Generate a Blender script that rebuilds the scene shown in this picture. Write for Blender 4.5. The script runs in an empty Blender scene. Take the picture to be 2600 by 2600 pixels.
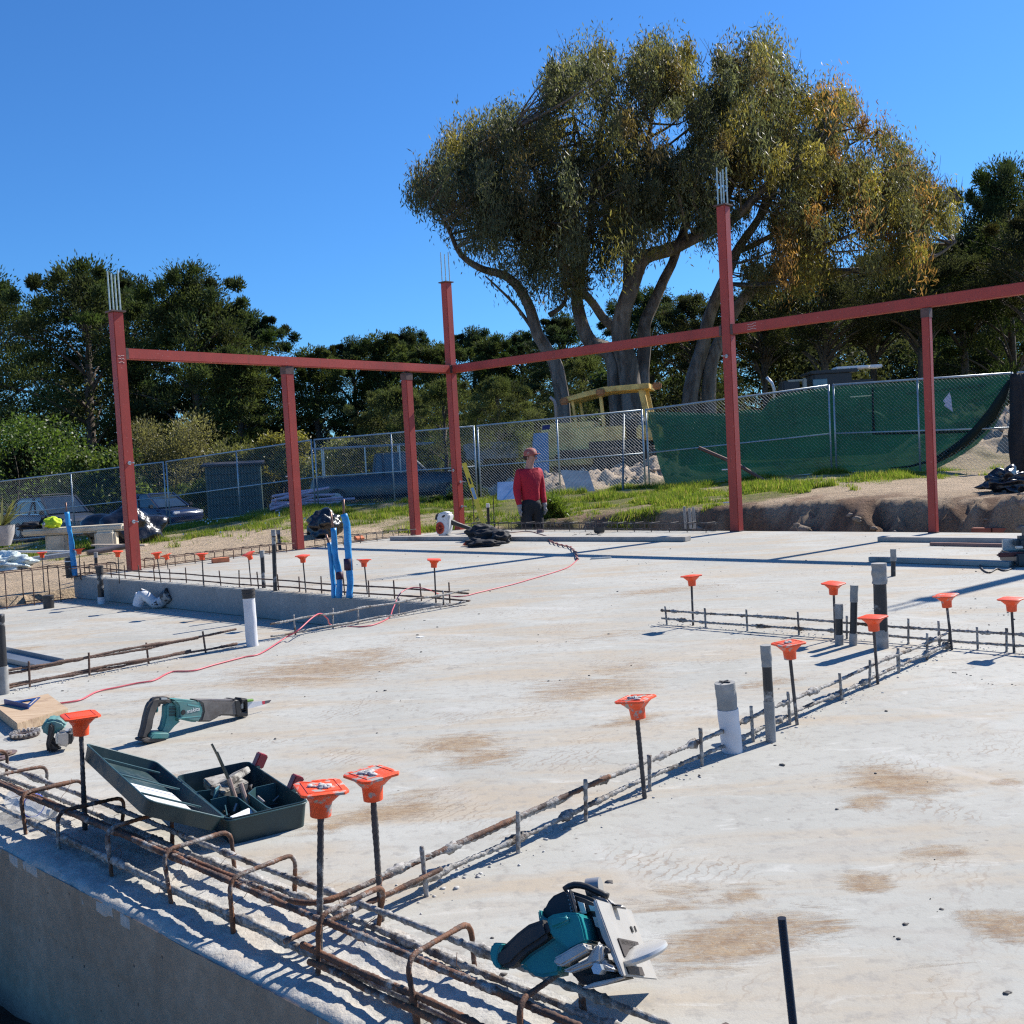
import bpy, bmesh, math, random
import numpy as np
from mathutils import Vector, Matrix, noise

C = bpy.context.scene.collection
R = math.radians
# ------------------------------------------------------------------ camera, sky, sun, exposure
FOC, PITCH, ROLL, YAW = 2627.1, .04973, -.05401, .74147     # focal length for a 2600 px wide frame; site grid turned by YAW
CH = 1.0                                                     # eye height above the slab
_c, _s = math.cos(PITCH), math.sin(PITCH)
FW = Vector((0, _c, -_s)); _u = Vector((0, _s, _c)); _r = Vector((1, 0, 0))
CX = _r*math.cos(ROLL) + _u*math.sin(ROLL); CU = _u*math.cos(ROLL) - _r*math.sin(ROLL)
cam = bpy.data.cameras.new('camera'); camo = bpy.data.objects.new('camera', cam); C.objects.link(camo)
cam.sensor_width = 36; cam.lens = FOC/2600*36; cam.clip_end = 4000; cam.clip_start = .05
m = Matrix((CX, CU, -FW)).transposed().to_4x4(); m.translation = (0, 0, CH); camo.matrix_world = m
S = bpy.context.scene
S.camera = camo
SUN_AZ, SUN_EL = R(51), R(40)
w = bpy.data.worlds.new("World"); S.world = w; w.use_nodes = True
nt = w.node_tree; bg = nt.nodes['Background']
sky = nt.nodes.new('ShaderNodeTexSky'); sky.sky_type = 'NISHITA'; sky.sun_disc = False
sky.sun_elevation = SUN_EL; sky.sun_rotation = SUN_AZ; sky.altitude = 0; sky.air_density = 1.0; sky.dust_density = .25; sky.ozone_density = 4.0
mul = nt.nodes.new('ShaderNodeMix'); mul.data_type = 'RGBA'; mul.blend_type = 'MULTIPLY'; mul.inputs[0].default_value = 1; mul.inputs[7].default_value = (.42, .86, 1.32, 1)   # deep coastal blue
nt.links.new(sky.outputs[0], mul.inputs[6]); nt.links.new(mul.outputs[2], bg.inputs[0]); bg.inputs[1].default_value = .078
sl = bpy.data.lights.new('sun', 'SUN'); sl.energy = 5.0; sl.angle = R(.53); sl.color = (1, .945, .86)
so = bpy.data.objects.new('sun', sl); C.objects.link(so)
SD = Vector((math.sin(SUN_AZ)*math.cos(SUN_EL), math.cos(SUN_AZ)*math.cos(SUN_EL), math.sin(SUN_EL)))
so.rotation_euler = SD.to_track_quat('Z', 'Y').to_euler(); so.location = (0, 0, 40)
S.view_settings.view_transform = 'Standard'; S.view_settings.look = 'None'; S.view_settings.gamma = 1
S.view_settings.exposure = 0.60
S.cycles.use_denoising = False
S.cycles.max_bounces = 6; S.cycles.transparent_max_bounces = 12; S.cycles.diffuse_bounces = 3; S.cycles.glossy_bounces = 3
S.cycles.sample_clamp_indirect = 6; S.cycles.filter_width = 1.25

# ------------------------------------------------------------------ plan helpers
UA = Vector((math.cos(YAW), -math.sin(YAW), 0)); UB = Vector((math.sin(YAW), math.cos(YAW), 0)); UZ = Vector((0, 0, 1))
def AB(u, v, z=0): return UA*u + UB*v + UZ*z            # site grid -> world
def ray(x, y): return CX*((x-1300)/FOC) - CU*((y-1300)/FOC) + FW
def G(x, y, z=0):                                        # point of the level z seen in the survey frame at x, y
    d = ray(x, y); return Vector((0, 0, CH)) + d*((z-CH)/d.z)
def D(x, y, dep):                                        # point dep metres ahead
    d = ray(x, y); return Vector((0, 0, CH)) + d*(dep/d.y)
def OnPlane(x, y, o, n):
    d = ray(x, y); c = Vector((0, 0, CH)); return c + d*(((o-c).dot(n))/d.dot(n))
def uv(p): return p.dot(UA), p.dot(UB)
RZ = Matrix.Rotation(-YAW, 3, 'Z')                       # local x -> UA, local y -> UB
def frame(o, ex, ey):
    ex = ex.normalized(); ez = ex.cross(ey).normalized(); ey = ez.cross(ex)
    M = Matrix((ex, ey, ez)).transposed().to_4x4(); M.translation = o; return M

MW = {}
def tag(o, label=None, cat=None, group=None, kind=None):
    if label: o['label'] = label
    if cat: o['category'] = cat
    if group: o['group'] = group
    if kind: o['kind'] = kind
    return o
def thing(name, label, cat, loc=(0, 0, 0), M=None, group=None):
    o = bpy.data.objects.new(name, None); C.objects.link(o); o.empty_display_size = .1
    if M is None: M = Matrix.Translation(Vector(loc))
    o.matrix_world = M; MW[o.name] = M.copy()
    return tag(o, label, cat, group)
def copy_thing(root, M, label=None, group=None):
    r = root.copy(); C.objects.link(r); r.matrix_world = M; MW[r.name] = M.copy()
    if label: r['label'] = label
    if group: r['group'] = group
    for ch in list(root.children):
        c = ch.copy(); C.objects.link(c); c.parent = r
        for g in ch.children:
            d = g.copy(); C.objects.link(d); d.parent = c
    return r

class MB:
    def __init__(s): s.v = []; s.f = []
    def add(s, vs, fs):
        k = len(s.v); s.v += [tuple(v) for v in vs]; s.f += [tuple(i+k for i in f) for f in fs]; return s
    def box(s, c, size, Rm=None):
        c = Vector(c); x, y, z = [a/2 for a in size]; vs = []
        for sx in (-1, 1):
            for sy in (-1, 1):
                for sz in (-1, 1):
                    p = Vector((sx*x, sy*y, sz*z)); p = Rm @ p if Rm is not None else p; vs.append(c+p)
        return s.add(vs, [(0, 1, 3, 2), (4, 6, 7, 5), (0, 4, 5, 1), (2, 3, 7, 6), (0, 2, 6, 4), (1, 5, 7, 3)])
    def bar(s, a, b, wd, h, up=UZ):                       # rectangular bar a->b, width sideways, height along up
        a = Vector(a); b = Vector(b); d = (b-a).normalized(); sd = d.cross(up).normalized()*wd/2; u = sd.cross(d).normalized()*h/2
        vs = [p+sd*i+u*j for p in (a, b) for i, j in ((-1, -1), (1, -1), (1, 1), (-1, 1))]
        return s.add(vs, [(0, 1, 2, 3), (7, 6, 5, 4), (0, 4, 5, 1), (1, 5, 6, 2), (2, 6, 7, 3), (3, 7, 4, 0)])
    def tube(s, pts, r, n=8, caps=True, rf=None):
        pts = [Vector(p) for p in pts]; rings = []; k = len(pts)
        t0 = (pts[1]-pts[0]).normalized(); ref = Vector((0, 0, 1)) if abs(t0.z) < .9 else Vector((1, 0, 0))
        nn = t0.cross(ref).normalized()
        for i, p in enumerate(pts):
            t = (pts[min(i+1, k-1)]-pts[max(i-1, 0)])
            if t.length < 1e-9: t = t0
            t.normalize(); nn = (nn - t*nn.dot(t)); nn.normalize(); b = t.cross(nn)
            rr = r[i] if isinstance(r, (list, tuple)) else r
            ring = []
            for j in range(n):
                a = 2*math.pi*j/n; q = rr*(rf(i, j) if rf else 1)
                ring.append(p + (nn*math.cos(a)+b*math.sin(a))*q)
            rings.append(ring)
        vs = [v for ring in rings for v in ring]; fs = []
        for i in range(k-1):
            for j in range(n):
                a, b2 = i*n+j, i*n+(j+1) % n; fs.append((a, b2, b2+n, a+n))
        if caps: fs.append(tuple(range(n))[::-1]); fs.append(tuple((k-1)*n+j for j in range(n)))
        return s.add(vs, fs)
    def lathe(s, prof, n=24, M=None):
        M = M or Matrix(); vs = []; fs = []
        for r_, z in prof:
            for j in range(n):
                a = 2*math.pi*j/n; vs.append(M @ Vector((r_*math.cos(a), r_*math.sin(a), z)))
        for i in range(len(prof)-1):
            for j in range(n):
                a, b = i*n+j, i*n+(j+1) % n; fs.append((a, b, b+n, a+n))
        fs.append(tuple(range(n))[::-1]); fs.append(tuple((len(prof)-1)*n+j for j in range(n)))
        return s.add(vs, fs)
    def prism(s, poly, z0, z1, M=None):
        M = M or Matrix(); n = len(poly)
        vs = [M @ Vector((x, y, z)) for z in (z0, z1) for x, y in poly]
        return s.add(vs, [tuple(range(n))[::-1], tuple(range(n, 2*n))] + [(i, (i+1) % n, n+(i+1) % n, n+i) for i in range(n)])
    def grid(s, fn, nu, nv):
        vs = [fn(i/nu, j/nv) for j in range(nv+1) for i in range(nu+1)]
        return s.add(vs, [(j*(nu+1)+i, j*(nu+1)+i+1, (j+1)*(nu+1)+i+1, (j+1)*(nu+1)+i) for j in range(nv) for i in range(nu)])
    def blob(s, c, r, seed=0, sub=2, amp=.3, fr=1.5, M=None):
        bm = bmesh.new(); bmesh.ops.create_icosphere(bm, subdivisions=sub, radius=1)
        vs = []
        for v in bm.verts:
            d = v.co.normalized(); k = 1+amp*noise.noise(d*fr+Vector((seed*7.3, seed*1.7, seed)))
            p = Vector((d.x*r[0], d.y*r[1], d.z*r[2]))*k
            if M is not None: p = M @ p
            vs.append(Vector(c)+p)
        fs = [tuple(v.index for v in f.verts) for f in bm.faces]; bm.free()
        return s.add(vs, fs)
    def build(s, name, mat, parent=None, world=False, smooth=False, bevel=0, seg=2, solid=0, weld=False):
        me = bpy.data.meshes.new(name); me.from_pydata([tuple(v) for v in s.v], [], s.f)
        if world and parent is not None: me.transform(MW[parent.name].inverted())
        bm = bmesh.new(); bm.from_mesh(me)
        if weld: bmesh.ops.remove_doubles(bm, verts=bm.verts, dist=1e-5)
        if not getattr(s, 'open', False): bmesh.ops.recalc_face_normals(bm, faces=bm.faces)
        if bevel:
            es = [e for e in bm.edges if len(e.link_faces) == 2 and e.calc_face_angle(0) > .5]
            bmesh.ops.bevel(bm, geom=es, offset=bevel, segments=seg, affect='EDGES', clamp_overlap=True)
        for f in bm.faces: f.smooth = bool(smooth) or bool(bevel)
        bm.to_mesh(me); bm.free()
        if bevel and not smooth or smooth == 'auto': me.set_sharp_from_angle(angle=R(38))
        me.materials.append(mat)
        o = bpy.data.objects.new(name, me); C.objects.link(o)
        if solid:
            md = o.modifiers.new('thickness', 'SOLIDIFY'); md.thickness = solid
        if parent is not None: o.parent = parent
        MW[o.name] = MW[parent.name] if parent is not None else Matrix()
        return o
def npmesh(name, V, F, mat, parent=None, col=None, smooth=False):
    me = bpy.data.meshes.new(name); V = np.asarray(V, np.float32); F = np.asarray(F, np.int32); k = F.shape[1]
    me.vertices.add(len(V)); me.vertices.foreach_set('co', V.ravel())
    me.loops.add(F.size); me.loops.foreach_set('vertex_index', F.ravel())
    me.polygons.add(len(F)); me.polygons.foreach_set('loop_start', np.arange(0, F.size, k, dtype=np.int32))
    if smooth: me.polygons.foreach_set('use_smooth', np.ones(len(F), bool))
    if col is not None:
        a = me.color_attributes.new('tint', 'FLOAT_COLOR', 'POINT'); cc = np.ones((len(V), 4), np.float32); cc[:, :3] = col; a.data.foreach_set('color', cc.ravel())
    me.update(calc_edges=True); me.materials.append(mat)
    o = bpy.data.objects.new(name, me); C.objects.link(o)
    if parent is not None: o.parent = parent
    return o

# ------------------------------------------------------------------ materials
class NB:
    def __init__(s, name):
        s.m = bpy.data.materials.new(name); s.m.use_nodes = True; s.t = s.m.node_tree; s.p = s.t.nodes['Principled BSDF']; s.out = s.t.nodes['Material Output']
    def n(s, t, **k):
        x = s.t.nodes.new('ShaderNode'+t)
        for a, b in k.items():
            if a.startswith('i_'): x.inputs[int(a[2:]) if a[2:].isdigit() else a[2:].replace('_', ' ')].default_value = b
            else: setattr(x, a, b)
        return x
    def l(s, a, b): s.t.links.new(a, b)
    def pos(s): return s.n('NewGeometry').outputs['Position']
    def noise(s, vec, scale, detail=4, rough=.55, dist=0):
        x = s.n('TexNoise'); s.l(vec, x.inputs['Vector']); x.inputs['Scale'].default_value = scale; x.inputs['Detail'].default_value = detail
        x.inputs['Roughness'].default_value = rough; x.inputs['Distortion'].default_value = dist; return x.outputs['Fac']
    def ramp(s, fac, a, b, lo=0., hi=1.):
        x = s.n('MapRange'); s.l(fac, x.inputs[0]); x.inputs[1].default_value = a; x.inputs[2].default_value = b; x.inputs[3].default_value = lo; x.inputs[4].default_value = hi; return x.outputs[0]
    def mix(s, fac, a, b, mode='MIX'):
        x = s.n('Mix', data_type='RGBA', blend_type=mode)
        for k, v in ((0, fac), (6, a), (7, b)):
            if isinstance(v, bpy.types.NodeSocket): s.l(v, x.inputs[k])
            elif isinstance(v, (int, float)): x.inputs[k].default_value = v
            else: x.inputs[k].default_value = (*v, 1)
        return x.outputs[2]
    def math(s, op, a, b=0.):
        x = s.n('Math', operation=op)
        for k, v in ((0, a), (1, b)):
            if isinstance(v, bpy.types.NodeSocket): s.l(v, x.inputs[k])
            else: x.inputs[k].default_value = v
        return x.outputs[0]
    def bump(s, h, st=.3, dist=.01):
        x = s.n('Bump'); x.inputs['Strength'].default_value = st; x.inputs['Distance'].default_value = dist; s.l(h, x.inputs['Height']); s.l(x.outputs[0], s.p.inputs['Normal']); return x
_mc = {}
def P(name, col, rough=.6, metal=0., var=.15, scale=6, dirt=None, damt=.5, dscale=3, bump=.0, bscale=60, bdist=.002, spec=.5, coat=0, sharp=.08):
    if name in _mc: return _mc[name]
    b = NB(name); p = b.p; pos = b.pos()
    dark = tuple(c*(1-var) for c in col); lite = tuple(min(1, c*(1+var)) for c in col)
    c = b.mix(b.ramp(b.noise(pos, scale), .3, .7), dark, lite)
    r = rough
    if dirt is not None:
        f = b.ramp(b.noise(pos, dscale, 6, .65), 1-damt-sharp, 1-damt+sharp)
        c = b.mix(f, c, dirt)
        rr = b.ramp(f, 0, 1, rough, .9); b.l(rr, p.inputs['Roughness'])
    else: p.inputs['Roughness'].default_value = rough
    b.l(c, p.inputs['Base Color']); p.inputs['Metallic'].default_value = metal
    p.inputs['Specular IOR Level'].default_value = spec
    if coat: p.inputs['Coat Weight'].default_value = coat; p.inputs['Coat Roughness'].default_value = .08
    if bump: b.bump(b.noise(pos, bscale, 3), bump, bdist)
    _mc[name] = b.m; return b.m

def slab_material():
    b = NB('cast concrete'); pos = b.pos(); p = b.p
    mp = b.n('Mapping'); b.l(pos, mp.inputs[0]); mp.inputs['Rotation'].default_value = (0, 0, R(-48)); mp.inputs['Scale'].default_value = (.55, 1.9, 1)
    st = mp.outputs[0]
    big = b.noise(pos, .7, 4, .6, .4); mid = b.noise(st, 1.7, 6, .62, .6); fine = b.noise(pos, 22, 6, .7); grain = b.noise(pos, 260, 3, .7)
    sm = b.noise(st, 6.5, 7, .66, 1.2)
    c = b.mix(b.ramp(big, .35, .65), (.375, .368, .325), (.468, .460, .412))
    c = b.mix(b.ramp(mid, .47, .64, 0, .85), c, (.425, .355, .262))
    c = b.mix(b.ramp(sm, .54, .66, 0, .65), c, (.37, .345, .30))
    c = b.mix(b.ramp(sm, .30, .42, .55, 0), c, (.57, .56, .51))
    c = b.mix(b.ramp(fine, .36, .48, .5, 0), c, (.27, .255, .23))
    # mud smears left where they were walked in
    stains = None
    for (x, y, wx, wy, k) in STAINS:
        o = G(x*1.3458, y*1.3458); rx = (G((x+wx/2)*1.3458, y*1.3458)-o).length; ry = (G(x*1.3458, (y-wy/2)*1.3458)-o).length
        q = b.n('Mapping', vector_type='TEXTURE'); b.l(pos, q.inputs[0]); q.inputs['Location'].default_value = o
        q.inputs['Rotation'].default_value = (0, 0, R(22)); q.inputs['Scale'].default_value = (rx*1.25, ry*1.0, 1)
        ln = b.n('VectorMath', operation='LENGTH'); b.l(q.outputs[0], ln.inputs[0])
        f = b.math('MULTIPLY', b.ramp(ln.outputs['Value'], .0, 1.8, 1.2, 0), k)
        stains = f if stains is None else b.math('MAXIMUM', stains, f)
    s2 = b.noise(st, 6, 9, .8, 1.8)
    sf = b.math('SUBTRACT', b.math('ADD', stains, b.ramp(s2, .30, .70, -.62, .52)), .42)
    s3 = b.noise(st, 34, 6, .8, 2.5); sf = b.math('MULTIPLY', b.ramp(sf, 0, .5, 0, .9), b.ramp(s3, .36, .56, .35, 1))
    sc = b.mix(b.ramp(fine, .4, .62), (.26, .155, .075), (.38, .27, .155))
    c = b.mix(sf, c, sc)
    vor = b.n('TexVoronoi', feature='F1'); b.l(pos, vor.inputs['Vector']); vor.inputs['Scale'].default_value = 17; vor.inputs['Randomness'].default_value = 1
    sp = b.ramp(vor.outputs['Distance'], .05, .10, 1, 0); spm = b.math('MULTIPLY', sp, b.ramp(b.noise(pos, 3.1), .52, .6))
    c = b.mix(spm, c, (.16, .14, .12))
    c = b.mix(b.ramp(grain, .3, .7, .16, 0), c, (.2, .19, .18))
    # trowel arcs
    wv = b.n('TexWave', wave_type='RINGS', rings_direction='Z'); q = b.n('Mapping'); b.l(pos, q.inputs[0]); q.inputs['Location'].default_value = (1.7, -1.9, 0)
    b.l(q.outputs[0], wv.inputs['Vector']); wv.inputs['Scale'].default_value = .55; wv.inputs['Distortion'].default_value = 5; wv.inputs['Detail'].default_value = 3; wv.inputs['Detail Scale'].default_value = 1.2
    ar = b.math('MULTIPLY', b.ramp(wv.outputs['Fac'], .93, 1.0), b.ramp(b.noise(pos, 1.1), .5, .62))
    c = b.mix(b.math('MULTIPLY', ar, .22), c, (.60, .59, .56))
    cr = b.n('TexVoronoi', feature='DISTANCE_TO_EDGE'); wq = b.n('VectorMath', operation='ADD'); nz = b.n('TexNoise'); b.l(pos, nz.inputs['Vector']); nz.inputs['Scale'].default_value = 2.5; nz.inputs['Detail'].default_value = 5; b.l(pos, wq.inputs[0]); sc2 = b.n('VectorMath', operation='SCALE'); b.l(nz.outputs['Color'], sc2.inputs[0]); sc2.inputs['Scale'].default_value = .5; b.l(sc2.outputs[0], wq.inputs[1]); b.l(wq.outputs[0], cr.inputs['Vector']); cr.inputs['Scale'].default_value = .8
    crk = b.math('MULTIPLY', b.ramp(cr.outputs['Distance'], 0, .0035, 1, 0), b.ramp(b.noise(pos, .9), .5, .56)); c = b.mix(b.math('MULTIPLY', crk, .55), c, (.2, .18, .16))
    b.l(c, p.inputs['Base Color']); p.inputs['Roughness'].default_value = .88; p.inputs['Specular IOR Level'].default_value = .25
    fp = b.n('TexWave', wave_type='BANDS', bands_direction='X'); q = b.n('Mapping'); b.l(pos, q.inputs[0]); q.inputs['Rotation'].default_value = (0, 0, R(35)); b.l(q.outputs[0], fp.inputs['Vector']); fp.inputs['Scale'].default_value = 11; fp.inputs['Distortion'].default_value = 9; fp.inputs['Detail'].default_value = 4; fp.inputs['Detail Scale'].default_value = 2
    scr = b.math('MULTIPLY', b.ramp(fp.outputs['Fac'], .86, .97), b.ramp(b.noise(pos, 2.3, 3), .54, .64)); c = b.mix(b.math('MULTIPLY', scr, .55), c, (.25, .19, .14)); b.l(c, p.inputs['Base Color'])
    h = b.math('ADD', b.math('MULTIPLY', fine, .5), b.math('ADD', b.math('MULTIPLY', grain, .12), b.math('MULTIPLY', sf, .6)))
    b.bump(h, .5, .006)
    return b.m
STAINS = [(600, 1262, 260, 50, 1), (690, 1235, 160, 30, .8), (1100, 1298, 230, 40, .9), (1170, 1262, 160, 26, .7), (865, 1402, 130, 36, 1.1), (915, 1430, 130, 26, 1), (1190, 1360, 120, 20, .8),
          (740, 1530, 190, 40, .9), (610, 1560, 110, 22, .9), (800, 1500, 130, 30, .7), (1245, 1115, 230, 14, .8), (1150, 1200, 200, 22, .6), (650, 1095, 200, 10, .6), (960, 1085, 240, 12, .7),
          (1690, 1475, 130, 60, 1.1), (1640, 1512, 90, 26, 1), (1632, 1662, 72, 34, 1.35), (1760, 1608, 130, 40, .7), (1390, 1770, 330, 70, 1.25), (1270, 1700, 160, 60, .75), (1400, 1690, 130, 36, .8),
          (1900, 1745, 120, 56, 1.2), (1900, 1478, 50, 14, 1.2), (330, 1500, 170, 26, .8), (300, 1470, 110, 20, .7), (1560, 1745, 120, 40, .8), (1450, 1290, 150, 14, .9), (1720, 1230, 120, 14, .5),
          (330, 1352, 90, 14, .8), (290, 1318, 90, 12, .7), (1000, 1560, 200, 40, .35), (1750, 1850, 200, 50, .45), (560, 1650, 60, 16, .8), (40, 1165, 60, 8, .8), (150, 1240, 90, 10, .7)]
M_SLAB = slab_material()
def wall_material(name, a, b2, bugs=True):
    b = NB(name); pos = b.pos()
    mp = b.n('Mapping'); b.l(pos, mp.inputs[0]); mp.inputs['Scale'].default_value = (1, 1, .35)
    c = b.mix(b.ramp(b.noise(mp.outputs[0], 3.2, 6, .6, .5), .35, .68), a, b2)
    c = b.mix(b.ramp(b.noise(pos, 30, 5), .42, .6, .25, 0), c, tuple(x*.6 for x in a))
    v = b.n('TexVoronoi'); b.l(pos, v.inputs['Vector']); v.inputs['Scale'].default_value = 24
    bug = b.math('MULTIPLY', b.ramp(v.outputs['Distance'], .06, .11, 1, 0), b.ramp(b.noise(pos, 3.3), .5, .58))
    if bugs: c = b.mix(b.math('MULTIPLY', bug, .85), c, (.03, .03, .03))
    b.l(c, b.p.inputs['Base Color']); b.p.inputs['Roughness'].default_value = .85
    b.bump(b.math('SUBTRACT', b.noise(pos, 60, 5), bug), .5, .005)
    return b.m
M_WALL = wall_material('formed concrete', (.25, .20, .145), (.38, .315, .235))
M_WALL2 = wall_material('formed concrete pale', (.26, .26, .25), (.35, .345, .33), False)
def rebar_material(name, coat, base=((.055, .035, .028), (.20, .085, .04))):
    b = NB(name); pos = b.pos()
    c = b.mix(b.ramp(b.noise(pos, 14, 4, .6), .38, .62), *base)
    c = b.mix(b.ramp(b.noise(pos, 55, 3), .5, .7, 0, .6), c, (.035, .025, .022))
    f = b.ramp(b.noise(pos, 9, 7, .72), 1-coat-.05, 1-coat+.05)
    c = b.mix(f, c, b.mix(b.ramp(b.noise(pos, 80), .4, .6), (.20, .185, .165), (.40, .385, .36)))
    b.l(c, b.p.inputs['Base Color']); b.p.inputs['Roughness'].default_value = .8; b.p.inputs['Metallic'].default_value = 0
    b.bump(b.math('ADD', b.noise(pos, 160, 4), f), .7, .003)
    return b.m
M_RB = rebar_material('rusty rebar', .43); M_RBC = rebar_material('mortar crusted rebar', .56, ((.07, .055, .045), (.14, .09, .06)))
M_RBG = rebar_material('grey rebar', .40, ((.05, .045, .045), (.085, .075, .07))); M_RBR = rebar_material('orange rusted rebar', .44, ((.06, .032, .022), (.23, .095, .04)))
M_RBF = rebar_material('brown rebar', .28, ((.10, .06, .045), (.17, .10, .07)))
M_ORANGE = P('orange safety plastic', (.86, .085, .018), .42, var=.06, scale=20, spec=.5)
M_ORANGEM = P('orange plastic with dried mortar', (.84, .09, .02), .45, var=.06, scale=20, dirt=(.36, .34, .31), damt=.44, dscale=32, sharp=.03, bump=.4, bscale=120)
def red_paint():
    b = NB('red primer paint'); pos = b.pos(); mpn = b.n('Mapping'); b.l(pos, mpn.inputs[0]); mpn.inputs['Scale'].default_value = (6, 6, .5)
    c = b.mix(b.ramp(b.noise(pos, 2.1, 5), .3, .7), (.30, .040, .028), (.42, .060, .042)); c = b.mix(b.ramp(b.noise(mpn.outputs[0], 3, 6, .7), .55, .72, 0, .6), c, (.22, .05, .035))
    c = b.mix(b.ramp(b.noise(pos, 18, 6, .75), .62, .68, 0, .75), c, (.16, .06, .04)); c = b.mix(b.ramp(b.noise(pos, 31, 4, .7), .66, .70, 0, .7), c, (.58, .30, .26))
    b.l(c, b.p.inputs['Base Color']); b.p.inputs['Roughness'].default_value = .5; b.p.inputs['Specular IOR Level'].default_value = .4; b.bump(b.noise(pos, 40, 4), .15, .002); return b.m
M_RED = red_paint()
M_WELD = P('burnt weld', (.10, .055, .045), .6, var=.4, scale=18)
M_STEEL = P('galvanised steel', (.50, .53, .54), .38, metal=.6, var=.15, scale=10)
M_ZINC = P('threaded zinc rod', (.55, .54, .45), .35, metal=.7, var=.2, scale=30)
M_FENCE = P('fence tube', (.42, .47, .49), .42, metal=.45, var=.15, scale=8)
M_WIRE = P('fence wire', (.50, .52, .52), .4, metal=.35, var=.1)
M_TEAL = P('teal plastic', (.012, .20, .21), .35, var=.12, scale=14, dirt=(.11, .17, .16), damt=.32, dscale=12, sharp=.12)
M_TEALD = P('dusty teal plastic', (.05, .24, .23), .5, var=.15, scale=14, dirt=(.18, .22, .20), damt=.42, dscale=9, sharp=.2)
M_BLACK = P('black rubber', (.018, .018, .019), .5, var=.3, scale=20, dirt=(.075, .065, .058), damt=.38, dscale=14, sharp=.15)
M_DGREEN = P('dark green case plastic', (.014, .040, .045), .42, var=.12, scale=12, dirt=(.05, .075, .075), damt=.34, dscale=13, sharp=.15)
M_DGREEN2 = P('greyish green case plastic', (.04, .095, .10), .42, var=.15, scale=12)
M_ALU = P('cast aluminium', (.46, .44, .41), .38, metal=.55, var=.14, scale=14, dirt=(.33, .30, .26), damt=.36, dscale=9, sharp=.2)
M_ALUP = P('pressed plate aluminium', (.44, .42, .385), .45, metal=.35, var=.08, scale=7, dirt=(.42, .38, .32), damt=.35, dscale=6, sharp=.2)
M_WHITE = P('white label', (.75, .75, .72), .5, var=.05)
M_WRAP = P('white pipe wrap', (.62, .62, .64), .6, var=.08, scale=14, bump=.3, bscale=18, bdist=.01)
M_TAPE = P('black tape', (.02, .02, .022), .4, var=.3)
M_GTAPE = P('grey mortar coated tape', (.27, .265, .25), .75, var=.22, scale=18, dirt=(.40, .385, .36), damt=.4, dscale=14, bump=.6, bscale=40)
M_PIPE = P('black abs pipe with mortar', (.022, .022, .024), .45, var=.3, dirt=(.34, .33, .31), damt=.42, dscale=9, sharp=.04)
M_BLUE = P('blue pipe sleeve', (.02, .25, .55), .45, var=.25, scale=18, bump=.5, bscale=14, bdist=.02)
M_COPPER = P('weathered copper tube', (.22, .12, .09), .45, metal=.5, var=.3, scale=20)
M_WOOD = P('pale sawn timber', (.50, .40, .30), .75, var=.12, scale=5, bump=.2)
M_GWOOD = P('weathered plank', (.38, .35, .31), .8, var=.15, scale=4, dirt=(.24, .22, .20), damt=.4, dscale=2.5)
M_RWOOD = P('red stained batten', (.30, .16, .13), .7, var=.2, scale=5)
M_PINK = P('pink cord', (.55, .09, .11), .45, var=.1, scale=10)
M_CORDB = P('brown twisted cord', (.22, .07, .06), .5, var=.2, scale=40)
M_BRICK = P('orange brick', (.62, .20, .09), .85, var=.15, scale=30, bump=.3)
M_GLOSSB = P('black plastic sheet', (.01, .01, .013), .3, var=.2, spec=.8, bump=.5, bscale=9, bdist=.05)
M_SHEET = P('matt black cloth', (.012, .012, .014), .75, var=.3, bump=.5, bscale=12, bdist=.03)
M_YELLOW = P('yellow level paint', (.80, .60, .06), .4, var=.05)
M_CAT = P('yellow machine paint', (.80, .56, .16), .5, var=.15, scale=3, dirt=(.38, .22, .07), damt=.42, dscale=2.2, sharp=.12)
M_DARK = P('dark machinery steel', (.03, .028, .025), .6, var=.3, dirt=(.10, .075, .05), damt=.35, dscale=2)
M_GLASS = P('tinted vehicle glass', (.02, .03, .04), .06, var=.2, spec=1)
M_STONE = P('cast stone bench', (.56, .50, .38), .8, var=.12, scale=4, dirt=(.40, .34, .25), damt=.4, dscale=3, bump=.3)
M_SKIN = P('skin', (.45, .24, .17), .55, var=.06)
M_SHIRT = P('red sweater', (.40, .010, .028), .85, var=.12, scale=12, bump=.5, bscale=9, bdist=.03)
M_TROUS = P('black work trousers', (.016, .016, .018), .85, var=.3, bump=.4, bscale=12, bdist=.02)
M_GLOVE = P('grey gloves', (.28, .27, .26), .8, var=.2, scale=30)
# ------------------------------------------------------------------ ground
rng = np.random.default_rng(7)
def vnoise(x, y, seed=0):
    xi = np.floor(x).astype(np.int64); yi = np.floor(y).astype(np.int64); fx = x-xi; fy = y-yi
    fx = fx*fx*(3-2*fx); fy = fy*fy*(3-2*fy)
    def h(a, b):
        n = (a*374761393 + b*668265263 + seed*1274126177) & 0x7fffffff
        n = ((n ^ (n >> 13))*1274126177) & 0x7fffffff
        return ((n ^ (n >> 16)) & 0xffff)/65535.
    return (h(xi, yi)*(1-fx)+h(xi+1, yi)*fx)*(1-fy)+(h(xi, yi+1)*(1-fx)+h(xi+1, yi+1)*fx)*fy
def fbm(x, y, sc, seed=0, o=4):
    r = 0; a = .5
    for i in range(o): r = r + a*vnoise(x*sc*2**i, y*sc*2**i, seed+i); a *= .5
    return r/(1-.5**o)
def sst(x, a, b): t = np.clip((x-a)/(b-a), 0, 1); return t*t*(3-2*t)
FT = [-.9, -.51, -.336, -.193, -.035, .1275, .308, .486, .65, .9]
FZ = [-1.1, -.80, -.33, .07, .13, .23, .42, .32, .30, .3]
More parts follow.
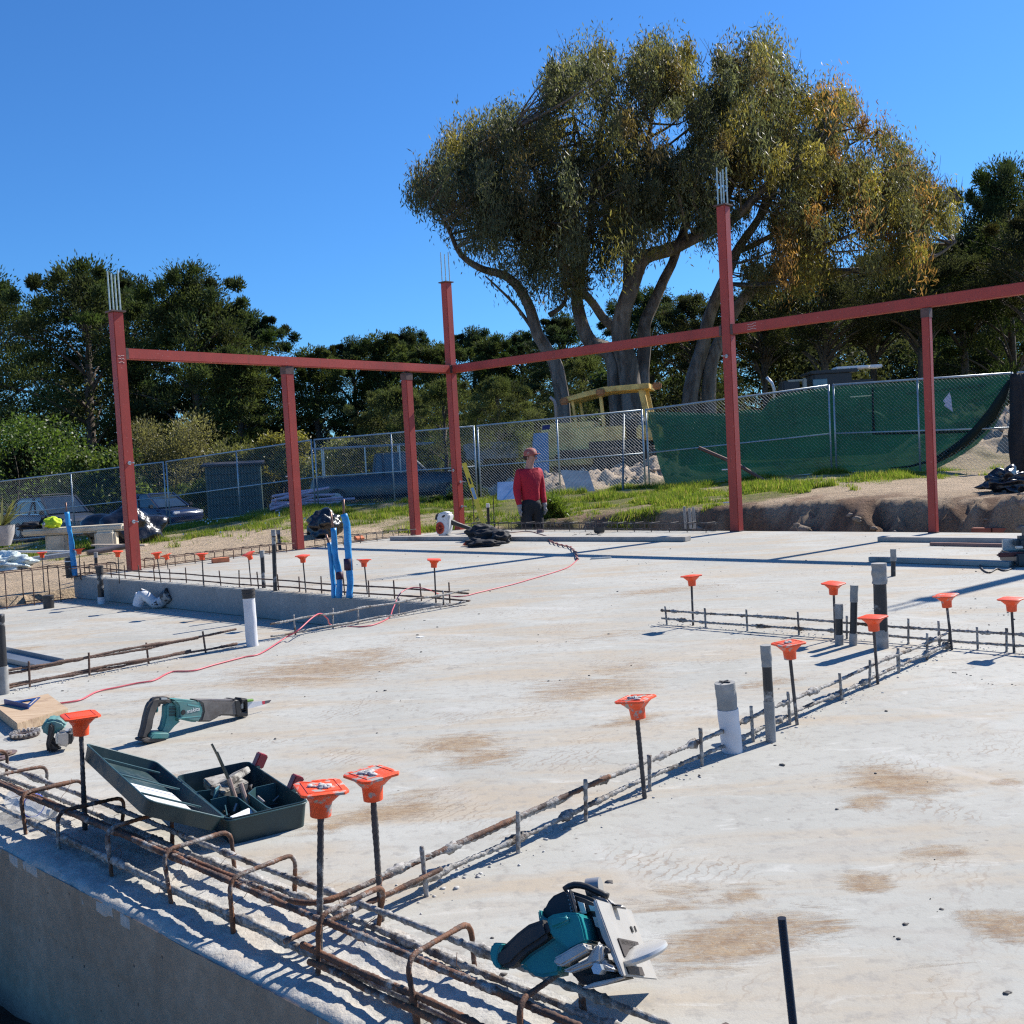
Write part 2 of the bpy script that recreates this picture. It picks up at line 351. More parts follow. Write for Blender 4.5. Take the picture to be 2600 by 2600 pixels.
FD = [34, 30.5, 28.6, 26.8, 24.8, 23.1, 20.7, 18.3, 17, 16]
SA, CA = math.sin(YAW), math.cos(YAW)
def terrain(x, y):
    x = np.asarray(x, float); y = np.asarray(y, float)
    u = x*CA - y*SA; v = x*SA + y*CA
    yy = np.maximum(y, .5); t = np.clip(x/yy, -2.5, 2.5)
    dl = 11.2/np.maximum(SA-t*CA, .02); dr = 11.2/np.maximum(t*SA+CA, .02)
    de = np.minimum(dl, dr)
    fd = np.interp(t, FT, FD); fz = np.interp(t, FT, FZ)
    zb = np.interp(t, [-.9, -.3, -.1, 0, .13, .3, .5], [-.25, -.12, -.05, -.02, .14, .26, .28])
    s = (y-de)/(fd-de)
    z = zb + (fz-zb)*sst(s, 0, 1)
    far = np.maximum(y-fd, 0)
    zl = -1.55; zfar = np.interp(t, [-.2, .0, .1], [zl, .1, .45])
    z = z + (zfar-fz)*sst(far, 0, 13)
    n1 = fbm(x, y, .8, 3); n2 = fbm(x, y, 3.3, 9)
    # spoil heaps beyond the fence
    m1 = sst(t, -.06, .02)*(1-sst(t, .15, .2))*sst(far, .6, 2.2)*(1-sst(far, 4, 8))
    m2 = sst(t, .34, .44)*(1-sst(t, .75, .9))*sst(far, 1.0, 5.5)*(1-sst(far, 8, 14))
    z = z + m1*(.05+.35*n1) + m2*(.75+.5*n1)
    rough = .05+.55*m1+.55*m2
    z = z + (n1-.5)*.10 + (n2-.5)*rough + (fbm(x, y, 2.6, 61, 5)-.5)*(.6*m1+1.0*m2)
    # sand banked up beside the second post
    hx, hy = D(880, 1350, 15.6).x, 15.9
    z = z + .16*np.exp(-((x-hx)**2/1.1+(y-hy)**2/.5))
    # trench and cut bank behind the far edge of the slab
    dv = v-11.08; wob = (n1-.5)*1.3+(n2-.5)*.45
    cut = 1-sst(dv+wob, .70, 1.45)
    face = np.where(u > -10.9, cut, 0)
    face = face*sst(u, -11.3, -10.2)
    z = z*(1-face) + (-.62+(n2-.5)*.1)*face; z = z + (fbm(x, y, 9, 51)-.5)*.16*face*(1-face)*4*.6
    inside = (u > -11.2) & (v < 11.08)
    z = np.where(inside, -.62, z)
    z = np.where((u <= -11.2) & (y < de+3), np.minimum(z, -.09+(n2-.5)*.05), z)
    z = np.where(v < 1.14, -.44+(n2-.5)*.10+(n1-.5)*.06, z)
    z = np.where((y < 2) & (v < 1.14), -.44+(n2-.5)*.06, z)
    g0 = np.interp(t, [-.6, -.25, -.15, -.05, .08, .16, .25, .36, .46, .6], [.5, .42, .26, .03, .0, .05, .30, .50, .95, 1.])
    gm = sst(s+(n1-.5)*.7+(n2-.5)*.5, g0, g0+.14)*(.35+.65*sst(fbm(x, y, 1.1, 71), .38, .52))*(1-np.clip(m1+m2, 0, 1))*(~inside)*(v > 11.2-2*(u < -11.2)*20)
    return z, gm, s, n1, n2, np.clip(face, 0, 1), t, far, np.clip(m1+m2, 0, 1)
def gz(x, y): return float(terrain(np.array([x]), np.array([y]))[0][0])
def spaced(a, b, st, lo, hi, grow=1.22):
    c = list(np.arange(a, b, st)); s_ = st; x = b
    while x < hi: c.append(x); s_ *= grow; x += s_
    c.append(hi); s_ = st; x = a-st; L = []
    while x > lo: L.append(x); s_ *= grow; x -= s_
    L.append(lo); return np.array(L[::-1]+c)
xs = spaced(-15, 12, .085, -1500, 1500); ys = spaced(8.5, 31, .085, -300, 2500)
X, Y = np.meshgrid(xs, ys)
Z, GM, Sx, N1, N2, FC, TT, FAR, MND = terrain(X, Y)
sand = np.stack([.36+.13*N2, .285+.10*N2, .195+.08*N2], -1); grs = np.stack([.09+.12*N2, .105+.09*N2, .035+.045*N2], -1)
soil = np.stack([.07+.12*N2, .048+.08*N2, .036+.05*N2], -1); asph = np.ones_like(sand)*np.array([.07, .07, .072]); mcol = np.stack([.34+.22*N2, .28+.18*N2, .22+.13*N2], -1)
lerp = lambda a, b, f: a+(b-a)*np.clip(f, 0, 1)[..., None]
col = lerp(sand, grs, GM); col = lerp(col, asph, sst(FAR, 6, 10)*(TT < -.08)); col = lerp(col, grs, sst(FAR, 9, 14)*(TT >= -.08)*.8)
col = lerp(col, mcol, MND*1.2); col = lerp(col, soil*1.5, (1-sst(X*SA+Y*CA, 12.2, 14.5))*sst(X*SA+Y*CA, 11.1, 11.2)*(X*CA-Y*SA > -10.5)*(.25+.9*sst(fbm(X, Y, 2.7, 81), .4, .6))*(1-.7*GM)); col = lerp(col, soil, FC*1.1); VV = X*SA+Y*CA; col = lerp(col, soil*.8, ((VV < 1.14) & (VV > .45)).astype(float)); col = lerp(col, sand*1.1, (VV <= .45).astype(float))  # unseen ground before the wall made pale sand to bounce warm light onto it
ny, nx = X.shape; idx = np.arange(nx*ny).reshape(ny, nx)
Fq = np.stack([idx[:-1, :-1], idx[:-1, 1:], idx[1:, 1:], idx[1:, :-1]], -1).reshape(-1, 4)
b = NB('soil and turf'); at = b.n('Attribute', attribute_name='tint'); pos = b.pos()
c = b.mix(b.ramp(b.noise(pos, 9, 6, .7), .3, .7), at.outputs['Color'], b.mix(1., at.outputs['Color'], (1.45, 1.4, 1.35), 'MULTIPLY'))
c = b.mix(b.ramp(b.noise(pos, 40, 4, .7), .35, .5, .5, 0), c, b.mix(1., at.outputs['Color'], (.45, .42, .4), 'MULTIPLY'))
b.l(c, b.p.inputs['Base Color']); b.p.inputs['Roughness'].default_value = .95; b.p.inputs['Specular IOR Level'].default_value = .1
b.bump(b.noise(pos, 13, 8, .75), .9, .09)
tag(npmesh('ground', np.stack([X, Y, Z], -1).reshape(-1, 3), Fq, b.m, col=col.reshape(-1, 3), smooth=True), kind='structure')

def leafmat(name, trans=.35, rough=.55, spec=.25, gain=1.6):
    b = NB(name); at = b.n('Attribute', attribute_name='tint'); b.l(at.outputs['Color'], b.p.inputs['Base Color']); b.p.inputs['Roughness'].default_value = rough
    b.p.inputs['Specular IOR Level'].default_value = spec
    tr = b.n('BsdfTranslucent'); tc = b.mix(1., at.outputs['Color'], (gain, gain*1.05, gain*.6), 'MULTIPLY'); b.l(tc, tr.inputs['Color'])
    mx = b.n('MixShader'); mx.inputs[0].default_value = trans; b.l(b.p.outputs[0], mx.inputs[1]); b.l(tr.outputs[0], mx.inputs[2]); b.l(mx.outputs[0], b.out.inputs['Surface'])
    return b.m
M_GRASS = leafmat('grass blade', .5, .6, .2, 1.9); M_LEAF = leafmat('eucalyptus leaf', .5, .5, .25, 1.7); M_NEEDLE = leafmat('pine needle', .35, .7, .06, 1.4); M_BUSH = leafmat('shrub leaf', .4, .45, .35, 1.7)

# grass blades: sampled evenly over the picture-facing bank
def grass():
    n = 520000; t = rng.uniform(-.56, .5, n); d = rng.uniform(0, 1, n)
    fd = np.interp(t, FT, FD); dl = 11.2/np.maximum(SA-t*CA, .02); dr = 11.2/np.maximum(t*SA+CA, .02); de = np.minimum(dl, dr)
    y = de + (fd+1.2-de)*(d**.9); x = t*y
    z, gm, s, n1, n2, fc, *_ = terrain(x, y)
    tuft = fbm(x, y, 1.6, 21)
    keep = (rng.uniform(0, 1, n) < gm*(.03+1.25*sst(tuft, .44, .60)))
    x, y, z, tuft, n2 = x[keep], y[keep], z[keep], tuft[keep], n2[keep]; n = len(x)
    h = rng.uniform(.016, .055, n)*(.6+2.6*sst(tuft, .5, .75)); wd = rng.uniform(.005, .011, n); a = rng.uniform(0, 6.283, n); le = rng.uniform(.1, .7, n)*h; la = rng.uniform(0, 6.283, n)
    V = np.zeros((n, 3, 3)); V[:, 0] = np.stack([x-np.cos(a)*wd, y-np.sin(a)*wd, z-.02], -1); V[:, 1] = np.stack([x+np.cos(a)*wd, y+np.sin(a)*wd, z-.02], -1)
    V[:, 2] = np.stack([x+np.cos(la)*le, y+np.sin(la)*le, z+h], -1)
    k = rng.uniform(0, 1, n)[:, None]; c0 = np.array([.045, .085, .014]); c1 = np.array([.15, .19, .03]); k = np.clip(k*.6+.55*sst(n2, .4, .65)[:, None], 0, 1)
    col = c0+(c1-c0)*k; yel = (rng.uniform(0, 1, n) < .14)[:, None]; col = np.where(yel, np.array([.26, .22, .09]), col)
    tag(npmesh('grass', V.reshape(-1, 3), np.arange(3*n).reshape(-1, 3), M_GRASS, col=np.repeat(col, 3, 0)), kind='stuff')
    # small white flowers
    k = rng.choice(n, 260, replace=False); k = k[(x[k]/y[k] < -.2)]; V = []; F = []
    for i in k:
        p = np.array([x[i], y[i], z[i]+h[i]*.9+.02]); q = .016; b0 = len(V)
        V += [p+[-q, 0, -q], p+[q, 0, -q], p+[q, q, q], p+[-q, q, q]]; F.append([b0, b0+1, b0+2, b0+3])
    tag(npmesh('meadow_flowers', V, F, M_WHITE), kind='stuff')
grass()

# ------------------------------------------------------------------ slab and footing wall
UL = -11.15
mb = MB()
mb.box(((UL-5.3)/2, (5.06+11.05)/2, -.3), (-UL-5.3, 5.99, .6)); mb.box(((-5.3+14)/2, (1.42+11.05)/2, -.3), (19.3, 9.63, .6)); mb.box(((-5.3+UL)/2, (1.10+5.06)/2, -.42), (-UL-5.3, 3.96, .36))
for i, v_ in enumerate(mb.v): mb.v[i] = AB(*v_)
tag(mb.build('concrete_slab', M_SLAB), kind='structure')
# rough ledge along the near edge, under the rebar
def ledge():
    nu, nv = 700, 20; us = np.linspace(-5.3, 3.0, nu); V = []; prof = np.linspace(0, 1, nv)
    UU, PP = np.meshgrid(us, prof)
    v_ = 1.42-.305*np.minimum(PP/.94, 1) - fbm(UU, PP*0, 5, 5)*.010*sst(PP, .85, .94) - fbm(UU, PP*0, 28, 6)*.006*sst(PP, .85, .94)
    z_ = -.004*sst(PP, .02, .25) + (fbm(UU, PP, 9, 11)-.5)*.016*sst(PP, .02, .2) + (fbm(UU, PP*3, 34, 12)-.5)*.013*sst(PP, .05, .3)
    z_ = z_ - .006*sst(PP, .86, .94) - (.020+.016*fbm(UU, PP*0, 14, 8))*np.clip((PP-.94)/.06, 0, 1)
    W = np.array([AB(a, b_, c_) for a, b_, c_ in zip(UU.ravel(), v_.ravel(), z_.ravel())])
    idx = np.arange(nu*nv).reshape(nv, nu); F = np.stack([idx[:-1, :-1], idx[:-1, 1:], idx[1:, 1:], idx[1:, :-1]], -1).reshape(-1, 4)
    b = NB('rough concrete'); pos = b.pos(); f = b.noise(pos, 26, 8, .75)
    c = b.mix(b.ramp(f, .35, .62), (.34, .325, .29), (.50, .485, .44)); c = b.mix(b.ramp(b.noise(pos, 6, 5), .5, .62, 0, .5), c, (.54, .47, .38))
    b.l(c, b.p.inputs['Base Color']); b.p.inputs['Roughness'].default_value = .92; b.bump(b.noise(pos, 45, 5, .65), .7, .008)
    tag(npmesh('slab_ledge', W, F, b.m, smooth=True), kind='structure')
    # form-cast wall face below, slightly wavy with its pour line
    nw, nz = 500, 30; uw = np.linspace(-5.3, 3.0, nw); zz = np.linspace(-.012, -.7, nz); UU, ZZ = np.meshgrid(uw, zz)
    vv = 1.106 + (fbm(UU, ZZ, 2, 31)-.5)*.012 + .006*np.exp(-((ZZ+.20+(fbm(UU, UU*0, 7, 41)-.5)*.02)/.008)**2)
    W = np.array([AB(a, b_, c_) for a, b_, c_ in zip(UU.ravel(), vv.ravel(), ZZ.ravel())])
    idx = np.arange(nw*nz).reshape(nz, nw); F = np.stack([idx[:-1, :-1], idx[:-1, 1:], idx[1:, 1:], idx[1:, :-1]], -1).reshape(-1, 4)
    tag(npmesh('footing_wall', W, F, M_WALL, smooth=True), kind='structure')
ledge()
# step wall between the upper slab and the sunken floor
mb = MB(); mb.bar(AB(UL, 5.052, -.1205), AB(-5.3, 5.052, -.1205), .012, .227); tag(mb.build('step_wall', M_WALL2), kind='structure')
mb = MB(); mb.bar(AB(-5.306, 1.15, -.122), AB(-5.306, 5.05, -.122), .012, .23); tag(mb.build('step_wall_return', M_WALL2), kind='structure')

def chunks(name, pts, mat, lo, hi, kind='stuff', sub=1, col=None, flat=.7):
    V = []; F = []
    base = MB().blob((0, 0, 0), (1, 1, 1), 3, sub, .0); bv = np.array(base.v); bf = np.array(base.f)
    for p in pts:
        r_ = rng.uniform(lo, hi)*(rng.uniform(.4, 1)); q = bv*(1+rng.uniform(-.35, .35, (len(bv), 1)))*np.array([1, rng.uniform(.6, 1), flat*rng.uniform(.5, 1)])*r_
        a = rng.uniform(0, 6.28); ca, sa = math.cos(a), math.sin(a); q = np.stack([q[:, 0]*ca-q[:, 1]*sa, q[:, 0]*sa+q[:, 1]*ca, q[:, 2]], -1)+np.array(p)
        F.append(bf+len(V)*len(bv)); V.append(q)
    return tag(npmesh(name, np.concatenate(V), np.concatenate(F), mat), kind=kind)
M_ROCK = P('broken concrete rubble', (.20, .185, .165), .9, var=.35, scale=12, bump=.5)
M_PEB = P('dark grit', (.11, .10, .09), .9, var=.5, scale=30)
M_CRUMB = P('mortar crumbs', (.46, .445, .42), .95, var=.2, scale=30, bump=.6, bscale=90)
pts = []
for i in range(260):
    p = AB(rng.uniform(-4.6, -.5), 1.08-abs(rng.normal(0, .35))-.03, 0); z = gz(p.x, p.y); pts.append((p.x, p.y, z+.0))
chunks('rubble', pts, M_ROCK, .02, .075, sub=2)
pts = []
for i in range(420):
    u_, v_ = rng.uniform(-9, 2.5), rng.uniform(1.5, 10.6)
    if u_ < -5.2 and v_ < 5.2: continue
    pts.append(tuple(AB(u_, v_, .001)))
for (x, y) in [(1010, 1863), (1552, 2242), (1250, 2382), (1277, 2475), (2283, 1690), (2420, 1708), (2455, 1713), (2535, 1562), (2560, 1562), (2530, 1588), (2205, 1546), (2415, 1477), (2480, 1544), (2508, 1544), (2424, 1517), (2555, 2523), (2282, 2384), (2305, 2345), (1960, 1888), (2380, 2315), (2520, 1738), (2570, 1738)]:
    pts.append(tuple(G(x, y))); pts.append(tuple(G(x+rng.uniform(-14, 14), y+rng.uniform(-6, 6))))
chunks('grit', pts, M_PEB, .003, .011)
pts = []
for i in range(1500): pts.append(tuple(AB(rng.uniform(-3.6, .4), 1.14+abs(rng.normal(0, .12)), -.012)))
for i in range(500): pts.append(tuple(AB(-1.79+rng.normal(0, .03), rng.uniform(1.5, 5.0), .001)))
for i in range(500): pts.append(tuple(AB(rng.uniform(-3.5, 3), 5.0+rng.normal(0, .035), .001)))
for i in range(500): pts.append(tuple(AB(rng.uniform(-11, -5.3), 5.11+abs(rng.normal(0, .03)), .001)))
for i in range(380): pts.append(tuple(AB(-5.27+abs(rng.normal(0, .035)), rng.uniform(1.6, 5.05), .001)))
chunks("mortar_crumbs", pts, M_CRUMB, .002, .009, sub=1)
pts = []
for i in range(1500):
    t = rng.uniform(-.02, .55); y = rng.uniform(19, 33); x = t*y; q = terrain(np.array([x]), np.array([y]))
    if q[8][0] > .4: pts.append((x, y, float(q[0][0])))
for i in range(350):
    t = rng.uniform(.05, .55); u_ = rng.uniform(-8.5, 0); p = AB(u_, 11.08+rng.uniform(.2, 1.3)); pts.append((p.x, p.y, gz(p.x, p.y)))
chunks('clods', pts, P('dry earth clods', (.27, .21, .155), .95, var=.4, scale=5, bump=.8, bscale=30, bdist=.02), .03, .15)

# ------------------------------------------------------------------ red steel frame
CS = .118
def column(u, v, h, zb, label, rods=True, studs=(), z0=None, writing=False, beams=2.40, CS=CS):
    t = thing('steel_column', label, 'steel column', AB(u, v, zb), group='red steel columns')
    mb = MB(); mb.bar(AB(u, v, zb), AB(u, v, zb+h), CS, CS, up=UB); mb.build('shaft', M_RED, t, True, bevel=.007)
    mb = MB(); mb.bar(AB(u, v, zb-.001), AB(u, v, zb+.012), CS+.008, CS+.008, up=UB); mb.build('base_weld', M_WELD, t, True)
    if rods:
        mb = MB(); mb.box(AB(u, v, zb+h+.009), (CS+.045, CS+.045, .016), RZ); mb.build('cap_plate', M_WELD, t, True)
        for du in (-1, 1):
            for dv in (-1, 1):
                mb = MB(); o = AB(u+du*.04, v+dv*.04, zb+h+.017); mb.tube([o, o+Vector((.0, 0, .42+.02*du*dv))], .0085, 8); mb.build('threaded_rod', M_ZINC, t, True)
    else:
        mb = MB(); mb.bar(AB(u, v, zb+h-.10), AB(u, v, zb+h-.004), CS+.006, CS+.006, up=UB); mb.build('scorched_weld', M_WELD, t, True)
    for (su, sv, z_) in studs:
        mb = MB(); o = AB(u+su*CS/2, v+sv*CS/2, z_); e = o+UA*su*.11+UB*sv*.11; mb.tube([o, e], .008, 8); mb.tube([o, o+(e-o).normalized()*.014], .022, 6); mb.build('stud', M_STEEL, t, True)
    if writing:
        mb = MB(); r2 = random.Random(int(h*100))
        for k in range(3):
            y0 = beams-.02-.035*k; pts = []
            for q in range(7):
                a = -.035+.011*q; o = AB(u-.0, v, 0)
                pts.append(AB(u+CS/2+.0015, v+a, zb+y0+r2.uniform(-.008, .008)) if writing == 'u' else AB(u+a, v-CS/2-.0015, zb+y0+r2.uniform(-.008, .008)))
            mb.tube(pts, .0016, 4)
        mb.build('chalk_marks', M_WHITE, t, True)
    return t
ZB = 2.41                                                # beam centre height
st = lambda *z: [(-1, 0, q) for q in z]
column(-10.93+.03, 5.62, 2.86, 0, 'tall red column at the left, nearest the stone bench, with four threaded rods on its cap', studs=st(.55, 1.05, 1.55, 2.1, 2.6)+[(1, 0, .55), (1, 0, 1.2)], writing='u')
column(-11.02, 7.93, ZB-.06, 0, 'short red post right behind the blue sleeved conduits, in front of the pink pipes', rods=False, studs=st(.6, .95))
column(-11.12, 10.06, ZB-.06, -.02, 'short red post between the blower and the black trash bag', rods=False)
CO = AB(-11.1, 12.2, 0)
column(-11.15, 10.99, 3.72, -.02, 'tall red corner column where the two beams meet, beside the yellow level', studs=[(1, 0, .35), (1, 0, .72), (0, -1, .9)])
column(-6.41, 10.99, 3.87, 0, 'tallest red column, in front of the green screen, with rods pointing into the gum tree', studs=st(.35, .75)+[(0, -1, 2.1)])
column(-4.07, 10.99, ZB-.06, 0, 'short red post holding up the right-hand beam, in front of the white scrap on the green screen', rods=False, CS=.082)
column(-1.74, 10.99, 3.87, 0, 'tall red column past the right end of the boards, its shadow falling across the slab')
def beam(a, b_, label):
    t = thing('steel_beam', label, 'steel beam', (a+b_)/2, group='red steel beams')
    mb = MB(); mb.bar(a, b_, CS*.98, .115); mb.build('beam_body', M_RED, t, True, bevel=.006)
    for p, q in ((a, b_), (b_, a)):
        d = (q-p).normalized(); mb = MB(); mb.bar(p-d*.002, p+d*.03, CS*1.02, .122); mb.build('end_weld', M_WELD, t, True)
    return t
beam(AB(-10.91, 5.62+.062, ZB), AB(-11.14, 10.99-.062, ZB), 'red beam running left from the corner column over two short posts')
beam(AB(-11.15+.062, 10.99, ZB), AB(-6.41-.062, 10.99, ZB), 'red beam between the corner column and the tallest column')
t = beam(AB(-6.41+.062, 10.99, ZB), AB(-1.74-.062, 10.99, ZB), 'red beam leaving the tallest column to the right edge, with white chalk marks')
mb = MB(); r2 = random.Random(4)
for k in range(3): mb.tube([AB(-6.12+.03*k*0+.014*q, 10.99-CS/2-.0018, ZB+.03-.03*k+r2.uniform(-.007, .007)) for q in range(9)], .0016, 4)
mb.build('chalk_marks', M_WHITE, t, True)

# ------------------------------------------------------------------ chain-link fence
JX = [(-300, 1258, 33.2), (-44, 1228, 30.5), (418, 1173, 28.6), (794, 1117, 26.8), (1207, 1082, 24.8), (1635, 1041, 23.1), (2110, 978, 20.7), (2577, 947, 18.3), (3050, 912, 17)]
JT = [D(*j) for j in JX]
FLAB = ['fence panel at the far left above the parked suv', 'fence panel behind the left red column, in front of the dark suv', 'fence panel in front of the green shed and pink pipes',
        'fence panel behind the short post left of the corner, in front of the dark pickup', 'fence panel behind the man in the red sweater', 'fence panel carrying the left half of the green screen', 'fence panel carrying the right half of the green screen', 'fence panel beyond the black bundled cloth at the right']
M_TW = M_WIRE
for i in range(len(JT)-1):
    a, b_ = JT[i].copy(), JT[i+1].copy(); d = (b_-a).normalized(); a += d*.05; b_ -= d*.05; H = 1.78
    za, zb_ = a-UZ*H, b_-UZ*H
    t = thing('chain_link_panel', FLAB[i], 'fence panel', (za+zb_)/2, group='chain-link fence panels')
    mb = MB(); mb.tube([a, b_], .021, 8); mb.build('top_rail', M_FENCE, t, True, smooth=True)
    fr = .54
    mb = MB(); mb.tube([a-UZ*H*fr, b_-UZ*H*fr], .017, 8); mb.build('middle_rail', M_FENCE, t, True, smooth=True)
    mb = MB(); mb.tube([za+UZ*.04, zb_+UZ*.04], .017, 8); mb.build('bottom_rail', M_FENCE, t, True, smooth=True)
    for p in (a, b_, (a+b_)/2):
        mb = MB(); mb.tube([p+UZ*.02, p-UZ*(H+.06)], .02 if p is not None else .017, 8); mb.build('post', M_FENCE, t, True, smooth=True)
    L = (b_-a).length; sp = .072; mb = MB(); nrm = d.cross(UZ)*.0
    def wires(sg):
        k = -H
        while k < L:
            x0, x1 = max(k, 0), min(k+H, L)
            z0, z1 = (x0-k), (x1-k)
            if sg < 0: z0, z1 = H-z0, H-z1
            yield x0, z0, x1, z1; k += sp
    for sg in (1, -1):
        for x0, z0, x1, z1 in wires(sg):
            if x1-x0 < .03: continue
            mb.tube([za+(b_-a)*(x0/L)+UZ*z0, za+(b_-a)*(x1/L)+UZ*z1], .0014 if sg > 0 else .0022, 3, caps=False)
    mb.build('wire_mesh', M_TW, t, True)
# leaning brace post with its foot in the grass
t = thing('fence_brace', 'dark steel brace post standing before the fence between the man and the green screen', 'post', D(1581, 1277, 21.8))
mb = MB(); mb.tube([D(1581, 1280, 21.8), D(1584, 1052, 22.9)], .022, 8); mb.build('brace_tube', P('dull steel', (.16, .18, .19), .5, metal=.4), t, True, smooth=True)
mb = MB(); mb.tube([D(1581, 1262, 21.8), D(1640, 1250, 22.9)], .012, 6); mb.build('foot_strut', M_FENCE, t, True)

# green windscreen, tied behind the wires and sagging at the right
def screen():
    top = [(1645, 1046), (1700, 1046), (1830, 1050), (1900, 1040), (1936, 1041), (1954, 1014), (1990, 1000), (2108, 982), (2335, 968), (2480, 958), (2568, 950)]
    bot = [(1648, 1080), (1672, 1185), (1692, 1240), (1900, 1222), (2123, 1206), (2262, 1206), (2371, 1194), (2418, 1169), (2480, 1129), (2523, 1084), (2556, 1020), (2570, 965)]
    fa, fb = JT[5], JT[6]; fc = JT[7]
    def pl(x, y):
        a, b_ = (fa, fb) if x < 2110 else (fb, fc)
        n = (b_-a).cross(UZ).normalized()
        if n.y < 0: n = -n
        return OnPlane(x, y, a+n*.045, n), n
    nu, nv = 150, 50; V = []
    for j in range(nv+1):
        for i in range(nu+1):
            x = 1645+(2572-1645)*i/nu; yt = np.interp(x, [p[0] for p in top], [p[1] for p in top]); yb = np.interp(x, [p[0] for p in bot], [p[1] for p in bot])
            f = j/nv; p, n = pl(x, yt+(yb-yt)*f)
            wob = .035*noise.noise(Vector((x*.012, f*2.5, 1)))+.02*math.sin(x*.05+f*6)*f
            # gathered folds near the torn lower right
            g = max(0, (x-2250)/320)*f; wob += .05*g*math.sin(f*26+x*.01)
            V.append(p+n*(wob+.02))
    F = [(j*(nu+1)+i, j*(nu+1)+i+1, (j+1)*(nu+1)+i+1, (j+1)*(nu+1)+i) for j in range(nv) for i in range(nu)]
    b = NB('green shade netting'); pos = b.pos(); f = b.noise(pos, 1.6, 5, .6, .5)
    mp = b.n('Mapping'); b.l(pos, mp.inputs[0]); mp.inputs['Scale'].default_value = (3, 3, 34)
    c = b.mix(b.ramp(f, .35, .65), (.002, .017, .012), (.003, .030, .020)); c = b.mix(b.ramp(b.noise(mp.outputs[0], 1.6, 4), .4, .65, 0, .5), c, (.005, .042, .026))
    b.l(c, b.p.inputs['Base Color']); b.p.inputs['Roughness'].default_value = .7
    tr = b.n('BsdfTranslucent'); b.l(b.mix(1., c, (1.5, 1.5, 1.5), 'MULTIPLY'), tr.inputs['Color']); m1 = b.n('MixShader'); m1.inputs[0].default_value = .36
    b.l(b.p.outputs[0], m1.inputs[1]); b.l(tr.outputs[0], m1.inputs[2])
    tp = b.n('BsdfTransparent'); tp.inputs[0].default_value = (.5, .8, .65, 1); m2 = b.n('MixShader'); m2.inputs[0].default_value = .07
    b.l(m1.outputs[0], m2.inputs[1]); b.l(tp.outputs[0], m2.inputs[2]); b.l(m2.outputs[0], b.out.inputs['Surface'])
    t = thing('windscreen', 'torn green netting screen tied to the fence, sagging at its right end', 'screen', D(2100, 1210, 21))
    o = npmesh('netting', [v-MW[t.name].translation for v in V], F, b.m, t, smooth=True)
    # dark doubled seam and folded hem
    mb = MB(); mb.open = True
    def hem(pts, w_, nm, off=.02):
        q = MB(); q.tube([pl(x, y)[0]-pl(x, y)[1]*off for x, y in pts], w_, 6, rf=lambda i, j: .6+.8*(noise.noise(Vector((i*.8, j*.7, 1)))+.5)); q.build(nm, M_HEM, t, True, smooth=True)
    hem([(2371, 1178), (2418, 1148), (2455, 1120), (2490, 1085), (2520, 1050), (2548, 1005), (2566, 965)], [.02, .05, .06, .09, .10, .08, .03], 'gathered_fold')
    hem([(2262, 1188), (2310, 1184), (2371, 1168), (2430, 1128), (2480, 1085)], [.008, .02, .022, .03, .02], 'gathered_fold')
    hem([(2217, 985), (2218, 1040), (2220, 1103)], [.02, .018, .02], 'seam')
    hem([(2220, 1102), (2300, 1100), (2380, 1098), (2470, 1096)], [.015, .02, .02, .015], 'seam')
    # lettering printed on the far side, so it reads backwards from here
    cu = bpy.data.curves.new('lettering', 'FONT'); cu.body = 'GGP Golf Clubhouse Reconstruction Project'; cu.size = .105; cu.extrude = .001; cu.align_x = 'LEFT'
    tmp = bpy.data.objects.new('tmp', cu); C.objects.link(tmp); bpy.context.view_layer.update()
    me = bpy.data.meshes.new_from_object(tmp.evaluated_get(bpy.context.evaluated_depsgraph_get())); bpy.data.objects.remove(tmp)
    p0, n = pl(2504, 974); p1, _ = pl(2302, 996); ex = (p1-p0); Lx = ex.length; wd = max(v.co.x for v in me.vertices)
    Mx = frame(p0-n*.022-UZ*.05, ex, UZ) @ Matrix.Scale(Lx/wd, 4); me.transform(MW[t.name].inverted() @ Mx); me.materials.append(P('dark green print', (.004, .03, .02), .8))
    o = bpy.data.objects.new('lettering', me); C.objects.link(o); o.parent = t
    mb = MB(); q = [(2396, 1018), (2413, 996), (2417, 1010), (2419, 1032), (2421, 1046), (2399, 1030), (2402, 1024)]; n = pl(2400, 1000)[1]
    Q = [pl(x, y)[0]-n*.03 for x, y in q]; mb.add(Q+[p-n*.006 for p in Q], [tuple(range(7)), tuple(range(7, 14))[::-1]]+[(i, (i+1) % 7, 7+(i+1) % 7, 7+i) for i in range(7)])
    tag(mb.build('notice_scrap', P('white paper', (.62, .62, .74), .6)), 'torn white paper notice stuck on the green netting', 'notice')
    mb = MB(); mb.bar(pl(2160, 1008)[0]-n*.03, pl(2215, 1004)[0]-n*.03, .01, .022); tag(mb.build('pale_strip', P('pale tape', (.55, .6, .35), .6)), 'short pale strip of tape on the green netting', 'tape')
M_HEM = P('dark folded netting', (.004, .014, .010), .85)
screen()
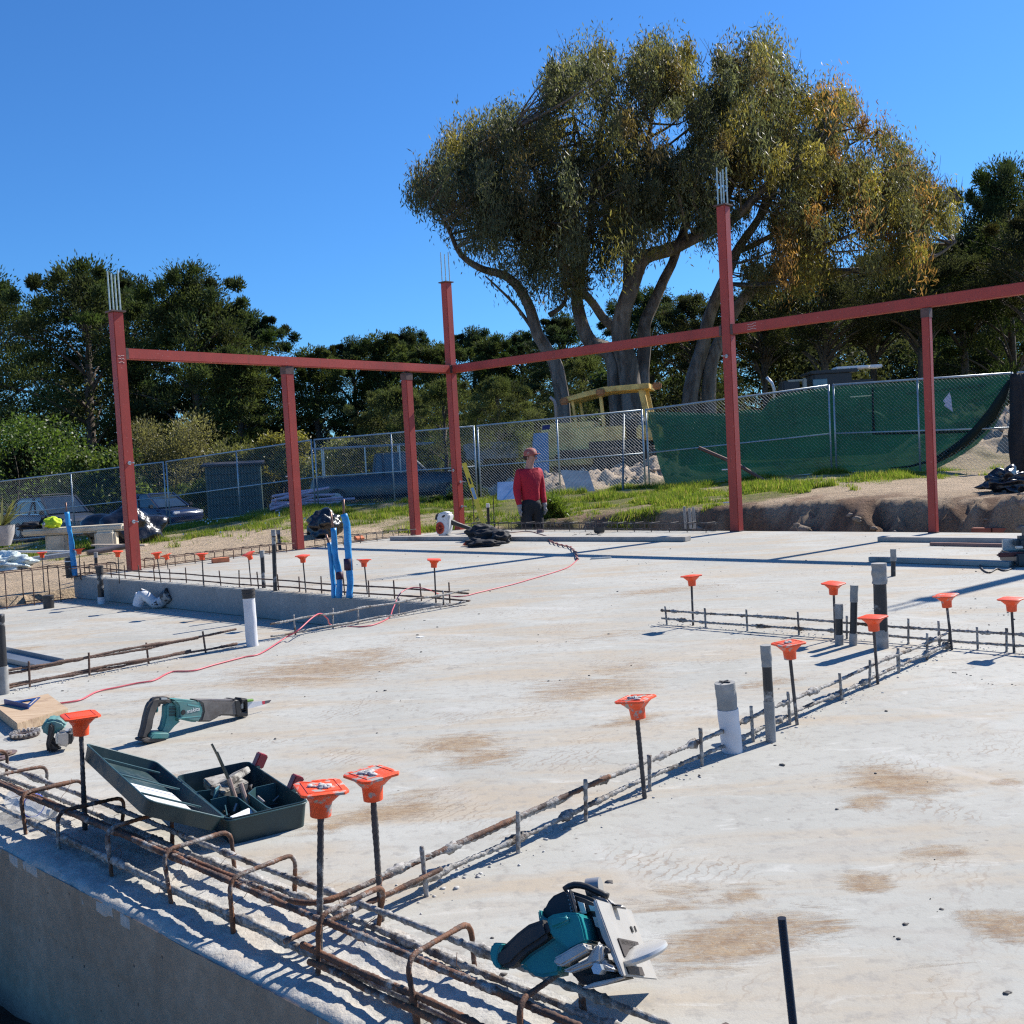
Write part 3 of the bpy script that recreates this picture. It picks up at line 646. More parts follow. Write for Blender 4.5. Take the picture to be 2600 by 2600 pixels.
# black bundled cloth hanging over the joint at the right edge
t = thing('bundled_cloth', 'black netting bundled and tied down the fence post at the right edge', 'cloth', D(2575, 1210, 18))
for k, (x0, x1, x2, r_) in enumerate([(2578, 2582, 2586, .085), (2588, 2594, 2600, .07)]):
    mb = MB(); pts = []; rr = []
    for i in range(24):
        f = i/23; x = x0+(x2-x0)*f+3*math.sin(f*5+k); pts.append(D(x, 948+258*f, 18.0+.05*k)); rr.append(r_*(.55+.9*math.sin(f*2.6+.25)))
    mb.tube(pts, rr, 14, rf=lambda i, j: 1+.25*math.sin(j*2.7+i*.2)+.15*noise.noise(Vector((i*.4, j, k)))); mb.build('fold', M_SHEET, t, True, smooth=True)
# ------------------------------------------------------------------ trees and shrubs
def quads(Pn, Ax, L, Wd, rg):
    n = len(Pn); rnd = rg.normal(0, 1, (n, 3)); Bx = np.cross(Ax, rnd); Bx /= np.linalg.norm(Bx, axis=1, keepdims=True)+1e-9
    a = Ax*L[:, None]/2; b_ = Bx*Wd[:, None]/2
    V = np.stack([Pn-a*1.0, Pn-a*.1+b_, Pn+a, Pn-a*.1-b_], 1)
    return V.reshape(-1, 3), np.arange(4*n).reshape(-1, 4)
def unit(a): return a/(np.linalg.norm(a, axis=-1, keepdims=True)+1e-9)
def clump_leaves(cen, rad, per, L, Wd, rg, mode, tints, tj=.25):
    """cen (k,3) rad (k,3): leaves through each clump's volume, thicker outside"""
    k = len(cen); n = int(per)*k; ci = np.repeat(np.arange(k), int(per))
    d = unit(rg.normal(0, 1, (n, 3))); rr = rg.uniform(0, 1, n)**.42; off = d*rr[:, None]*rad[ci]
    Pn = cen[ci]+off+rg.normal(0, .15, (n, 3))*rad[ci]
    if mode == 'hang': Ax = unit(np.array([0, 0, -1.])*1.1+rg.normal(0, .55, (n, 3)))
    elif mode == 'needle': Ax = unit(d*.9+np.array([0, 0, .55])+rg.normal(0, .35, (n, 3)))
    else: Ax = unit(d*.6+rg.normal(0, .7, (n, 3)))
    Ls = L*rg.uniform(.6, 1.35, n); Ws = Wd*rg.uniform(.6, 1.35, n)
    V, F = quads(Pn, Ax, Ls, Ws, rg)
    col = tints[ci]*(1+rg.uniform(-tj, tj, (n, 1)))
    return V, F, np.repeat(np.clip(col, 0, 1), 4, 0)
def limb_mesh(mb, pts, r0, r1, n=8, seed=0, wig=.0):
    P_ = [Vector(p) for p in pts]; out = []; k = len(P_)
    for i in range(k-1):                                      # Catmull-Rom
        a, b_, c_, d_ = P_[max(i-1, 0)], P_[i], P_[i+1], P_[min(i+2, k-1)]
        for q in range(5):
            t = q/5; out.append(.5*((2*b_)+(c_-a)*t+(2*a-5*b_+4*c_-d_)*t*t+(3*b_-a-3*c_+d_)*t**3))
    out.append(P_[-1]); m_ = len(out)
    out = [p+Vector((noise.noise(p*.8+Vector((seed, 0, 0))), noise.noise(p*.8+Vector((0, seed, 3))), 0))*wig for p in out]
    mb.tube(out, [r0+(r1-r0)*(i/(m_-1))**.8 for i in range(m_)], n, rf=lambda i, j: 1+.18*math.sin(j*2.1+i*.13+seed))
    return out
def pine(seed, H, W, base, nc, per, L=.25, Wd=.075, tint=(.052, .068, .028), flat=.55, top='dome'):
    """crown clumps on spreading limbs; returns (trunk MB, V, F, col)"""
    rg = np.random.default_rng(seed); rn = random.Random(seed); mb = MB()
    lean = rn.uniform(-.04, .04)*H
    tp = limb_mesh(mb, [(0, 0, -.6), (lean*.2, .1, H*.3), (lean*.7, 0, H*.65), (lean, 0, H*.93)], H*.026, H*.006, 9, seed, .15)
    cen = []; rad = []
    for i in range(nc):
        f = (i+.5)/nc; h = base+(1-base)*f**.85
        prof = math.sin(math.pi*min(1, (h-base)/(1-base)*.86+.16))**.75 if top == 'dome' else (1-(h-base)/(1-base)*.85)
        a = i*2.399+rn.uniform(-.5, .5); r_ = W/2*prof*rn.uniform(.45, 1.08)
        c_ = Vector((math.cos(a)*r_+lean*h, math.sin(a)*r_, H*h*rn.uniform(.96, 1.03))); s_ = W*rn.uniform(.06, .17)
        cen.append(c_); rad.append((s_, s_, s_*flat*rn.uniform(.7, 1.3)))
        if i % 3 == 0 or h < base+.25:
            z0 = max(.15*H, c_.z-rn.uniform(.10, .2)*H); q = Vector((lean*z0/H, 0, z0)); limb_mesh(mb, [q, q.lerp(c_, .5)+Vector((0, 0, .03*H)), c_], H*.008, H*.002, 5, i)
    # ragged leading shoots above the crown
    for i in range(18):
        a = rn.uniform(0, 6.28); r_ = W*.46*rn.uniform(0, 1); cen.append(Vector((math.cos(a)*r_+lean, math.sin(a)*r_, H*(rn.uniform(.95, 1.03)-.16*(r_/(W*.46))**2)))); s_ = W*rn.uniform(.02, .045); rad.append((s_*1.3, s_*1.3, s_*1.25))
    cen = np.array([tuple(c_) for c_ in cen]); rad = np.array(rad)
    t = np.array(tint)*(rg.uniform(.65, 1.45, (len(cen), 1)))+rg.uniform(-.006, .006, (len(cen), 3)); t = np.clip(t, .004, 1)
    V, F, col = clump_leaves(cen, rad, per, L, Wd, rg, 'needle', t)
    return mb, V, F, col
M_BARK = P('dark pine bark', (.12, .095, .075), .9, var=.35, scale=3, bump=.6, bscale=12, bdist=.03)
PROTO = {}
def plant_tree(key, px, py_top, dep, label, cat='tree', name='pine_tree', zb=None, wscale=1., rot=None, group=None):
    """place tree of the prototype KEY so that its top reaches the height seen at px, py_top"""
    p = D(px, py_top, dep); zb = gz(p.x, p.y) if zb is None else zb; spec = PROTO[key]
    s_ = (p.z-zb)/spec['H']; rot = rot if rot is not None else (px*.37) % 6.28
    M = Matrix.Translation((p.x, p.y, zb)) @ Matrix.Rotation(rot, 4, 'Z') @ Matrix.Diagonal((s_*wscale, s_*wscale, s_, 1))
    if 'root' not in spec:
        t = thing(name, label, cat, M=M, group=group)
        mb, V, F, col = spec['data']; mb.build('trunk', spec.get('bark', M_BARK), t, smooth=True); npmesh('crown', V, F, spec['mat'], t, col); spec['root'] = t; del spec['data']; return t
    t = copy_thing(spec['root'], M, label, group)
    return t
PROTO['a'] = dict(H=14, mat=M_NEEDLE, data=pine(1, 14, 10.5, .12, 96, 430))
PROTO['b'] = dict(H=14, mat=M_NEEDLE, data=pine(2, 14, 8.2, .18, 76, 430, tint=(.044, .062, .032)))
PROTO['c'] = dict(H=10, mat=M_NEEDLE, data=pine(3, 10, 7.0, .10, 64, 400, L=.22, Wd=.065, tint=(.058, .074, .026), top='cone'))
PROTO['d'] = dict(H=16, mat=M_NEEDLE, data=pine(4, 16, 9.5, .60, 66, 430, tint=(.050, .055, .026)))   # bare lower trunk
PROTO['e'] = dict(H=9, mat=M_NEEDLE, data=pine(5, 9, 8.5, .04, 72, 430, L=.20, Wd=.06, tint=(.090, .105, .045)))
GP = 'pines and cypresses behind the site'
LP = [('a', -60, 720, 71, 'dense dark pine cut off by the left edge of the picture', 1), ('a', 195, 693, 66, 'large dark round-topped pine behind the left red column', 1.05), ('b', 330, 720, 74, 'dark pine standing between the two largest pines at the left', 1),
      ('a', 470, 696, 64, 'large dark pine whose right side slopes down to open sky', .9), ('c', 545, 783, 66, 'narrower pine on the right shoulder of the large left pines', 1), ('b', 655, 812, 76, 'thin-topped pine just left of the gap of low sky', 1.0),
      ('c', 600, 898, 61, 'low dark pine right above the left beam', 1.2), ('c', 790, 897, 64, 'small distant pine above the middle of the left beam', 1.1), ('b', 885, 874, 70, 'distant pine over the short post left of the corner', 1), ('c', 960, 862, 66, 'distant pointed pine left of the corner column', 1),
      ('b', 1040, 850, 68, 'distant pine with a broken top left of the corner column', 1), ('c', 1105, 882, 60, 'short distant pine hidden partly by the corner column', 1.2), ('b', 1190, 848, 70, 'distant pine just right of the corner column', 1), ('c', 1255, 862, 64, 'distant pine under the lowest gum branches at the left', 1),
      ('b', 1330, 857, 66, 'distant pine below the left limbs of the gum tree', 1.2), ('e', 1260, 967, 40, 'bushy grey-green young pine left of the yellow bulldozer', 1.0), ('e', 1120, 977, 44, 'bushy grey-green pine behind the corner column', 1), ('e', 1010, 997, 46, 'bushy low pine behind the third post from the left', 1.1),
      ('b', 1430, 812, 60, 'dark pine behind the gum trunks', 1.3), ('a', 1640, 750, 70, 'tall dark pine seen between the two gum trunks', 1.1), ('d', 1760, 765, 62, 'dark pine behind the leaning gum trunks', 1.1), ('e', 1480, 912, 46, 'dark bushy tree directly behind the bulldozer', 1.1),
      ('d', 1930, 730, 60, 'bare-trunked pine right of the tallest column', 1.1), ('d', 2080, 690, 54, 'bare-trunked pine above the black tractor cab', 1.15), ('d', 2210, 670, 62, 'pine with dead twigs behind the black tractor cab', 1.1), ('d', 2330, 640, 52, 'bare-trunked cypress left of the right short post', 1.1),
      ('d', 2440, 622, 58, 'bare-trunked cypress right of the right short post', 1.1), ('a', 2560, 434, 58, 'tall dark cypress at the right edge, highest of the right-hand wood', .75), ('d', 2620, 542, 50, 'dark cypress cut off by the right edge', 1.1), ('a', 2500, 582, 66, 'rounded cypress crown left of the tallest one at the right edge', .8),
      ('a', 2150, 730, 86, 'far dark tree closing the wood behind the tractor cab', 1.5), ('a', 2350, 690, 88, 'far dark tree closing the wood behind the right post', 1.5), ('a', 1950, 790, 88, 'far dark tree closing the wood right of the gum', 1.5), ('a', 2560, 702, 84, 'far dark tree closing the wood at the right edge', 1.5)]
for k, px, py, dep, lab, ws in LP:
    plant_tree(k, px, py, dep, lab, group=GP, wscale=ws, name='pine_tree')
def bush(name, px, pyt, pyb, wpx, dep, tint, seed, label, mat=M_BUSH, L=.20, Wd=.10, dens=1., mode='leaf', group='shrubs beyond the fence'):
    a = D(px, pyt, dep); H_ = (pyb-pyt)/FOC*dep; W_ = wpx/FOC*dep; z0 = a.z-H_; t = thing(name, label, 'shrub', (a.x, a.y, z0), group=group)
    rg = np.random.default_rng(seed); k = 34; th = rg.uniform(0, 6.28, k); f = rg.uniform(0, 1, k)**.7; rr = rg.uniform(.2, 1, k)**.5
    cen = np.stack([np.cos(th)*rr*W_/2*.85*np.sqrt(1-.75*f*f), np.sin(th)*rr*W_/2*.6*np.sqrt(1-.75*f*f), f*H_*.88], -1); s_ = min(W_, H_*1.6)*rg.uniform(.10, .19, k)
    rad = np.stack([s_, s_, s_*.8], -1); t_ = np.array(tint)*rg.uniform(.7, 1.35, (k, 1))
    V, F, col = clump_leaves(cen, rad, int(330*dens), L, Wd, rg, mode, t_, .35); npmesh('foliage', V, F, mat, t, col)
    mb = MB(); rn = random.Random(seed)
    for i in range(12): limb_mesh(mb, [(rn.uniform(-.1, .1)*W_, rn.uniform(-.05, .05)*W_, -.3), tuple(cen[i]*np.array([.6, .6, .5])), tuple(cen[i]*1.06)], .035, .008, 4, i)
    mb.build('stem', M_BARK, t, smooth=True)
bush('round_shrub', 60, 1050, 1345, 620, 51, (.075, .115, .022), 11, 'large glossy green shrub at the left edge above the parked suv', L=.17, Wd=.09, dens=1.5)
bush('round_shrub', 250, 1140, 1330, 330, 49, (.085, .115, .03), 12, 'green shrub directly behind the left red column')
bush('twiggy_shrub', 430, 1050, 1310, 330, 52, (.17, .155, .075), 13, 'tan twiggy shrub between the left red column and the green shed', L=.16, Wd=.05, mode='needle', dens=1.2)
bush('twiggy_shrub', 600, 1125, 1290, 230, 50, (.13, .13, .05), 14, 'dull olive shrub behind the green shed', L=.16, Wd=.05, mode='needle')
bush('round_shrub', 720, 1095, 1250, 190, 50, (.20, .18, .05), 15, 'yellowish shrub behind the second red post', L=.16, Wd=.07)
bush('round_shrub', 900, 1110, 1255, 330, 48, (.15, .155, .06), 16, 'broad yellow-green shrub above the dark pickup', L=.14, Wd=.06, dens=1.2)
bush('round_shrub', 480, 1215, 1330, 210, 50, (.09, .12, .03), 17, 'low green shrub left of the green shed', L=.18, Wd=.05, mode='needle')
bush('round_shrub', 1080, 1120, 1240, 180, 50, (.06, .08, .03), 18, 'dark shrub behind the third red post')
bush('round_shrub', 1180, 1225, 1300, 120, 25.5, (.09, .12, .035), 19, 'weedy green clump at the foot of the corner column', L=.12, Wd=.03, mode='needle')
bush('round_shrub', 1125, 1255, 1310, 130, 24.5, (.045, .075, .015), 20, 'dark green weed clump left of the corner column', L=.12, Wd=.03, mode='needle', dens=.8)
bush('round_shrub', 1390, 1265, 1340, 130, 16.6, (.10, .14, .025), 30, 'tall grass tussock just behind the man', L=.16, Wd=.015, mode='needle', dens=.6)
bush('round_shrub', 1560, 930, 1100, 160, 42, (.05, .075, .025), 21, 'leafy dark shrub between the gum trunks', L=.17, Wd=.09)
# wall of understorey closing the view under the pines
def understorey():
    rg = np.random.default_rng(77); cen = []; rad = []; tt = []
    for i in range(470):
        px = rg.uniform(-250, 2900); dep = rg.uniform(62, 100) if px < 1500 else rg.uniform(60, 96)
        h = (rg.uniform(2, 11.5) if px < 480 else rg.uniform(1.5, 6.5)) if px < 1600 else rg.uniform(2, 9.5)
        p = D(px, 1150, dep); cen.append((p.x, p.y, (-1.4 if px < 1300 else .4)+h*rg.uniform(.1, 1))); s_ = rg.uniform(1.3, 2.6); rad.append((s_, s_, s_*.8)); tt.append(np.array([.06, .066, .032])*rg.uniform(.4, 1.6))
    V, F, col = clump_leaves(np.array(cen), np.array(rad), 420, .40, .17, rg, 'leaf', np.array(tt)); tag(npmesh('understorey', V, F, M_NEEDLE, col=col), kind='stuff')
understorey()

# --- the gum trees
bk = NB('gum bark'); pos = bk.pos(); mp = bk.n('Mapping'); bk.l(pos, mp.inputs[0]); mp.inputs['Scale'].default_value = (1.4, 1.4, .35)
c = bk.mix(bk.ramp(bk.noise(mp.outputs[0], 2.2, 6, .6, .6), .38, .6), (.075, .06, .048), (.20, .175, .155)); c = bk.mix(bk.ramp(bk.noise(mp.outputs[0], 7, 5), .55, .65, 0, .8), c, (.09, .06, .045))
bk.l(c, bk.p.inputs['Base Color']); bk.p.inputs['Roughness'].default_value = .8; bk.bump(bk.noise(mp.outputs[0], 9, 6), .7, .05)
def gum(label, dep, limbs, outline, seed, nclump, per, tintfn, zoff=0):
    """limbs: (survey points, r0, r1, depth shift); outline: polygon of the crown seen from the site"""
    rg = np.random.default_rng(seed); rn = random.Random(seed); p0 = D(limbs[0][0][0][0], limbs[0][0][0][1], dep)
    base = Vector((p0.x, p0.y, gz(p0.x, p0.y))); t = thing('eucalyptus_tree', label, 'tree', base, group=None)
    nodes = []; first = True
    for pts, r0, r1, ds in limbs:
        mb = MB(); n = len(pts); W_ = []
        for i, (x, y) in enumerate(pts): W_.append(D(x, y, dep+ds*(i/(n-1))**1.2))
        if pts[0][1] > 990: W_[0].z = base.z-.5
        out = limb_mesh(mb, W_, r0*.74, r1*.8, 10, seed+len(nodes), .12); nodes += out[len(out)//3:]
        mb.build('trunk' if pts[0][1] > 940 else 'limb', bk.m, t, True, smooth=True)
    poly = np.array(outline, float)
    def inside(x, y):
        c_ = False; j = len(poly)-1
        for i in range(len(poly)):
            xi, yi = poly[i]; xj, yj = poly[j]
            if (yi > y) != (yj > y) and x < (xj-xi)*(y-yi)/(yj-yi)+xi: c_ = not c_
            j = i
        return c_
    lo, hi = poly.min(0), poly.max(0); cen = []; rad = []; tt = []; tw = MB(); k = 0
    while k < nclump:
        x, y = rg.uniform(lo[0], hi[0]), rg.uniform(lo[1], hi[1])
        if not inside(x, y): continue
        gap = noise.noise(Vector((x*.0085, y*.0085, seed)))
        if gap < -.10 and rn.random() < .8 and x > 1150: continue
        dd = dep+rg.normal(0, 2.6); p = D(x, y, dd); s_ = rg.uniform(.22, .72); cen.append(tuple(p)); rad.append((s_, s_, s_*rg.uniform(1.0, 2.3))); tt.append(tintfn(x, y, rn)); k += 1
        if k % 2 == 0:
            q = min(nodes, key=lambda n_: (n_-p).length+(0 if n_.z < p.z+1 else 4)); mid = q.lerp(p, .55)+Vector((rn.uniform(-.5, .5), rn.uniform(-.5, .5), -.04*(p-q).length))
            L_ = (p-q).length
            if L_ < 4.6: limb_mesh(tw, [q, mid, p, p+(p-mid).normalized()*.35], .018+.012*L_, .008, 4, k)
    # bare twigs standing proud of the crown
    for i in range(46):
        j = rn.randrange(len(poly)); x, y = poly[j]+(poly[(j+1) % len(poly)]-poly[j])*rn.random()
        if y > 560: continue
        p = D(x, y+12, dep+rn.uniform(-2, 2))
        for q_ in range(3): e = p+Vector((rn.uniform(-.5, .5), 0, rn.uniform(.3, 1.1))); limb_mesh(tw, [p, p.lerp(e, .5)+Vector((.06, 0, 0)), e], .014, .005, 3, q_)
    tw.build('twigs', bk.m, t, True, smooth=True)
    V, F, col = clump_leaves(np.array(cen)-np.array(base), np.array(rad), per, .20, .042, rg, 'hang', np.array(tt), .35); npmesh('crown', V, F, M_LEAF, t, col)
    return t
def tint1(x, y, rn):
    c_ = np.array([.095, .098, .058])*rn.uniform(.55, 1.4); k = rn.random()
    lit = .04+.12*(y < 420)+.10*(x > 1900)  # sunlit yellow painted into more leaves at the top and right of the crown
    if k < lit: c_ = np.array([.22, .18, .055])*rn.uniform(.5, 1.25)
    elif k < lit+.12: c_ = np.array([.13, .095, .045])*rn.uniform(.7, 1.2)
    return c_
def tint2(x, y, rn):
    c_ = np.array([.10, .095, .05])*rn.uniform(.55, 1.35); k = rn.random()
    if k < .16: c_ = np.array([.28, .15, .06])*rn.uniform(.5, 1.1)
    elif k < .42: c_ = np.array([.22, .18, .05])*rn.uniform(.6, 1.1)
    return c_
O1 = [(1030, 440), (1110, 395), (1130, 330), (1210, 275), (1330, 262), (1375, 300), (1380, 180), (1430, 105), (1520, 92), (1570, 110), (1600, 160), (1640, 95), (1690, 85), (1760, 100), (1800, 130), (1850, 90), (1940, 95), (2000, 130), (2030, 150), (2040, 190), (2090, 200), (2110, 260), (2080, 420), (2010, 560),
      (1900, 560), (1780, 600), (1700, 650), (1600, 640), (1560, 700), (1500, 690), (1470, 760), (1400, 790), (1340, 740), (1290, 690), (1220, 640), (1160, 590), (1120, 540), (1100, 500), (1040, 490)]
L1 = [([(1600, 1050), (1592, 960), (1578, 878), (1585, 790), (1630, 668), (1712, 632), (1811, 582), (1880, 540), (1960, 460), (2035, 400)], .62, .10, -1.5),
      ([(1571, 1050), (1560, 930), (1500, 870), (1474, 800), (1470, 720), (1484, 630), (1500, 560), (1515, 420), (1540, 240)], .50, .07, 1),
      ([(1430, 1050), (1422, 965), (1385, 880), (1362, 845), (1340, 770), (1290, 704), (1220, 680), (1166, 640), (1130, 560), (1085, 470)], .42, .05, -1),
      ([(1622, 1050), (1636, 880), (1660, 770), (1705, 670), (1745, 560), (1770, 420), (1790, 240)], .42, .06, 2),
      ([(1571, 837), (1520, 790), (1440, 690), (1400, 560), (1350, 420), (1300, 330)], .26, .05, -2),
      ([(1590, 760), (1600, 640), (1640, 500), (1650, 350), (1680, 180)], .24, .05, 0), ([(1629, 663), (1560, 560), (1480, 400), (1450, 250)], .20, .04, 1.5), ([(1811, 580), (1880, 420), (1900, 250), (1930, 160)], .18, .04, -1),
      ([(1400, 800), (1440, 760), (1420, 660), (1380, 600)], .14, .04, 1), ([(1362, 845), (1290, 760), (1230, 700)], .10, .03, -1)]
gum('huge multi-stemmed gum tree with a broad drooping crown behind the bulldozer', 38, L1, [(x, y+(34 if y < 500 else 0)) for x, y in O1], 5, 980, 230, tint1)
O2 = [(2060, 260), (2110, 200), (2180, 250), (2200, 300), (2260, 310), (2300, 380), (2330, 410), (2370, 420), (2400, 480), (2430, 500), (2430, 560), (2390, 640), (2300, 680), (2200, 700), (2120, 700), (2050, 720), (1960, 740), (1900, 720), (1860, 660), (1930, 560), (2020, 520)]
L2 = [([(1745, 1050), (1757, 990), (1787, 880), (1812, 772), (1870, 640), (1925, 555), (1990, 440), (2060, 350), (2130, 270)], .46, .06, -1),
      ([(1790, 1050), (1800, 960), (1830, 865), (1878, 770), (1940, 715), (1990, 694), (2080, 690), (2160, 686), (2260, 676), (2366, 655), (2424, 615)], .42, .05, 1),
      ([(1870, 640), (1960, 600), (2080, 540), (2200, 460), (2290, 420)], .16, .04, 0), ([(1990, 694), (2060, 640), (2180, 590), (2330, 520)], .16, .03, -1), ([(1925, 555), (1960, 480), (2100, 400), (2230, 330)], .14, .03, 1)]
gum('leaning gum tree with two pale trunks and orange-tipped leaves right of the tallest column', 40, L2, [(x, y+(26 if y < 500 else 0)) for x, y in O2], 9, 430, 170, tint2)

# ------------------------------------------------------------------ things beyond the fence
def veh(name, label, paint, loc, yaw, Lg=4.9, Wg=1.95, Hh=1.75, kind='suv', grille=True):
    """x forward, z up; sections (x, half width, sill z, belt z)"""
    M = Matrix.Translation(loc) @ Matrix.Rotation(yaw, 4, 'Z'); t = thing(name, label, 'car', M=M)
    h = Lg/2; mb = MB(); belt = Hh*.60
    secs = [(-h, .80, .42, belt*.86), (-h+.12, .93, .30, belt*.97), (-h+.9, .97, .27, belt), (0, .98, .26, belt), (h-1.55, .97, .27, belt*.98), (h-1.0, .95, .27, belt*.95), (h-.35, .90, .28, belt*.88), (h-.08, .80, .32, belt*.78), (h, .66, .38, belt*.66)]
    def ring(x, w_, lo, hi):
        w_ *= Wg/2; return [(x, -w_*.86, lo), (x, -w_, lo+.14), (x, -w_*1.0, (lo+hi)/2), (x, -w_*.97, hi-.10), (x, -w_*.88, hi), (x, 0, hi+.035), (x, w_*.88, hi), (x, w_*.97, hi-.10), (x, w_, (lo+hi)/2), (x, w_, lo+.14), (x, w_*.86, lo), (x, 0, lo)]
    n = 12; vs = [p for s_ in secs for p in ring(*s_)]; fs = [(i*n+j, i*n+(j+1) % n, (i+1)*n+(j+1) % n, (i+1)*n+j) for i in range(len(secs)-1) for j in range(n)]
    fs += [tuple(range(n))[::-1], tuple((len(secs)-1)*n+j for j in range(n))]; mb.add(vs, fs); mb.build('body', paint, t, smooth='auto')
    # greenhouse
    if kind == 'pickup': g = [(-.75, .80, belt), (-.62, .72, Hh-.04), (.55, .72, Hh), (1.30, .82, belt)]
    elif kind == 'sedan': g = [(-h+.55, .78, belt), (-h+1.35, .66, Hh-.04), (.35, .66, Hh), (1.25, .80, belt)]
    else: g = [(-h+.22, .82, belt), (-h+.55, .72, Hh-.05), (.35, .72, Hh), (1.22, .84, belt)]
    (xa, wa, za), (xb, wb, zb_), (xc, wc, zc), (xd, wd_, zd) = g; k = Wg/2
    vs = [(xa, -wa*k, za), (xa, wa*k, za), (xb, -wb*k, zb_), (xb, wb*k, zb_), (xc, -wc*k, zc), (xc, wc*k, zc), (xd, -wd_*k, zd), (xd, wd_*k, zd)]
    mb = MB(); mb.add(vs, [(0, 1, 3, 2), (2, 3, 5, 4), (4, 5, 7, 6), (0, 2, 4, 6), (1, 7, 5, 3), (0, 6, 7, 1)]); mb.build('windows', M_GLASS, t, bevel=.05)
    mb = MB(); mb.add([(xb-.04, -wb*k*.98, zb_-.02), (xb-.04, wb*k*.98, zb_-.02), (xc+.05, wc*k*.98, zc-.03), (xc+.05, -wc*k*.98, zc-.03), (xb, -wb*k*.9, zb_+.04), (xb, wb*k*.9, zb_+.04), (xc-.03, wc*k*.9, zc+.03), (xc-.03, -wc*k*.9, zc+.03)],
                      [(0, 1, 2, 3), (4, 5, 6, 7), (0, 1, 5, 4), (1, 2, 6, 5), (2, 3, 7, 6), (3, 0, 4, 7)]); mb.build('roof', paint, t, bevel=.03)
    for sy in (-1, 1):
        for (x0, z0, w0), (x1, z1, w1) in (((xa, za, wa), (xb, zb_, wb)), ((xd, zd, wd_), (xc, zc, wc)), ((-.35, belt, .97), (-.35, (zb_+zc)/2, wb))):
            mb = MB(); mb.tube([(x0, sy*w0*k*1.005, z0), (x1, sy*w1*k*1.005, z1)], .045, 5); mb.build('pillar', paint, t)
    for sx in (-h+.95, h-.92):
        for sy in (-1, 1):
            Mw = Matrix.Translation((sx, sy*(k-.11), .36)) @ Matrix.Rotation(R(90), 4, 'X'); mb = MB()
            mb.lathe([(.20, -.11), (.34, -.11), (.37, -.06), (.37, .06), (.34, .11), (.20, .11)], 22, Mw); o = mb.build('wheel', M_BLACK, t, smooth='auto')
            mb = MB(); mb.lathe([(.20, -.115), (.22, -.06), (.22, .06), (.20, .115)], 14, Mw); mb.build('rim', M_STEEL, o)
    for sy in (-1, 1):
        mb = MB(); mb.box((h-.10, sy*k*.62, belt*.74), (.12, .34, .14)); mb.build('headlight', P('headlight lens', (.7, .72, .75), .12, spec=.9), t, bevel=.03)
        mb = MB(); mb.box((1.05, sy*(k+.06), belt+.08), (.12, .2, .16)); mb.build('mirror', M_BLACK, t, bevel=.03)
    if grille:
        mb = MB()
        for q in range(5): mb.box((h+.0, 0, belt*.50+q*.055), (.05, Wg*.52, .022))
        for q in range(7): mb.box((h-.005, -Wg*.24+q*Wg*.08, belt*.50+.11), (.05, .02, .26))
        mb.build('grille', P('chrome grille', (.6, .62, .64), .18, metal=.8), t)
        mb = MB(); mb.box((h+.03, 0, .42), (.03, .34, .16)); mb.build('number_plate', M_WHITE, t)
        mb = MB(); mb.tube([(h-.03, -k*.8, .40), (h+.04, 0, .38), (h-.03, k*.8, .40)], .06, 6); mb.build('bumper', M_BLACK, t)
    return t, (xb, xc, wb*k, Hh)
M_GREYCAR = P('dark grey car paint', (.045, .05, .06), .35, var=.05, spec=.5, coat=.3); M_NAVY = P('navy car paint', (.012, .02, .06), .22, var=.05, spec=.7, coat=.6); M_DTEAL = P('dark pickup paint', (.015, .03, .04), .3, var=.05, spec=.7, coat=.5)
p = D(146, 1366, 43); t, (xb, xc, wk, hh) = veh('parked_suv', 'dark grey suv with roof rails and chrome grille parked behind the bench', M_GREYCAR, (p.x, p.y, p.z-.02), R(-42))
mb = MB()
for sy in (-1, 1): mb.tube([(xb+.1, sy*wk*.86, hh+.02), (xb+.25, sy*wk*.86, hh+.09), (xc-.15, sy*wk*.86, hh+.09), (xc, sy*wk*.86, hh+.02)], .02, 6)
for q in (-.9, 0): mb.tube([(q, -wk*.86, hh+.09), (q, wk*.86, hh+.09)], .02, 6)
mb.build('roof_rack', M_BLACK, t)
mb = MB()
for sy in (-1, 1): mb.tube([(-1.9, sy*.90, 1.1), (-1.8, sy*.84, 1.5), (-1.3, sy*.80, 1.62), (.2, sy*.80, 1.60), (.9, sy*.88, 1.2), (.75, sy*.93, 1.07), (-1.7, sy*.93, 1.07), (-1.9, sy*.90, 1.1)], .018, 5)
mb.build('window_trim', P('chrome grille', (.6, .62, .64), .18), t)
p = D(400, 1338, 46); veh('parked_suv', 'navy blue suv behind the black tarpaulin and the left red column', M_NAVY, (p.x, p.y, p.z-.06), R(-35), Hh=1.55, kind='sedan', Lg=4.6, grille=False)
p = D(1000, 1262, 40); t, _ = veh('parked_pickup', 'dark pickup with a ladder rack parked behind the fence left of the corner column', M_DTEAL, (p.x, p.y, p.z-.25), R(8), Lg=6.2, Wg=2.05, Hh=1.95, kind='pickup', grille=False)
mb = MB()
for x_ in (-2.6, -1.0, .3):
    mb.tube([(x_, -.85, 1.1), (x_, -.85, 2.25), (x_, .85, 2.25), (x_, .85, 1.1)], .03, 6)
for sy in (-1, 1): mb.tube([(-3.0, sy*.85, 2.25), (1.6, sy*.85, 2.25)], .03, 6)
mb.build('ladder_rack', M_STEEL, t)
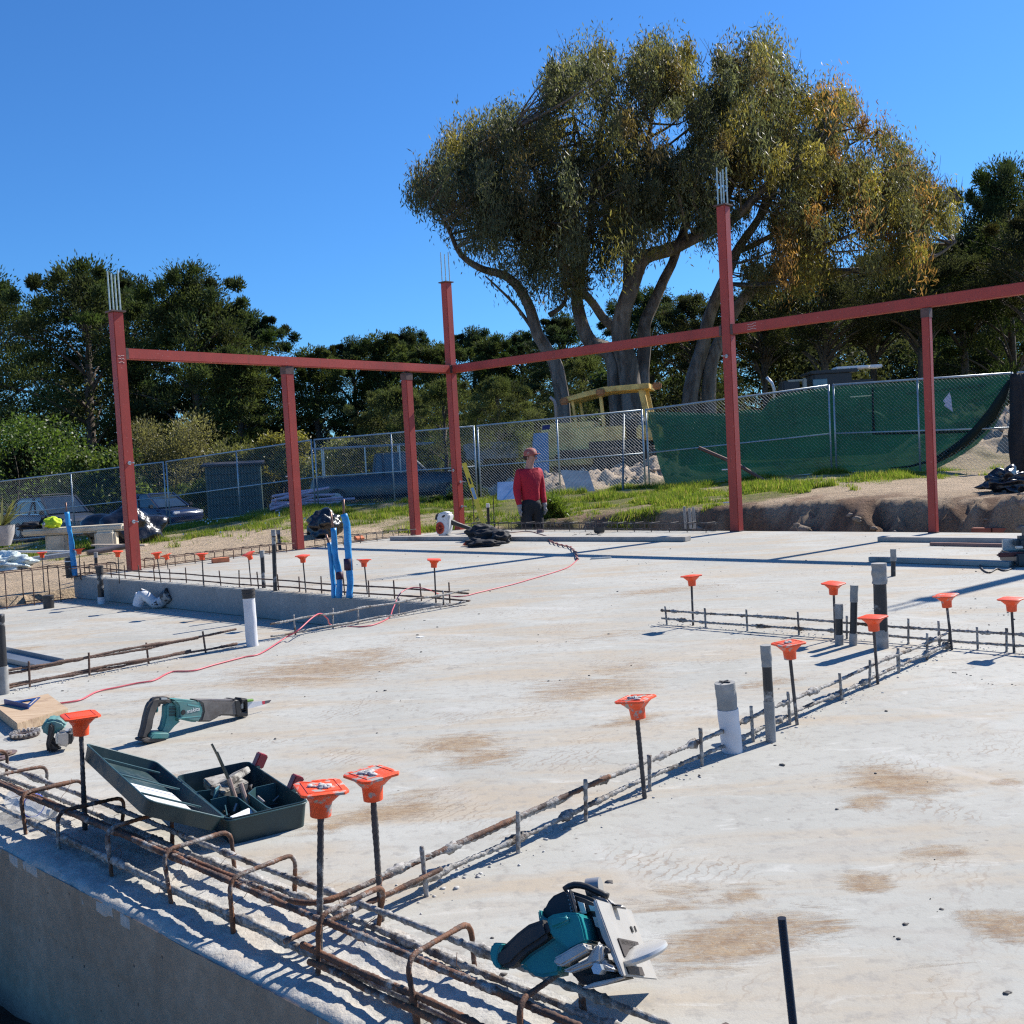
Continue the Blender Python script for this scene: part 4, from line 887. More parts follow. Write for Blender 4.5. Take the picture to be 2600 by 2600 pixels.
# green shed
p = D(598, 1300, 34); t = thing('garden_shed', 'green ribbed metal shed behind the fence beside the pink pipes', 'shed', p)
M_SHED = P('green shed sheet', (.045, .075, .065), .5, var=.12, scale=2)
mb = MB(); W_ = 1.75; H_ = 1.52
prof = []
n = 34
for i in range(n+1): prof.append((-W_/2+W_*i/n, .0 if i % 2 else .03))
poly = prof+[(W_/2, 1.4), (-W_/2, 1.4)]; mb.prism(poly, -.3, H_, Matrix.Translation(p) @ Matrix.Rotation(R(12), 4, 'Z')); mb.build('wall', M_SHED, t, True)
mb = MB(); Mr = Matrix.Translation(p) @ Matrix.Rotation(R(12), 4, 'Z'); mb.add([Mr @ Vector(v_) for v_ in [(-1.0, -.12, H_), (1.0, -.12, H_), (1.0, 1.5, H_+.10), (-1.0, 1.5, H_+.10), (-1.0, -.12, H_+.06), (1.0, -.12, H_+.06), (1.0, 1.5, H_+.16), (-1.0, 1.5, H_+.16)]], [(0, 1, 2, 3), (4, 5, 6, 7), (0, 1, 5, 4), (1, 2, 6, 5), (2, 3, 7, 6), (3, 0, 4, 7)]); mb.build('roof', P('shed roof edge', (.05, .04, .035), .7), t, True)
mb = MB()
for z_ in (.25, .5, .75, 1.0, 1.25): mb.add([Mr @ Vector(v_) for v_ in [(-W_/2, -.012, z_), (W_/2, -.012, z_), (W_/2, -.012, z_+.012), (-W_/2, -.012, z_+.012), (-W_/2, 0, z_), (W_/2, 0, z_), (W_/2, 0, z_+.012), (-W_/2, 0, z_+.012)]], [(0, 1, 2, 3), (0, 1, 5, 4), (2, 3, 7, 6)])
mb.build('board_line', P('shed roof edge', (.05, .04, .035), .7), t, True)
# grey site container with a pale canopy
p = D(1250, 1245, 40); t = thing('site_container', 'pale grey site container with a shaded underside behind the man', 'container', p)
Mr = Matrix.Translation(p) @ Matrix.Rotation(R(6), 4, 'Z')
def boxM(mb, c_, s_, Mr=Mr): mb.add([Mr @ Vector((c_[0]+a*s_[0]/2, c_[1]+b_*s_[1]/2, c_[2]+d_*s_[2]/2)) for a in (-1, 1) for b_ in (-1, 1) for d_ in (-1, 1)], [(0, 1, 3, 2), (4, 6, 7, 5), (0, 4, 5, 1), (2, 3, 7, 6), (0, 2, 6, 4), (1, 5, 7, 3)])
mb = MB(); boxM(mb, (0, 0, 1.52), (1.95, 2.2, .62)); mb.build('container_body', P('pale grey panel', (.27, .28, .27), .6, var=.1), t, True, bevel=.03)
mb = MB(); boxM(mb, (-.1, 0, .5), (1.7, 1.8, 1.05)); mb.build('chassis', M_DARK, t, True)
mb = MB(); boxM(mb, (-.55, -1.12, 1.15), (.35, .05, .5)); mb.build('hatch', P('grey hatch', (.16, .17, .17), .6), t, True)

# bulldozer
p = D(1545, 1205, 29.5); t = thing('bulldozer', 'rusty yellow bulldozer with a canopy, parked behind the fence in front of the gum tree', 'bulldozer', (p.x, p.y, p.z))
Md = Matrix.Translation(p) @ Matrix.Rotation(R(-14), 4, 'Z')     # x to the right (rear), -x the engine and blade
bx = lambda mb, c_, s_: boxM(mb, c_, s_, Md)
def dz(name, mat, *bs, bevel=.02):
    mb = MB()
    for c_, s_ in bs: bx(mb, c_, s_)
    return mb.build(name, mat, t, True, bevel=bevel)
dz('engine_cover', M_CAT, ((-1.0, -.1, 1.10), (1.5, 1.1, .85)))
dz('side_panel', M_CAT, ((-.5, -.69, .95), (2.3, .05, .80)))
dz('floor_deck', M_DARK, ((.35, 0, .85), (1.5, 1.5, .2)))
dz('fuel_tank', M_CAT, ((1.25, -.1, 1.12), (.62, 1.35, .42)), bevel=.06)
dz('seat', M_BLACK, ((.62, 0, 1.25), (.5, .6, .55)), bevel=.06)
def dzp(name, mat, a, b_, w_): mb = MB(); mb.bar(Md @ Vector(a), Md @ Vector(b_), w_, w_*.8); mb.build(name, mat, t, True, bevel=.01)
for a, b_, w_ in [((-.72, -.65, 1.3), (-.82, -.65, 2.12), .07), ((.05, -.62, 1.2), (-.02, -.62, 2.2), .09), ((.42, -.60, 1.2), (.42, -.60, 2.2), .18), ((1.32, -.62, 1.15), (1.12, -.62, 2.32), .16),
                  ((-.72, .65, 1.3), (-.82, .65, 2.12), .07), ((.42, .60, 1.2), (.42, .60, 2.2), .12), ((1.32, .62, 1.15), (1.12, .62, 2.32), .16)]: dzp('canopy_post', M_CAT, a, b_, w_*1.25)
mb = MB(); mb.add([Md @ Vector(v_) for v_ in [(-1.0, -.82, 2.10), (.1, -.82, 2.30), (1.35, -.82, 2.32), (-1.0, .82, 2.10), (.1, .82, 2.30), (1.35, .82, 2.32), (-1.0, -.82, 2.23), (.1, -.82, 2.44), (1.35, -.82, 2.46), (-1.0, .82, 2.23), (.1, .82, 2.44), (1.35, .82, 2.46)]],
                  [(0, 1, 4, 3), (1, 2, 5, 4), (6, 7, 10, 9), (7, 8, 11, 10), (0, 1, 7, 6), (1, 2, 8, 7), (3, 4, 10, 9), (4, 5, 11, 10), (0, 3, 9, 6), (2, 5, 11, 8)]); mb.build('canopy_roof', M_CAT, t, True)
for c_ in ((-1.02, -.8, 2.12), (.02, -.84, 2.30), (1.55, -.6, 2.38)): dz('work_lamp', P('rusty lamp housing', (.35, .15, .05), .6, var=.2), (c_, (.24, .16, .20)), bevel=.04)
for sy in (-.78, .78):
    mb = MB(); pts = []
    for i in range(40):
        a = 2*math.pi*i/40; x_ = 1.15*(1 if math.cos(a) > 0 else -1)+.36*math.cos(a); pts.append((x_, .36+.36*math.sin(a)))
    mb.prism(pts, -.22, .22, Md @ Matrix.Translation((.1, sy, 0)) @ Matrix.Rotation(R(90), 4, 'X')); o = mb.build('track', M_DARK, t, True)
    mb = MB()
    for i in range(22):
        x_ = -1.2+2.6*i/21; bx(mb, (x_, sy, .735), (.06, .46, .05))
    mb.build('track_shoes', P('worn track steel', (.25, .2, .15), .5, metal=.4), o, True)
dz('blade', M_CAT, ((-2.1, 0, .5), (.14, 2.6, .95)), bevel=.04)
dz('push_arm', M_CAT, ((-1.2, -1.05, .42), (1.9, .12, .2)), ((-1.2, 1.05, .42), (1.9, .12, .2)))
mb = MB(); mb.tube([Md @ Vector(v_) for v_ in [(-1.45, .1, 1.3), (-1.45, .1, 2.05), (-1.48, .1, 2.2), (-1.6, .1, 2.32)]], .045, 10); mb.build('exhaust', P('pale rusted exhaust', (.42, .32, .28), .6), t, True, smooth=True)
mb = MB(); mb.tube([Md @ Vector((.9+.22*math.cos(a/10*math.pi), -.2, 1.45+.22*math.sin(a/10*math.pi))) for a in range(11)], .02, 6); mb.build('grab_rail', M_STEEL, t, True)
dz('ripper', M_CAT, ((1.75, -.1, .55), (.5, .9, .18)), ((1.9, -.1, .3), (.14, .7, .5)), bevel=.03)
# black tractor cab showing over the fence
p = D(2110, 1060, 25.5); t = thing('black_tractor', 'black tractor cab with a bluish window and white light bar showing above the green screen', 'tractor', p)
Mr = Matrix.Translation(p) @ Matrix.Rotation(R(-4), 4, 'Z'); zt = D(2110, 948, 25.5).z-p.z
def bt(name, mat, *bs, bevel=.02):
    mb = MB()
    for c_, s_ in bs: boxM(mb, c_, s_, Mr)
    return mb.build(name, mat, t, True, bevel=bevel)
M_BT = P('black gloss machine paint', (.012, .012, .018), .35, spec=.6)
bt('cab', M_BT, ((.02, .3, zt-.45), (.95, 1.0, .95)), bevel=.05); bt('roof', M_BT, ((.05, .3, zt+.03), (1.15, 1.2, .08)))
bt('window', P('bluish cab glass', (.10, .16, .22), .1, spec=.9), ((-.28, -.215, zt-.34), (.36, .03, .42)), bevel=.03); bt('engine_box', M_BT, ((-.95, .2, zt-.42), (.42, .6, .6)), ((.75, .3, zt-.55), (.6, .9, .7)), bevel=.04)
bt('air_filter', P('worn chrome can', (.30, .28, .25), .3, metal=.5), ((-.62, -.05, zt-.36), (.10, .12, .55)), ((-.83, -.05, zt-.13), (.42, .12, .05)))
bt('light_bar', P('white roof bar', (.75, .75, .75), .4), ((.50, 0, zt+.10), (.78, .5, .07)), ((1.08, 0, zt+.10), (.30, .4, .08)), bevel=.02)
mb = MB(); mb.tube([Mr @ Vector(v_) for v_ in [(-1.35, 0, zt-.9), (-1.35, 0, zt-.3), (-1.40, 0, zt-.15), (-1.52, 0, zt)]], .04, 8); mb.build('exhaust', M_STEEL, t, True, smooth=True)
bt('chassis', M_BT, ((-.2, .3, zt-1.3), (2.6, 1.2, .5)))
for x_ in (-.9, .8):
    mb = MB(); mb.lathe([(.2, -.15), (.5, -.15), (.55, 0), (.5, .15), (.2, .15)], 20, Mr @ Matrix.Translation((x_, -.3, zt-1.5)) @ Matrix.Rotation(R(90), 4, 'X')); mb.build('wheel', M_BLACK, t, True, smooth='auto')
# panels leaning on the weeds
def panel(name, label, quad, deps, mat, th=.03, cat='board'):
    Q = [D(x, y, d_) for (x, y), d_ in zip(quad, deps)]; n = (Q[1]-Q[0]).cross(Q[3]-Q[0]).normalized()
    mb = MB(); mb.add(Q+[q-n*th for q in Q], [(0, 1, 2, 3), (7, 6, 5, 4), (0, 4, 5, 1), (1, 5, 6, 2), (2, 6, 7, 3), (3, 7, 4, 0)]); return tag(mb.build(name, mat), label, cat)
panel('leaning_board', 'grey-white board leaning against the outside of the fence right of the man', [(1442, 1256), (1514, 1256), (1494, 1196), (1423, 1193)], [22.6, 22.4, 23.0, 23.2], P('pale board', (.42, .42, .39), .7, dirt=(.30, .30, .28), damt=.4, dscale=2.4, sharp=.1))
panel('leaning_board', 'bluish white board standing in the weeds directly left of the man', [(1262, 1272), (1312, 1272), (1312, 1222), (1263, 1224)], [22.9, 22.7, 23.2, 23.4], P('bluish board', (.55, .60, .70), .6, dirt=(.35, .45, .6), damt=.4, dscale=4, sharp=.1))
panel('portable_toilet', 'blue plastic panel half hidden behind the man and the fence', [(1352, 1205), (1395, 1208), (1392, 1098), (1355, 1100)], [27, 27, 27.2, 27.2], P('sky blue plastic', (.08, .22, .40), .4), th=.9, cat='toilet')
panel('blue_sign', 'small dark blue sign hanging at the top of the fence behind the man', [(1376, 1092), (1396, 1090), (1397, 1078), (1377, 1080)], [24.0, 24.0, 24.0, 24.0], P('dark blue sign', (.01, .02, .14), .5), th=.01, cat='sign')
# pink pipe stack: each pipe its own
r2 = random.Random(3); M_PP = P('pale pink pipe', (.78, .50, .56), .45, var=.12, scale=5)
PPS = [((686, 1296), (800, 1262)), ((686, 1284), (815, 1280)), ((688, 1302), (812, 1296)), ((684, 1290), (870, 1265)), ((690, 1274), (835, 1240)), ((692, 1262), (828, 1242)), ((686, 1308), (800, 1306)), ((690, 1280), (900, 1268)), ((700, 1270), (850, 1258)), ((688, 1294), (860, 1278)), ((692, 1306), (770, 1300)), ((686, 1288), (790, 1270)), ((700, 1300), (880, 1284)), ((695, 1276), (760, 1252))]
names = ['lowest', 'topmost', 'longest', 'shortest', 'bent', 'paler', 'thicker']
for i, ((x0, y0), (x1, y1)) in enumerate(PPS):
    d0 = 27.2+.3*(i % 4); d1 = d0+r2.uniform(.5, 1.6); a = D(x0, y0-2, d0); b_ = D(x1, y1-2, d1); mb = MB(); mb.tube([a, a.lerp(b_, .5)+UZ*r2.uniform(-.02, .05), b_], .036, 9)
    tag(mb.build('plastic_pipe', M_PP, smooth='auto'), 'pale pink plastic pipe in the loose stack behind the second red post', 'pipe', 'pink pipes stacked beyond the fence')
# bench with jacket and vest
sA, sB = D(62, 1350, 19.6), D(312, 1326, 19.9); t = thing('stone_bench', 'cast stone bench on two thick legs at the left', 'bench', (D(190, 1385, 19.7).x, 19.7, -.32))
dx = (sB-sA).normalized(); dx.z = 0; dx.normalize(); dy = Vector((-dx.y, dx.x, 0)); zt = (sA.z+sB.z)/2
Lb = (sB-sA).length
mb = MB(); q = [(-.02, .0), (Lb, .0), (Lb, .42), (-.02, .42), (-.30, .30), (-.30, .16)]; q = [(-.1, .1), (.25, -.02), (Lb, -.02), (Lb+.05, .2), (Lb, .42), (-.02, .42)]
for z0, z1, ins in ((-.13, .0, .0),): mb.prism(q, z0, z1, Matrix((dx.to_4d(), dy.to_4d(), (0, 0, 1, 0), (0, 0, 0, 1))).transposed() @ Matrix())
mb.v = [(v_[0]+sA.x, v_[1]+sA.y, v_[2]+zt) for v_ in mb.v]
for v_i, v_ in enumerate(mb.v): pass
mb.build('seat', M_STONE, t, True, bevel=.035, seg=3)
for x0, x1 in ((113, 165), (238, 290)):
    a = D((x0+x1)/2, 1360, 19.75); mb = MB(); w_ = (x1-x0)/FOC*19.7; mb.box((a.x, a.y+.12, (zt-.10-.42)/2), (w_, .34, (zt-.10+.42)), Matrix.Rotation(math.atan2(dx.y, dx.x), 3, 'Z')); mb.build('leg', M_STONE, t, True, bevel=.05, seg=3)
def cloth(name, label, cat, parts, M_=None, sub=4):
    """heap of folded cloth: parts = (material, name, centre, radii, seed, amp)"""
    c0 = Vector(parts[0][2]); t = thing(name, label, cat, c0)
    for mt, nm, c_, r_, sd, am in parts: mb = MB(); mb.blob(c_, r_, sd, sub, am, 2.3); mb.build(nm, mt, t, True, smooth=True)
    return t
a = D(133, 1340, 19.8); b_ = D(112, 1343, 19.9)
M_HIVIS = P('hi-vis yellow fabric', (.50, .66, .02), .8, var=.15, scale=16, bump=.5, bscale=14, bdist=.03)
cloth('hi_vis_vest', 'crumpled yellow hi-vis vest lying on the stone bench', 'vest', [(M_HIVIS, 'vest_bulk', (a.x, a.y, zt+.09), (.175, .14, .12), 2, .35), (P('silver reflective tape', (.35, .36, .35), .4), 'reflective_band', (a.x-.10, a.y-.03, zt+.06), (.05, .13, .09), 5, .3)])
cloth('black_jacket', 'black jacket bunched on the stone bench left of the yellow vest', 'jacket', [(M_SHEET, 'jacket_bulk', (b_.x-.22, b_.y, zt+.05), (.30, .17, .085), 8, .4), (M_SHEET, 'sleeve', (b_.x+.02, b_.y+.05, zt+.10), (.12, .1, .12), 9, .4)])
# tarpaulin-covered heap, rubbish sacks, planter, sacks at the left edge
a = D(330, 1372, 21.5); z_ = gz(a.x, a.y)
def heap(name, label, cat, px, py, dep, rx, ry, rz, mat, sd, amp=.35, fr=1.8):
    a = D(px, py, dep); z_ = gz(a.x, a.y); mb = MB(); mb.blob((a.x, a.y, z_+rz*.55), (rx, ry, rz), sd, 4, amp, fr); o = mb.build(name, mat, smooth=True); return tag(o, label, cat)
heap('tarpaulin_heap', 'low heap under black tarpaulin behind the left red column and bench', 'tarpaulin', 322, 1360, 21.3, .78, .5, .48, M_GLOSSB, 31, .5)
t = heap('rubbish_sack', 'full black rubbish sack between the second and third red posts', 'sack', 822, 1350, 16.9, .27, .24, .24, M_GLOSSB, 12, .5, 2.4)
heap('green_bag', 'small green and white plastic bag stuffed beside the black rubbish sack', 'bag', 797, 1330, 17.5, .10, .08, .13, P('green white bag', (.35, .6, .42), .4, var=.5, scale=14), 7, .4)
heap('rubbish_sack', 'glossy crumpled black plastic sack on the earth bank at the right edge', 'sack', 2560, 1262, 12.9, .27, .2, .17, M_GLOSSB, 44, .7, 3.0)
heap('clear_plastic_sheet', 'crumpled clear plastic sheeting at the far left', 'sheeting', 10, 1412, 15.5, .42, .3, .16, P('milky plastic film', (.55, .62, .60), .25, var=.2, bump=.8, bscale=9, bdist=.05), 51, .7, 3)
# planter with a spiky plant
a = D(8, 1385, 18.6); z_ = a.z; t = thing('planter', 'concrete planter with spiky leaves cut off by the left edge', 'planter', (a.x, a.y, z_))
mb = MB(); mb.lathe([(.13, z_), (.20, z_+.20), (.22, z_+.36), (.19, z_+.36), (.17, z_+.30)], 22, Matrix.Translation((a.x, a.y, 0))); mb.build('pot', P('grey planter concrete', (.36, .35, .34), .8), t, True, smooth='auto')
V = []; F = []; rn = random.Random(2)
for i in range(60):
    an = rn.uniform(0, 6.28); l_ = rn.uniform(.3, .65); up = rn.uniform(.5, 1.2); b0 = len(V); d_ = np.array([math.cos(an), math.sin(an), up]); sd_ = np.array([-math.sin(an), math.cos(an), 0])*.018; o_ = np.array([a.x, a.y, z_+.33])-np.array(t.matrix_world.translation)
    V += [o_-sd_, o_+sd_, o_+d_*l_*.6+sd_, o_+d_*l_*.6-sd_]; F.append([b0, b0+1, b0+2, b0+3]); b0 = len(V); V += [o_+d_*l_*.6-sd_, o_+d_*l_*.6+sd_, o_+d_*l_+np.array([0, 0, -.08]), o_+d_*l_+np.array([0, 0, -.08])+sd_*.1]; F.append([b0, b0+1, b0+2, b0+3])
npmesh('leaves', V, F, M_BUSH, t, np.tile(np.array([.20, .20, .08]), (len(V), 1)))
# metal stair stringer / channels and pipes lying behind the sunken floor
def lying(name, label, cat, pts, w_, h_, mat, tube=False, **k):
    mb = MB()
    if tube: mb.tube(pts, w_, 10)
    else: mb.bar(pts[0], pts[1], w_, h_)
    return tag(mb.build(name, mat, bevel=0 if tube else .004, smooth='auto' if tube else False), label, cat, **k)
lying('steel_channel', 'long grey steel channel lying on the sand at the left, nearest the slab', 'channel', [D(-60, 1440, 15.3), D(196, 1404, 15.9)], .24, .06, P('grey steel sheet', (.30, .32, .33), .45, metal=.4))
lying('steel_pipe', 'long pale pipe lying on the sand in front of the bench', 'pipe', [D(20, 1401, 16.2), D(200, 1401, 16.4)], .022, 0, P('pale pipe', (.55, .55, .52), .5), tube=True)
lying('steel_pipe', 'dark pipe with bright ends lying beside the left red column', 'pipe', [D(222, 1404, 16.0), D(318, 1388, 16.4)], .045, 0, P('dark oily pipe', (.08, .07, .07), .3, var=.6, scale=4), tube=True)
lying('scrap_plank', 'splintered pale plank between the bench and the left red column', 'plank', [D(235, 1384, 17.6), D(372, 1384, 17.4)], .12, .03, M_WOOD)
# the man
def skin(name, J, E_, mat, parent, root, sub=2):
    me = bpy.data.meshes.new(name); keys = list(J); me.from_pydata([J[k][0] for k in keys], [(keys.index(a), keys.index(b_)) for a, b_ in E_], [])
    me.materials.append(mat); o = bpy.data.objects.new(name, me); C.objects.link(o); md = o.modifiers.new('skin', 'SKIN'); md.use_smooth_shade = True
    for k, sv in zip(keys, me.skin_vertices[0].data): r_ = J[k][1]; sv.radius = r_ if isinstance(r_, tuple) else (r_, r_); sv.use_root = (k == root)
    s_ = o.modifiers.new('sub', 'SUBSURF'); s_.levels = s_.render_levels = sub; o.parent = parent; return o
def man():
    o = OnPlane(1349, 1300, AB(0, 11.62), UB); o.z = -.62; t = thing('person', 'man in a red sweater, cap, gloves and black trousers standing behind the slab', 'person', o)
    f = Vector((.50, -.866, 0)); r_ = Vector((-.866, -.5, 0)); fh = Vector((.88, -.47, 0)); rh_ = Vector((-.47, -.88, 0))
    def q(a, b_, z): v_ = (f*a+r_*b_) if z < 1.6 else (fh*a+rh_*b_); return (v_.x, v_.y, z)
    J = dict(pel=(q(0, 0, .94), (.10, .085)), sp=(q(0, 0, 1.12), (.095, .075)), ch=(q(.01, 0, 1.34), (.115, .085)), nb=(q(.0, 0, 1.48), .062), hb=(q(.025, 0, 1.56), .056), hm=(q(.045, 0, 1.645), (.074, .084)), ht=(q(.035, 0, 1.72), (.066, .076)),
             rs=(q(-.01, .17, 1.42), .062), re=(q(-.03, .215, 1.17), .043), rw=(q(.02, .21, .93), .029), ls=(q(-.01, -.17, 1.42), .062), le=(q(-.03, -.215, 1.17), .043), lw=(q(.05, -.21, .93), .029),
             rh=(q(0, .095, .86), .085), rk=(q(.02, .105, .48), .062), ra=(q(-.02, .11, .09), .045), rf=(q(.14, .12, .045), .042), lh=(q(0, -.095, .86), .085), lk=(q(.03, -.105, .48), .062), la=(q(0, -.11, .09), .045), lf=(q(.16, -.12, .045), .042))
    E_ = [('pel', 'sp'), ('sp', 'ch'), ('ch', 'nb'), ('nb', 'hb'), ('hb', 'hm'), ('hm', 'ht'), ('ch', 'rs'), ('rs', 're'), ('re', 'rw'), ('ch', 'ls'), ('ls', 'le'), ('le', 'lw'), ('pel', 'rh'), ('rh', 'rk'), ('rk', 'ra'), ('ra', 'rf'), ('pel', 'lh'), ('lh', 'lk'), ('lk', 'la'), ('la', 'lf')]
    skin('body', J, E_, M_SKIN, t, 'pel')
    g = lambda k, d: (J[k][0], tuple(x+d for x in J[k][1]) if isinstance(J[k][1], tuple) else J[k][1]+d)
    T = {k: g(k, .022) for k in ('rs', 're', 'ls', 'le')}; T['sp'] = (q(0, 0, 1.14), (.150, .125)); T['ch'] = (q(.01, 0, 1.34), (.165, .125)); T['hem'] = (q(0, 0, .93), (.165, .14)); T['nb'] = (q(0, 0, 1.475), .078); T['rw'] = (J['rw'][0], .042); T['lw'] = (J['lw'][0], .042)
    skin('sweater', T, [('hem', 'sp'), ('sp', 'ch'), ('ch', 'nb'), ('ch', 'rs'), ('rs', 're'), ('re', 'rw'), ('ch', 'ls'), ('ls', 'le'), ('le', 'lw')], M_SHIRT, t, 'hem')
    L_ = {k: g(k, .02) for k in ('rh', 'rk', 'lh', 'lk')}; L_['pel'] = (q(0, 0, .94), (.145, .12)); L_['ra'] = (J['ra'][0], .06); L_['la'] = (J['la'][0], .06)
    L_['wst'] = (q(0, 0, 1.08), (.13, .105)); skin('trousers', L_, [('wst', 'pel'), ('pel', 'rh'), ('rh', 'rk'), ('rk', 'ra'), ('pel', 'lh'), ('lh', 'lk'), ('lk', 'la')], M_TROUS, t, 'pel')
    hd = Vector(q(.045, 0, 1.66))
    mb = MB()
    nP = Vector(q(.132, 0, 1.635)); mb.blob(nP, (.016, .014, .022), 1, 2, 0); mb.build('nose', M_SKIN, t, smooth=True)
    for s_ in (-1, 1): mb = MB(); mb.blob(Vector(q(.03, s_*.083, 1.645)), (.014, .012, .030), 2, 1, 0); mb.build('ear', M_SKIN, t, smooth=True)
    mb = MB()
    for s_ in (-1, 1): mb.blob(Vector(q(.115, s_*.032, 1.665)), (.011, .011, .008), 1, 1, 0)
    mb.blob(Vector(q(.118, 0, 1.60)), (.01, .022, .006), 1, 1, 0); mb.build('eyes_and_mouth', P('dark features', (.06, .03, .025), .5), t, smooth=True)
    mb = MB(); prof = [(.100, 0), (.103, .03), (.098, .06), (.078, .095), (.04, .115), (.003, .12)]; mb.lathe(prof, 18, Matrix.Translation(q(.035, 0, 1.675)) @ Matrix.Rotation(R(-2), 4, 'Y'))
    mb.add([q(.10, -.075, 1.70), q(.10, .075, 1.70), q(.165, .07, 1.695), (q(.205, 0, 1.69)), q(.165, -.07, 1.695), q(.10, -.075, 1.708), q(.10, .075, 1.708), q(.165, .07, 1.703), (q(.205, 0, 1.698)), q(.165, -.07, 1.703)], [(0, 1, 2, 3, 4), (9, 8, 7, 6, 5), (0, 1, 6, 5), (1, 2, 7, 6), (2, 3, 8, 7), (3, 4, 9, 8), (4, 0, 5, 9)])
    mb.build('cap', P('faded red cap', (.34, .10, .08), .8, dirt=(.42, .33, .26), damt=.42, dscale=16, sharp=.03), t, smooth='auto')
    mb = MB(); mb.blob(q(-.005, 0, 1.655), (.085, .085, .05), 1, 2, .1); mb.build('hair', P('dark hair', (.03, .02, .018), .8), t, smooth=True)
    for wk, s_ in (('rw', 1), ('lw', -1)):
        w_ = Vector(J[wk][0]); mb = MB(); mb.blob(w_+Vector((0, 0, -.045)), (.030, .042, .055), 5, 2, .08); mb.tube([w_+Vector((0, 0, .03)), w_+Vector((0, 0, -.03))], .037, 10)
        for k in range(4):
            p0 = w_+f*(.024-.016*k)+Vector((0, 0, -.085)); ln = (.062, .07, .066, .05)[k]; mb.tube([p0, p0+Vector((0, 0, -ln*.5))-r_*s_*.004, p0+Vector((0, 0, -ln))-r_*s_*.018], [.0105, .010, .008], 7)
        p0 = w_+f*.034+Vector((0, 0, -.05)); mb.tube([p0-f*.012, p0+f*.018+Vector((0, 0, -.028)), p0+f*.016+Vector((0, 0, -.055))], [.013, .012, .009], 7); mb.build('glove', M_GLOVE, t, smooth=True)
man()

# ------------------------------------------------------------------ reinforcing steel
def resample(pts, step):
    pts = [Vector(p) for p in pts]; out = [pts[0]]
    for a, b_ in zip(pts[:-1], pts[1:]):
        n = max(1, int((b_-a).length/step)); out += [a.lerp(b_, (i+1)/n) for i in range(n)]
    return out
def fillet(pts, r, n=6):
    pts = [Vector(p) for p in pts]; out = [pts[0]]
    for a, b_, c_ in zip(pts[:-2], pts[1:-1], pts[2:]):
        d1 = (a-b_).normalized(); d2 = (c_-b_).normalized(); p1, p2 = b_+d1*r, b_+d2*r
        for i in range(n+1): t = i/n; out.append((p1*(1-t)**2)+(b_*2*t*(1-t))+(p2*t*t))
    out.append(pts[-1]); return out
def rebar(mb, pts, r, step=.007, crust=.0, seed=0, n=8, ribs=True):
    q = resample(pts, step); k = len(q); cl = []
    for i, p in enumerate(q):
        c_ = max(0, noise.noise(p*14+Vector((seed, 0, 0)))-.05)*crust; cl.append(r*(1+(.13 if ribs and i % 2 else 0)+c_*3.2))
    if ribs or crust: mb.tube(q, cl, n, rf=lambda i, j: 1+(crust*.9*noise.noise(q[i]*95+Vector((j*1.7, seed, 0))) if crust else 0))
    else: mb.tube(q, r, n)
    return mb
rj = random.Random(12)
# near cage
t = thing('rebar_cage', 'rusty cage of long bars and hoops along the near edge of the slab', 'rebar', AB(-2.2, 1.29, 0))
def jog(u0, u1, v_, z_, a=.006, sd=0):
    n = 18; return [AB(u0+(u1-u0)*i/n, v_+a*math.sin(i*.9+sd), z_+a*.7*math.sin(i*1.3+sd*2)) for i in range(n+1)]
for (u0, u1, v_, z_, m_, cr, sd, nm) in [(-4.6, -.35, 1.222, .095, M_RB, .35, 1, 0), (-4.6, -.35, 1.372, .056, M_RBC, .5, 2, 0), (-4.6, -.45, 1.378, .010, M_RBC, .6, 3, 0), (-1.74, -.2, 1.20, .040, M_RB, .3, 4, 0), (-4.6, -1.80, 1.205, .030, M_RBC, .5, 5, 0), (-1.70, -.9, 1.185, .024, M_RBR, .1, 6, 0), (-4.4, -2.3, 1.30, .040, M_RBC, .4, 7, 0), (-4.6, -2.0, 1.238, .083, M_RB, .2, 8, 0), (-2.9, -.35, 1.214, .016, M_RBC, .5, 12, 0)]:
    mb = MB(); rebar(mb, jog(u0, u1, v_, z_, .0022, sd), .0062, .0065, cr, sd); mb.build('bar', m_, t, True, smooth=True)
# bent bars turning into the interior line
mb = MB(); rebar(mb, fillet([AB(-3.9, 1.262, .07), AB(-1.80, 1.268, .074), AB(-1.788, 2.3, .088)], .09, 8), .0062, .0065, .25, 9); mb.build('corner_bar', M_RB, t, True, smooth=True)
mb = MB(); rebar(mb, [AB(-1.76, 1.17, .052), AB(-1.77, 1.62, .05)], .0054, .0065, .2, 10); mb.build('cross_bar', M_RBR, t, True, smooth=True)
for i, u_ in enumerate([-4.28, -3.97, -3.67, -3.36, -3.07, -2.86, -2.55, -2.25, -1.99, -1.69, -1.39, -1.12, -.82]):
    j = rj.uniform(-.012, .012); zo = .108+rj.uniform(-.006, .012); mb = MB(); lean = rj.uniform(-.03, .02)
    rebar(mb, fillet([AB(u_, 1.195, -.03), AB(u_+lean, 1.195, zo), AB(u_+lean-.03+j, 1.40, zo-.018), AB(u_-.045+j, 1.395, -.02)], .035, 7), .0050, .0062, .22, 20+i)
    mb.build('hoop', M_RBR if i in (6, 7, 8, 9, 5) else M_RB, t, True, smooth=True)
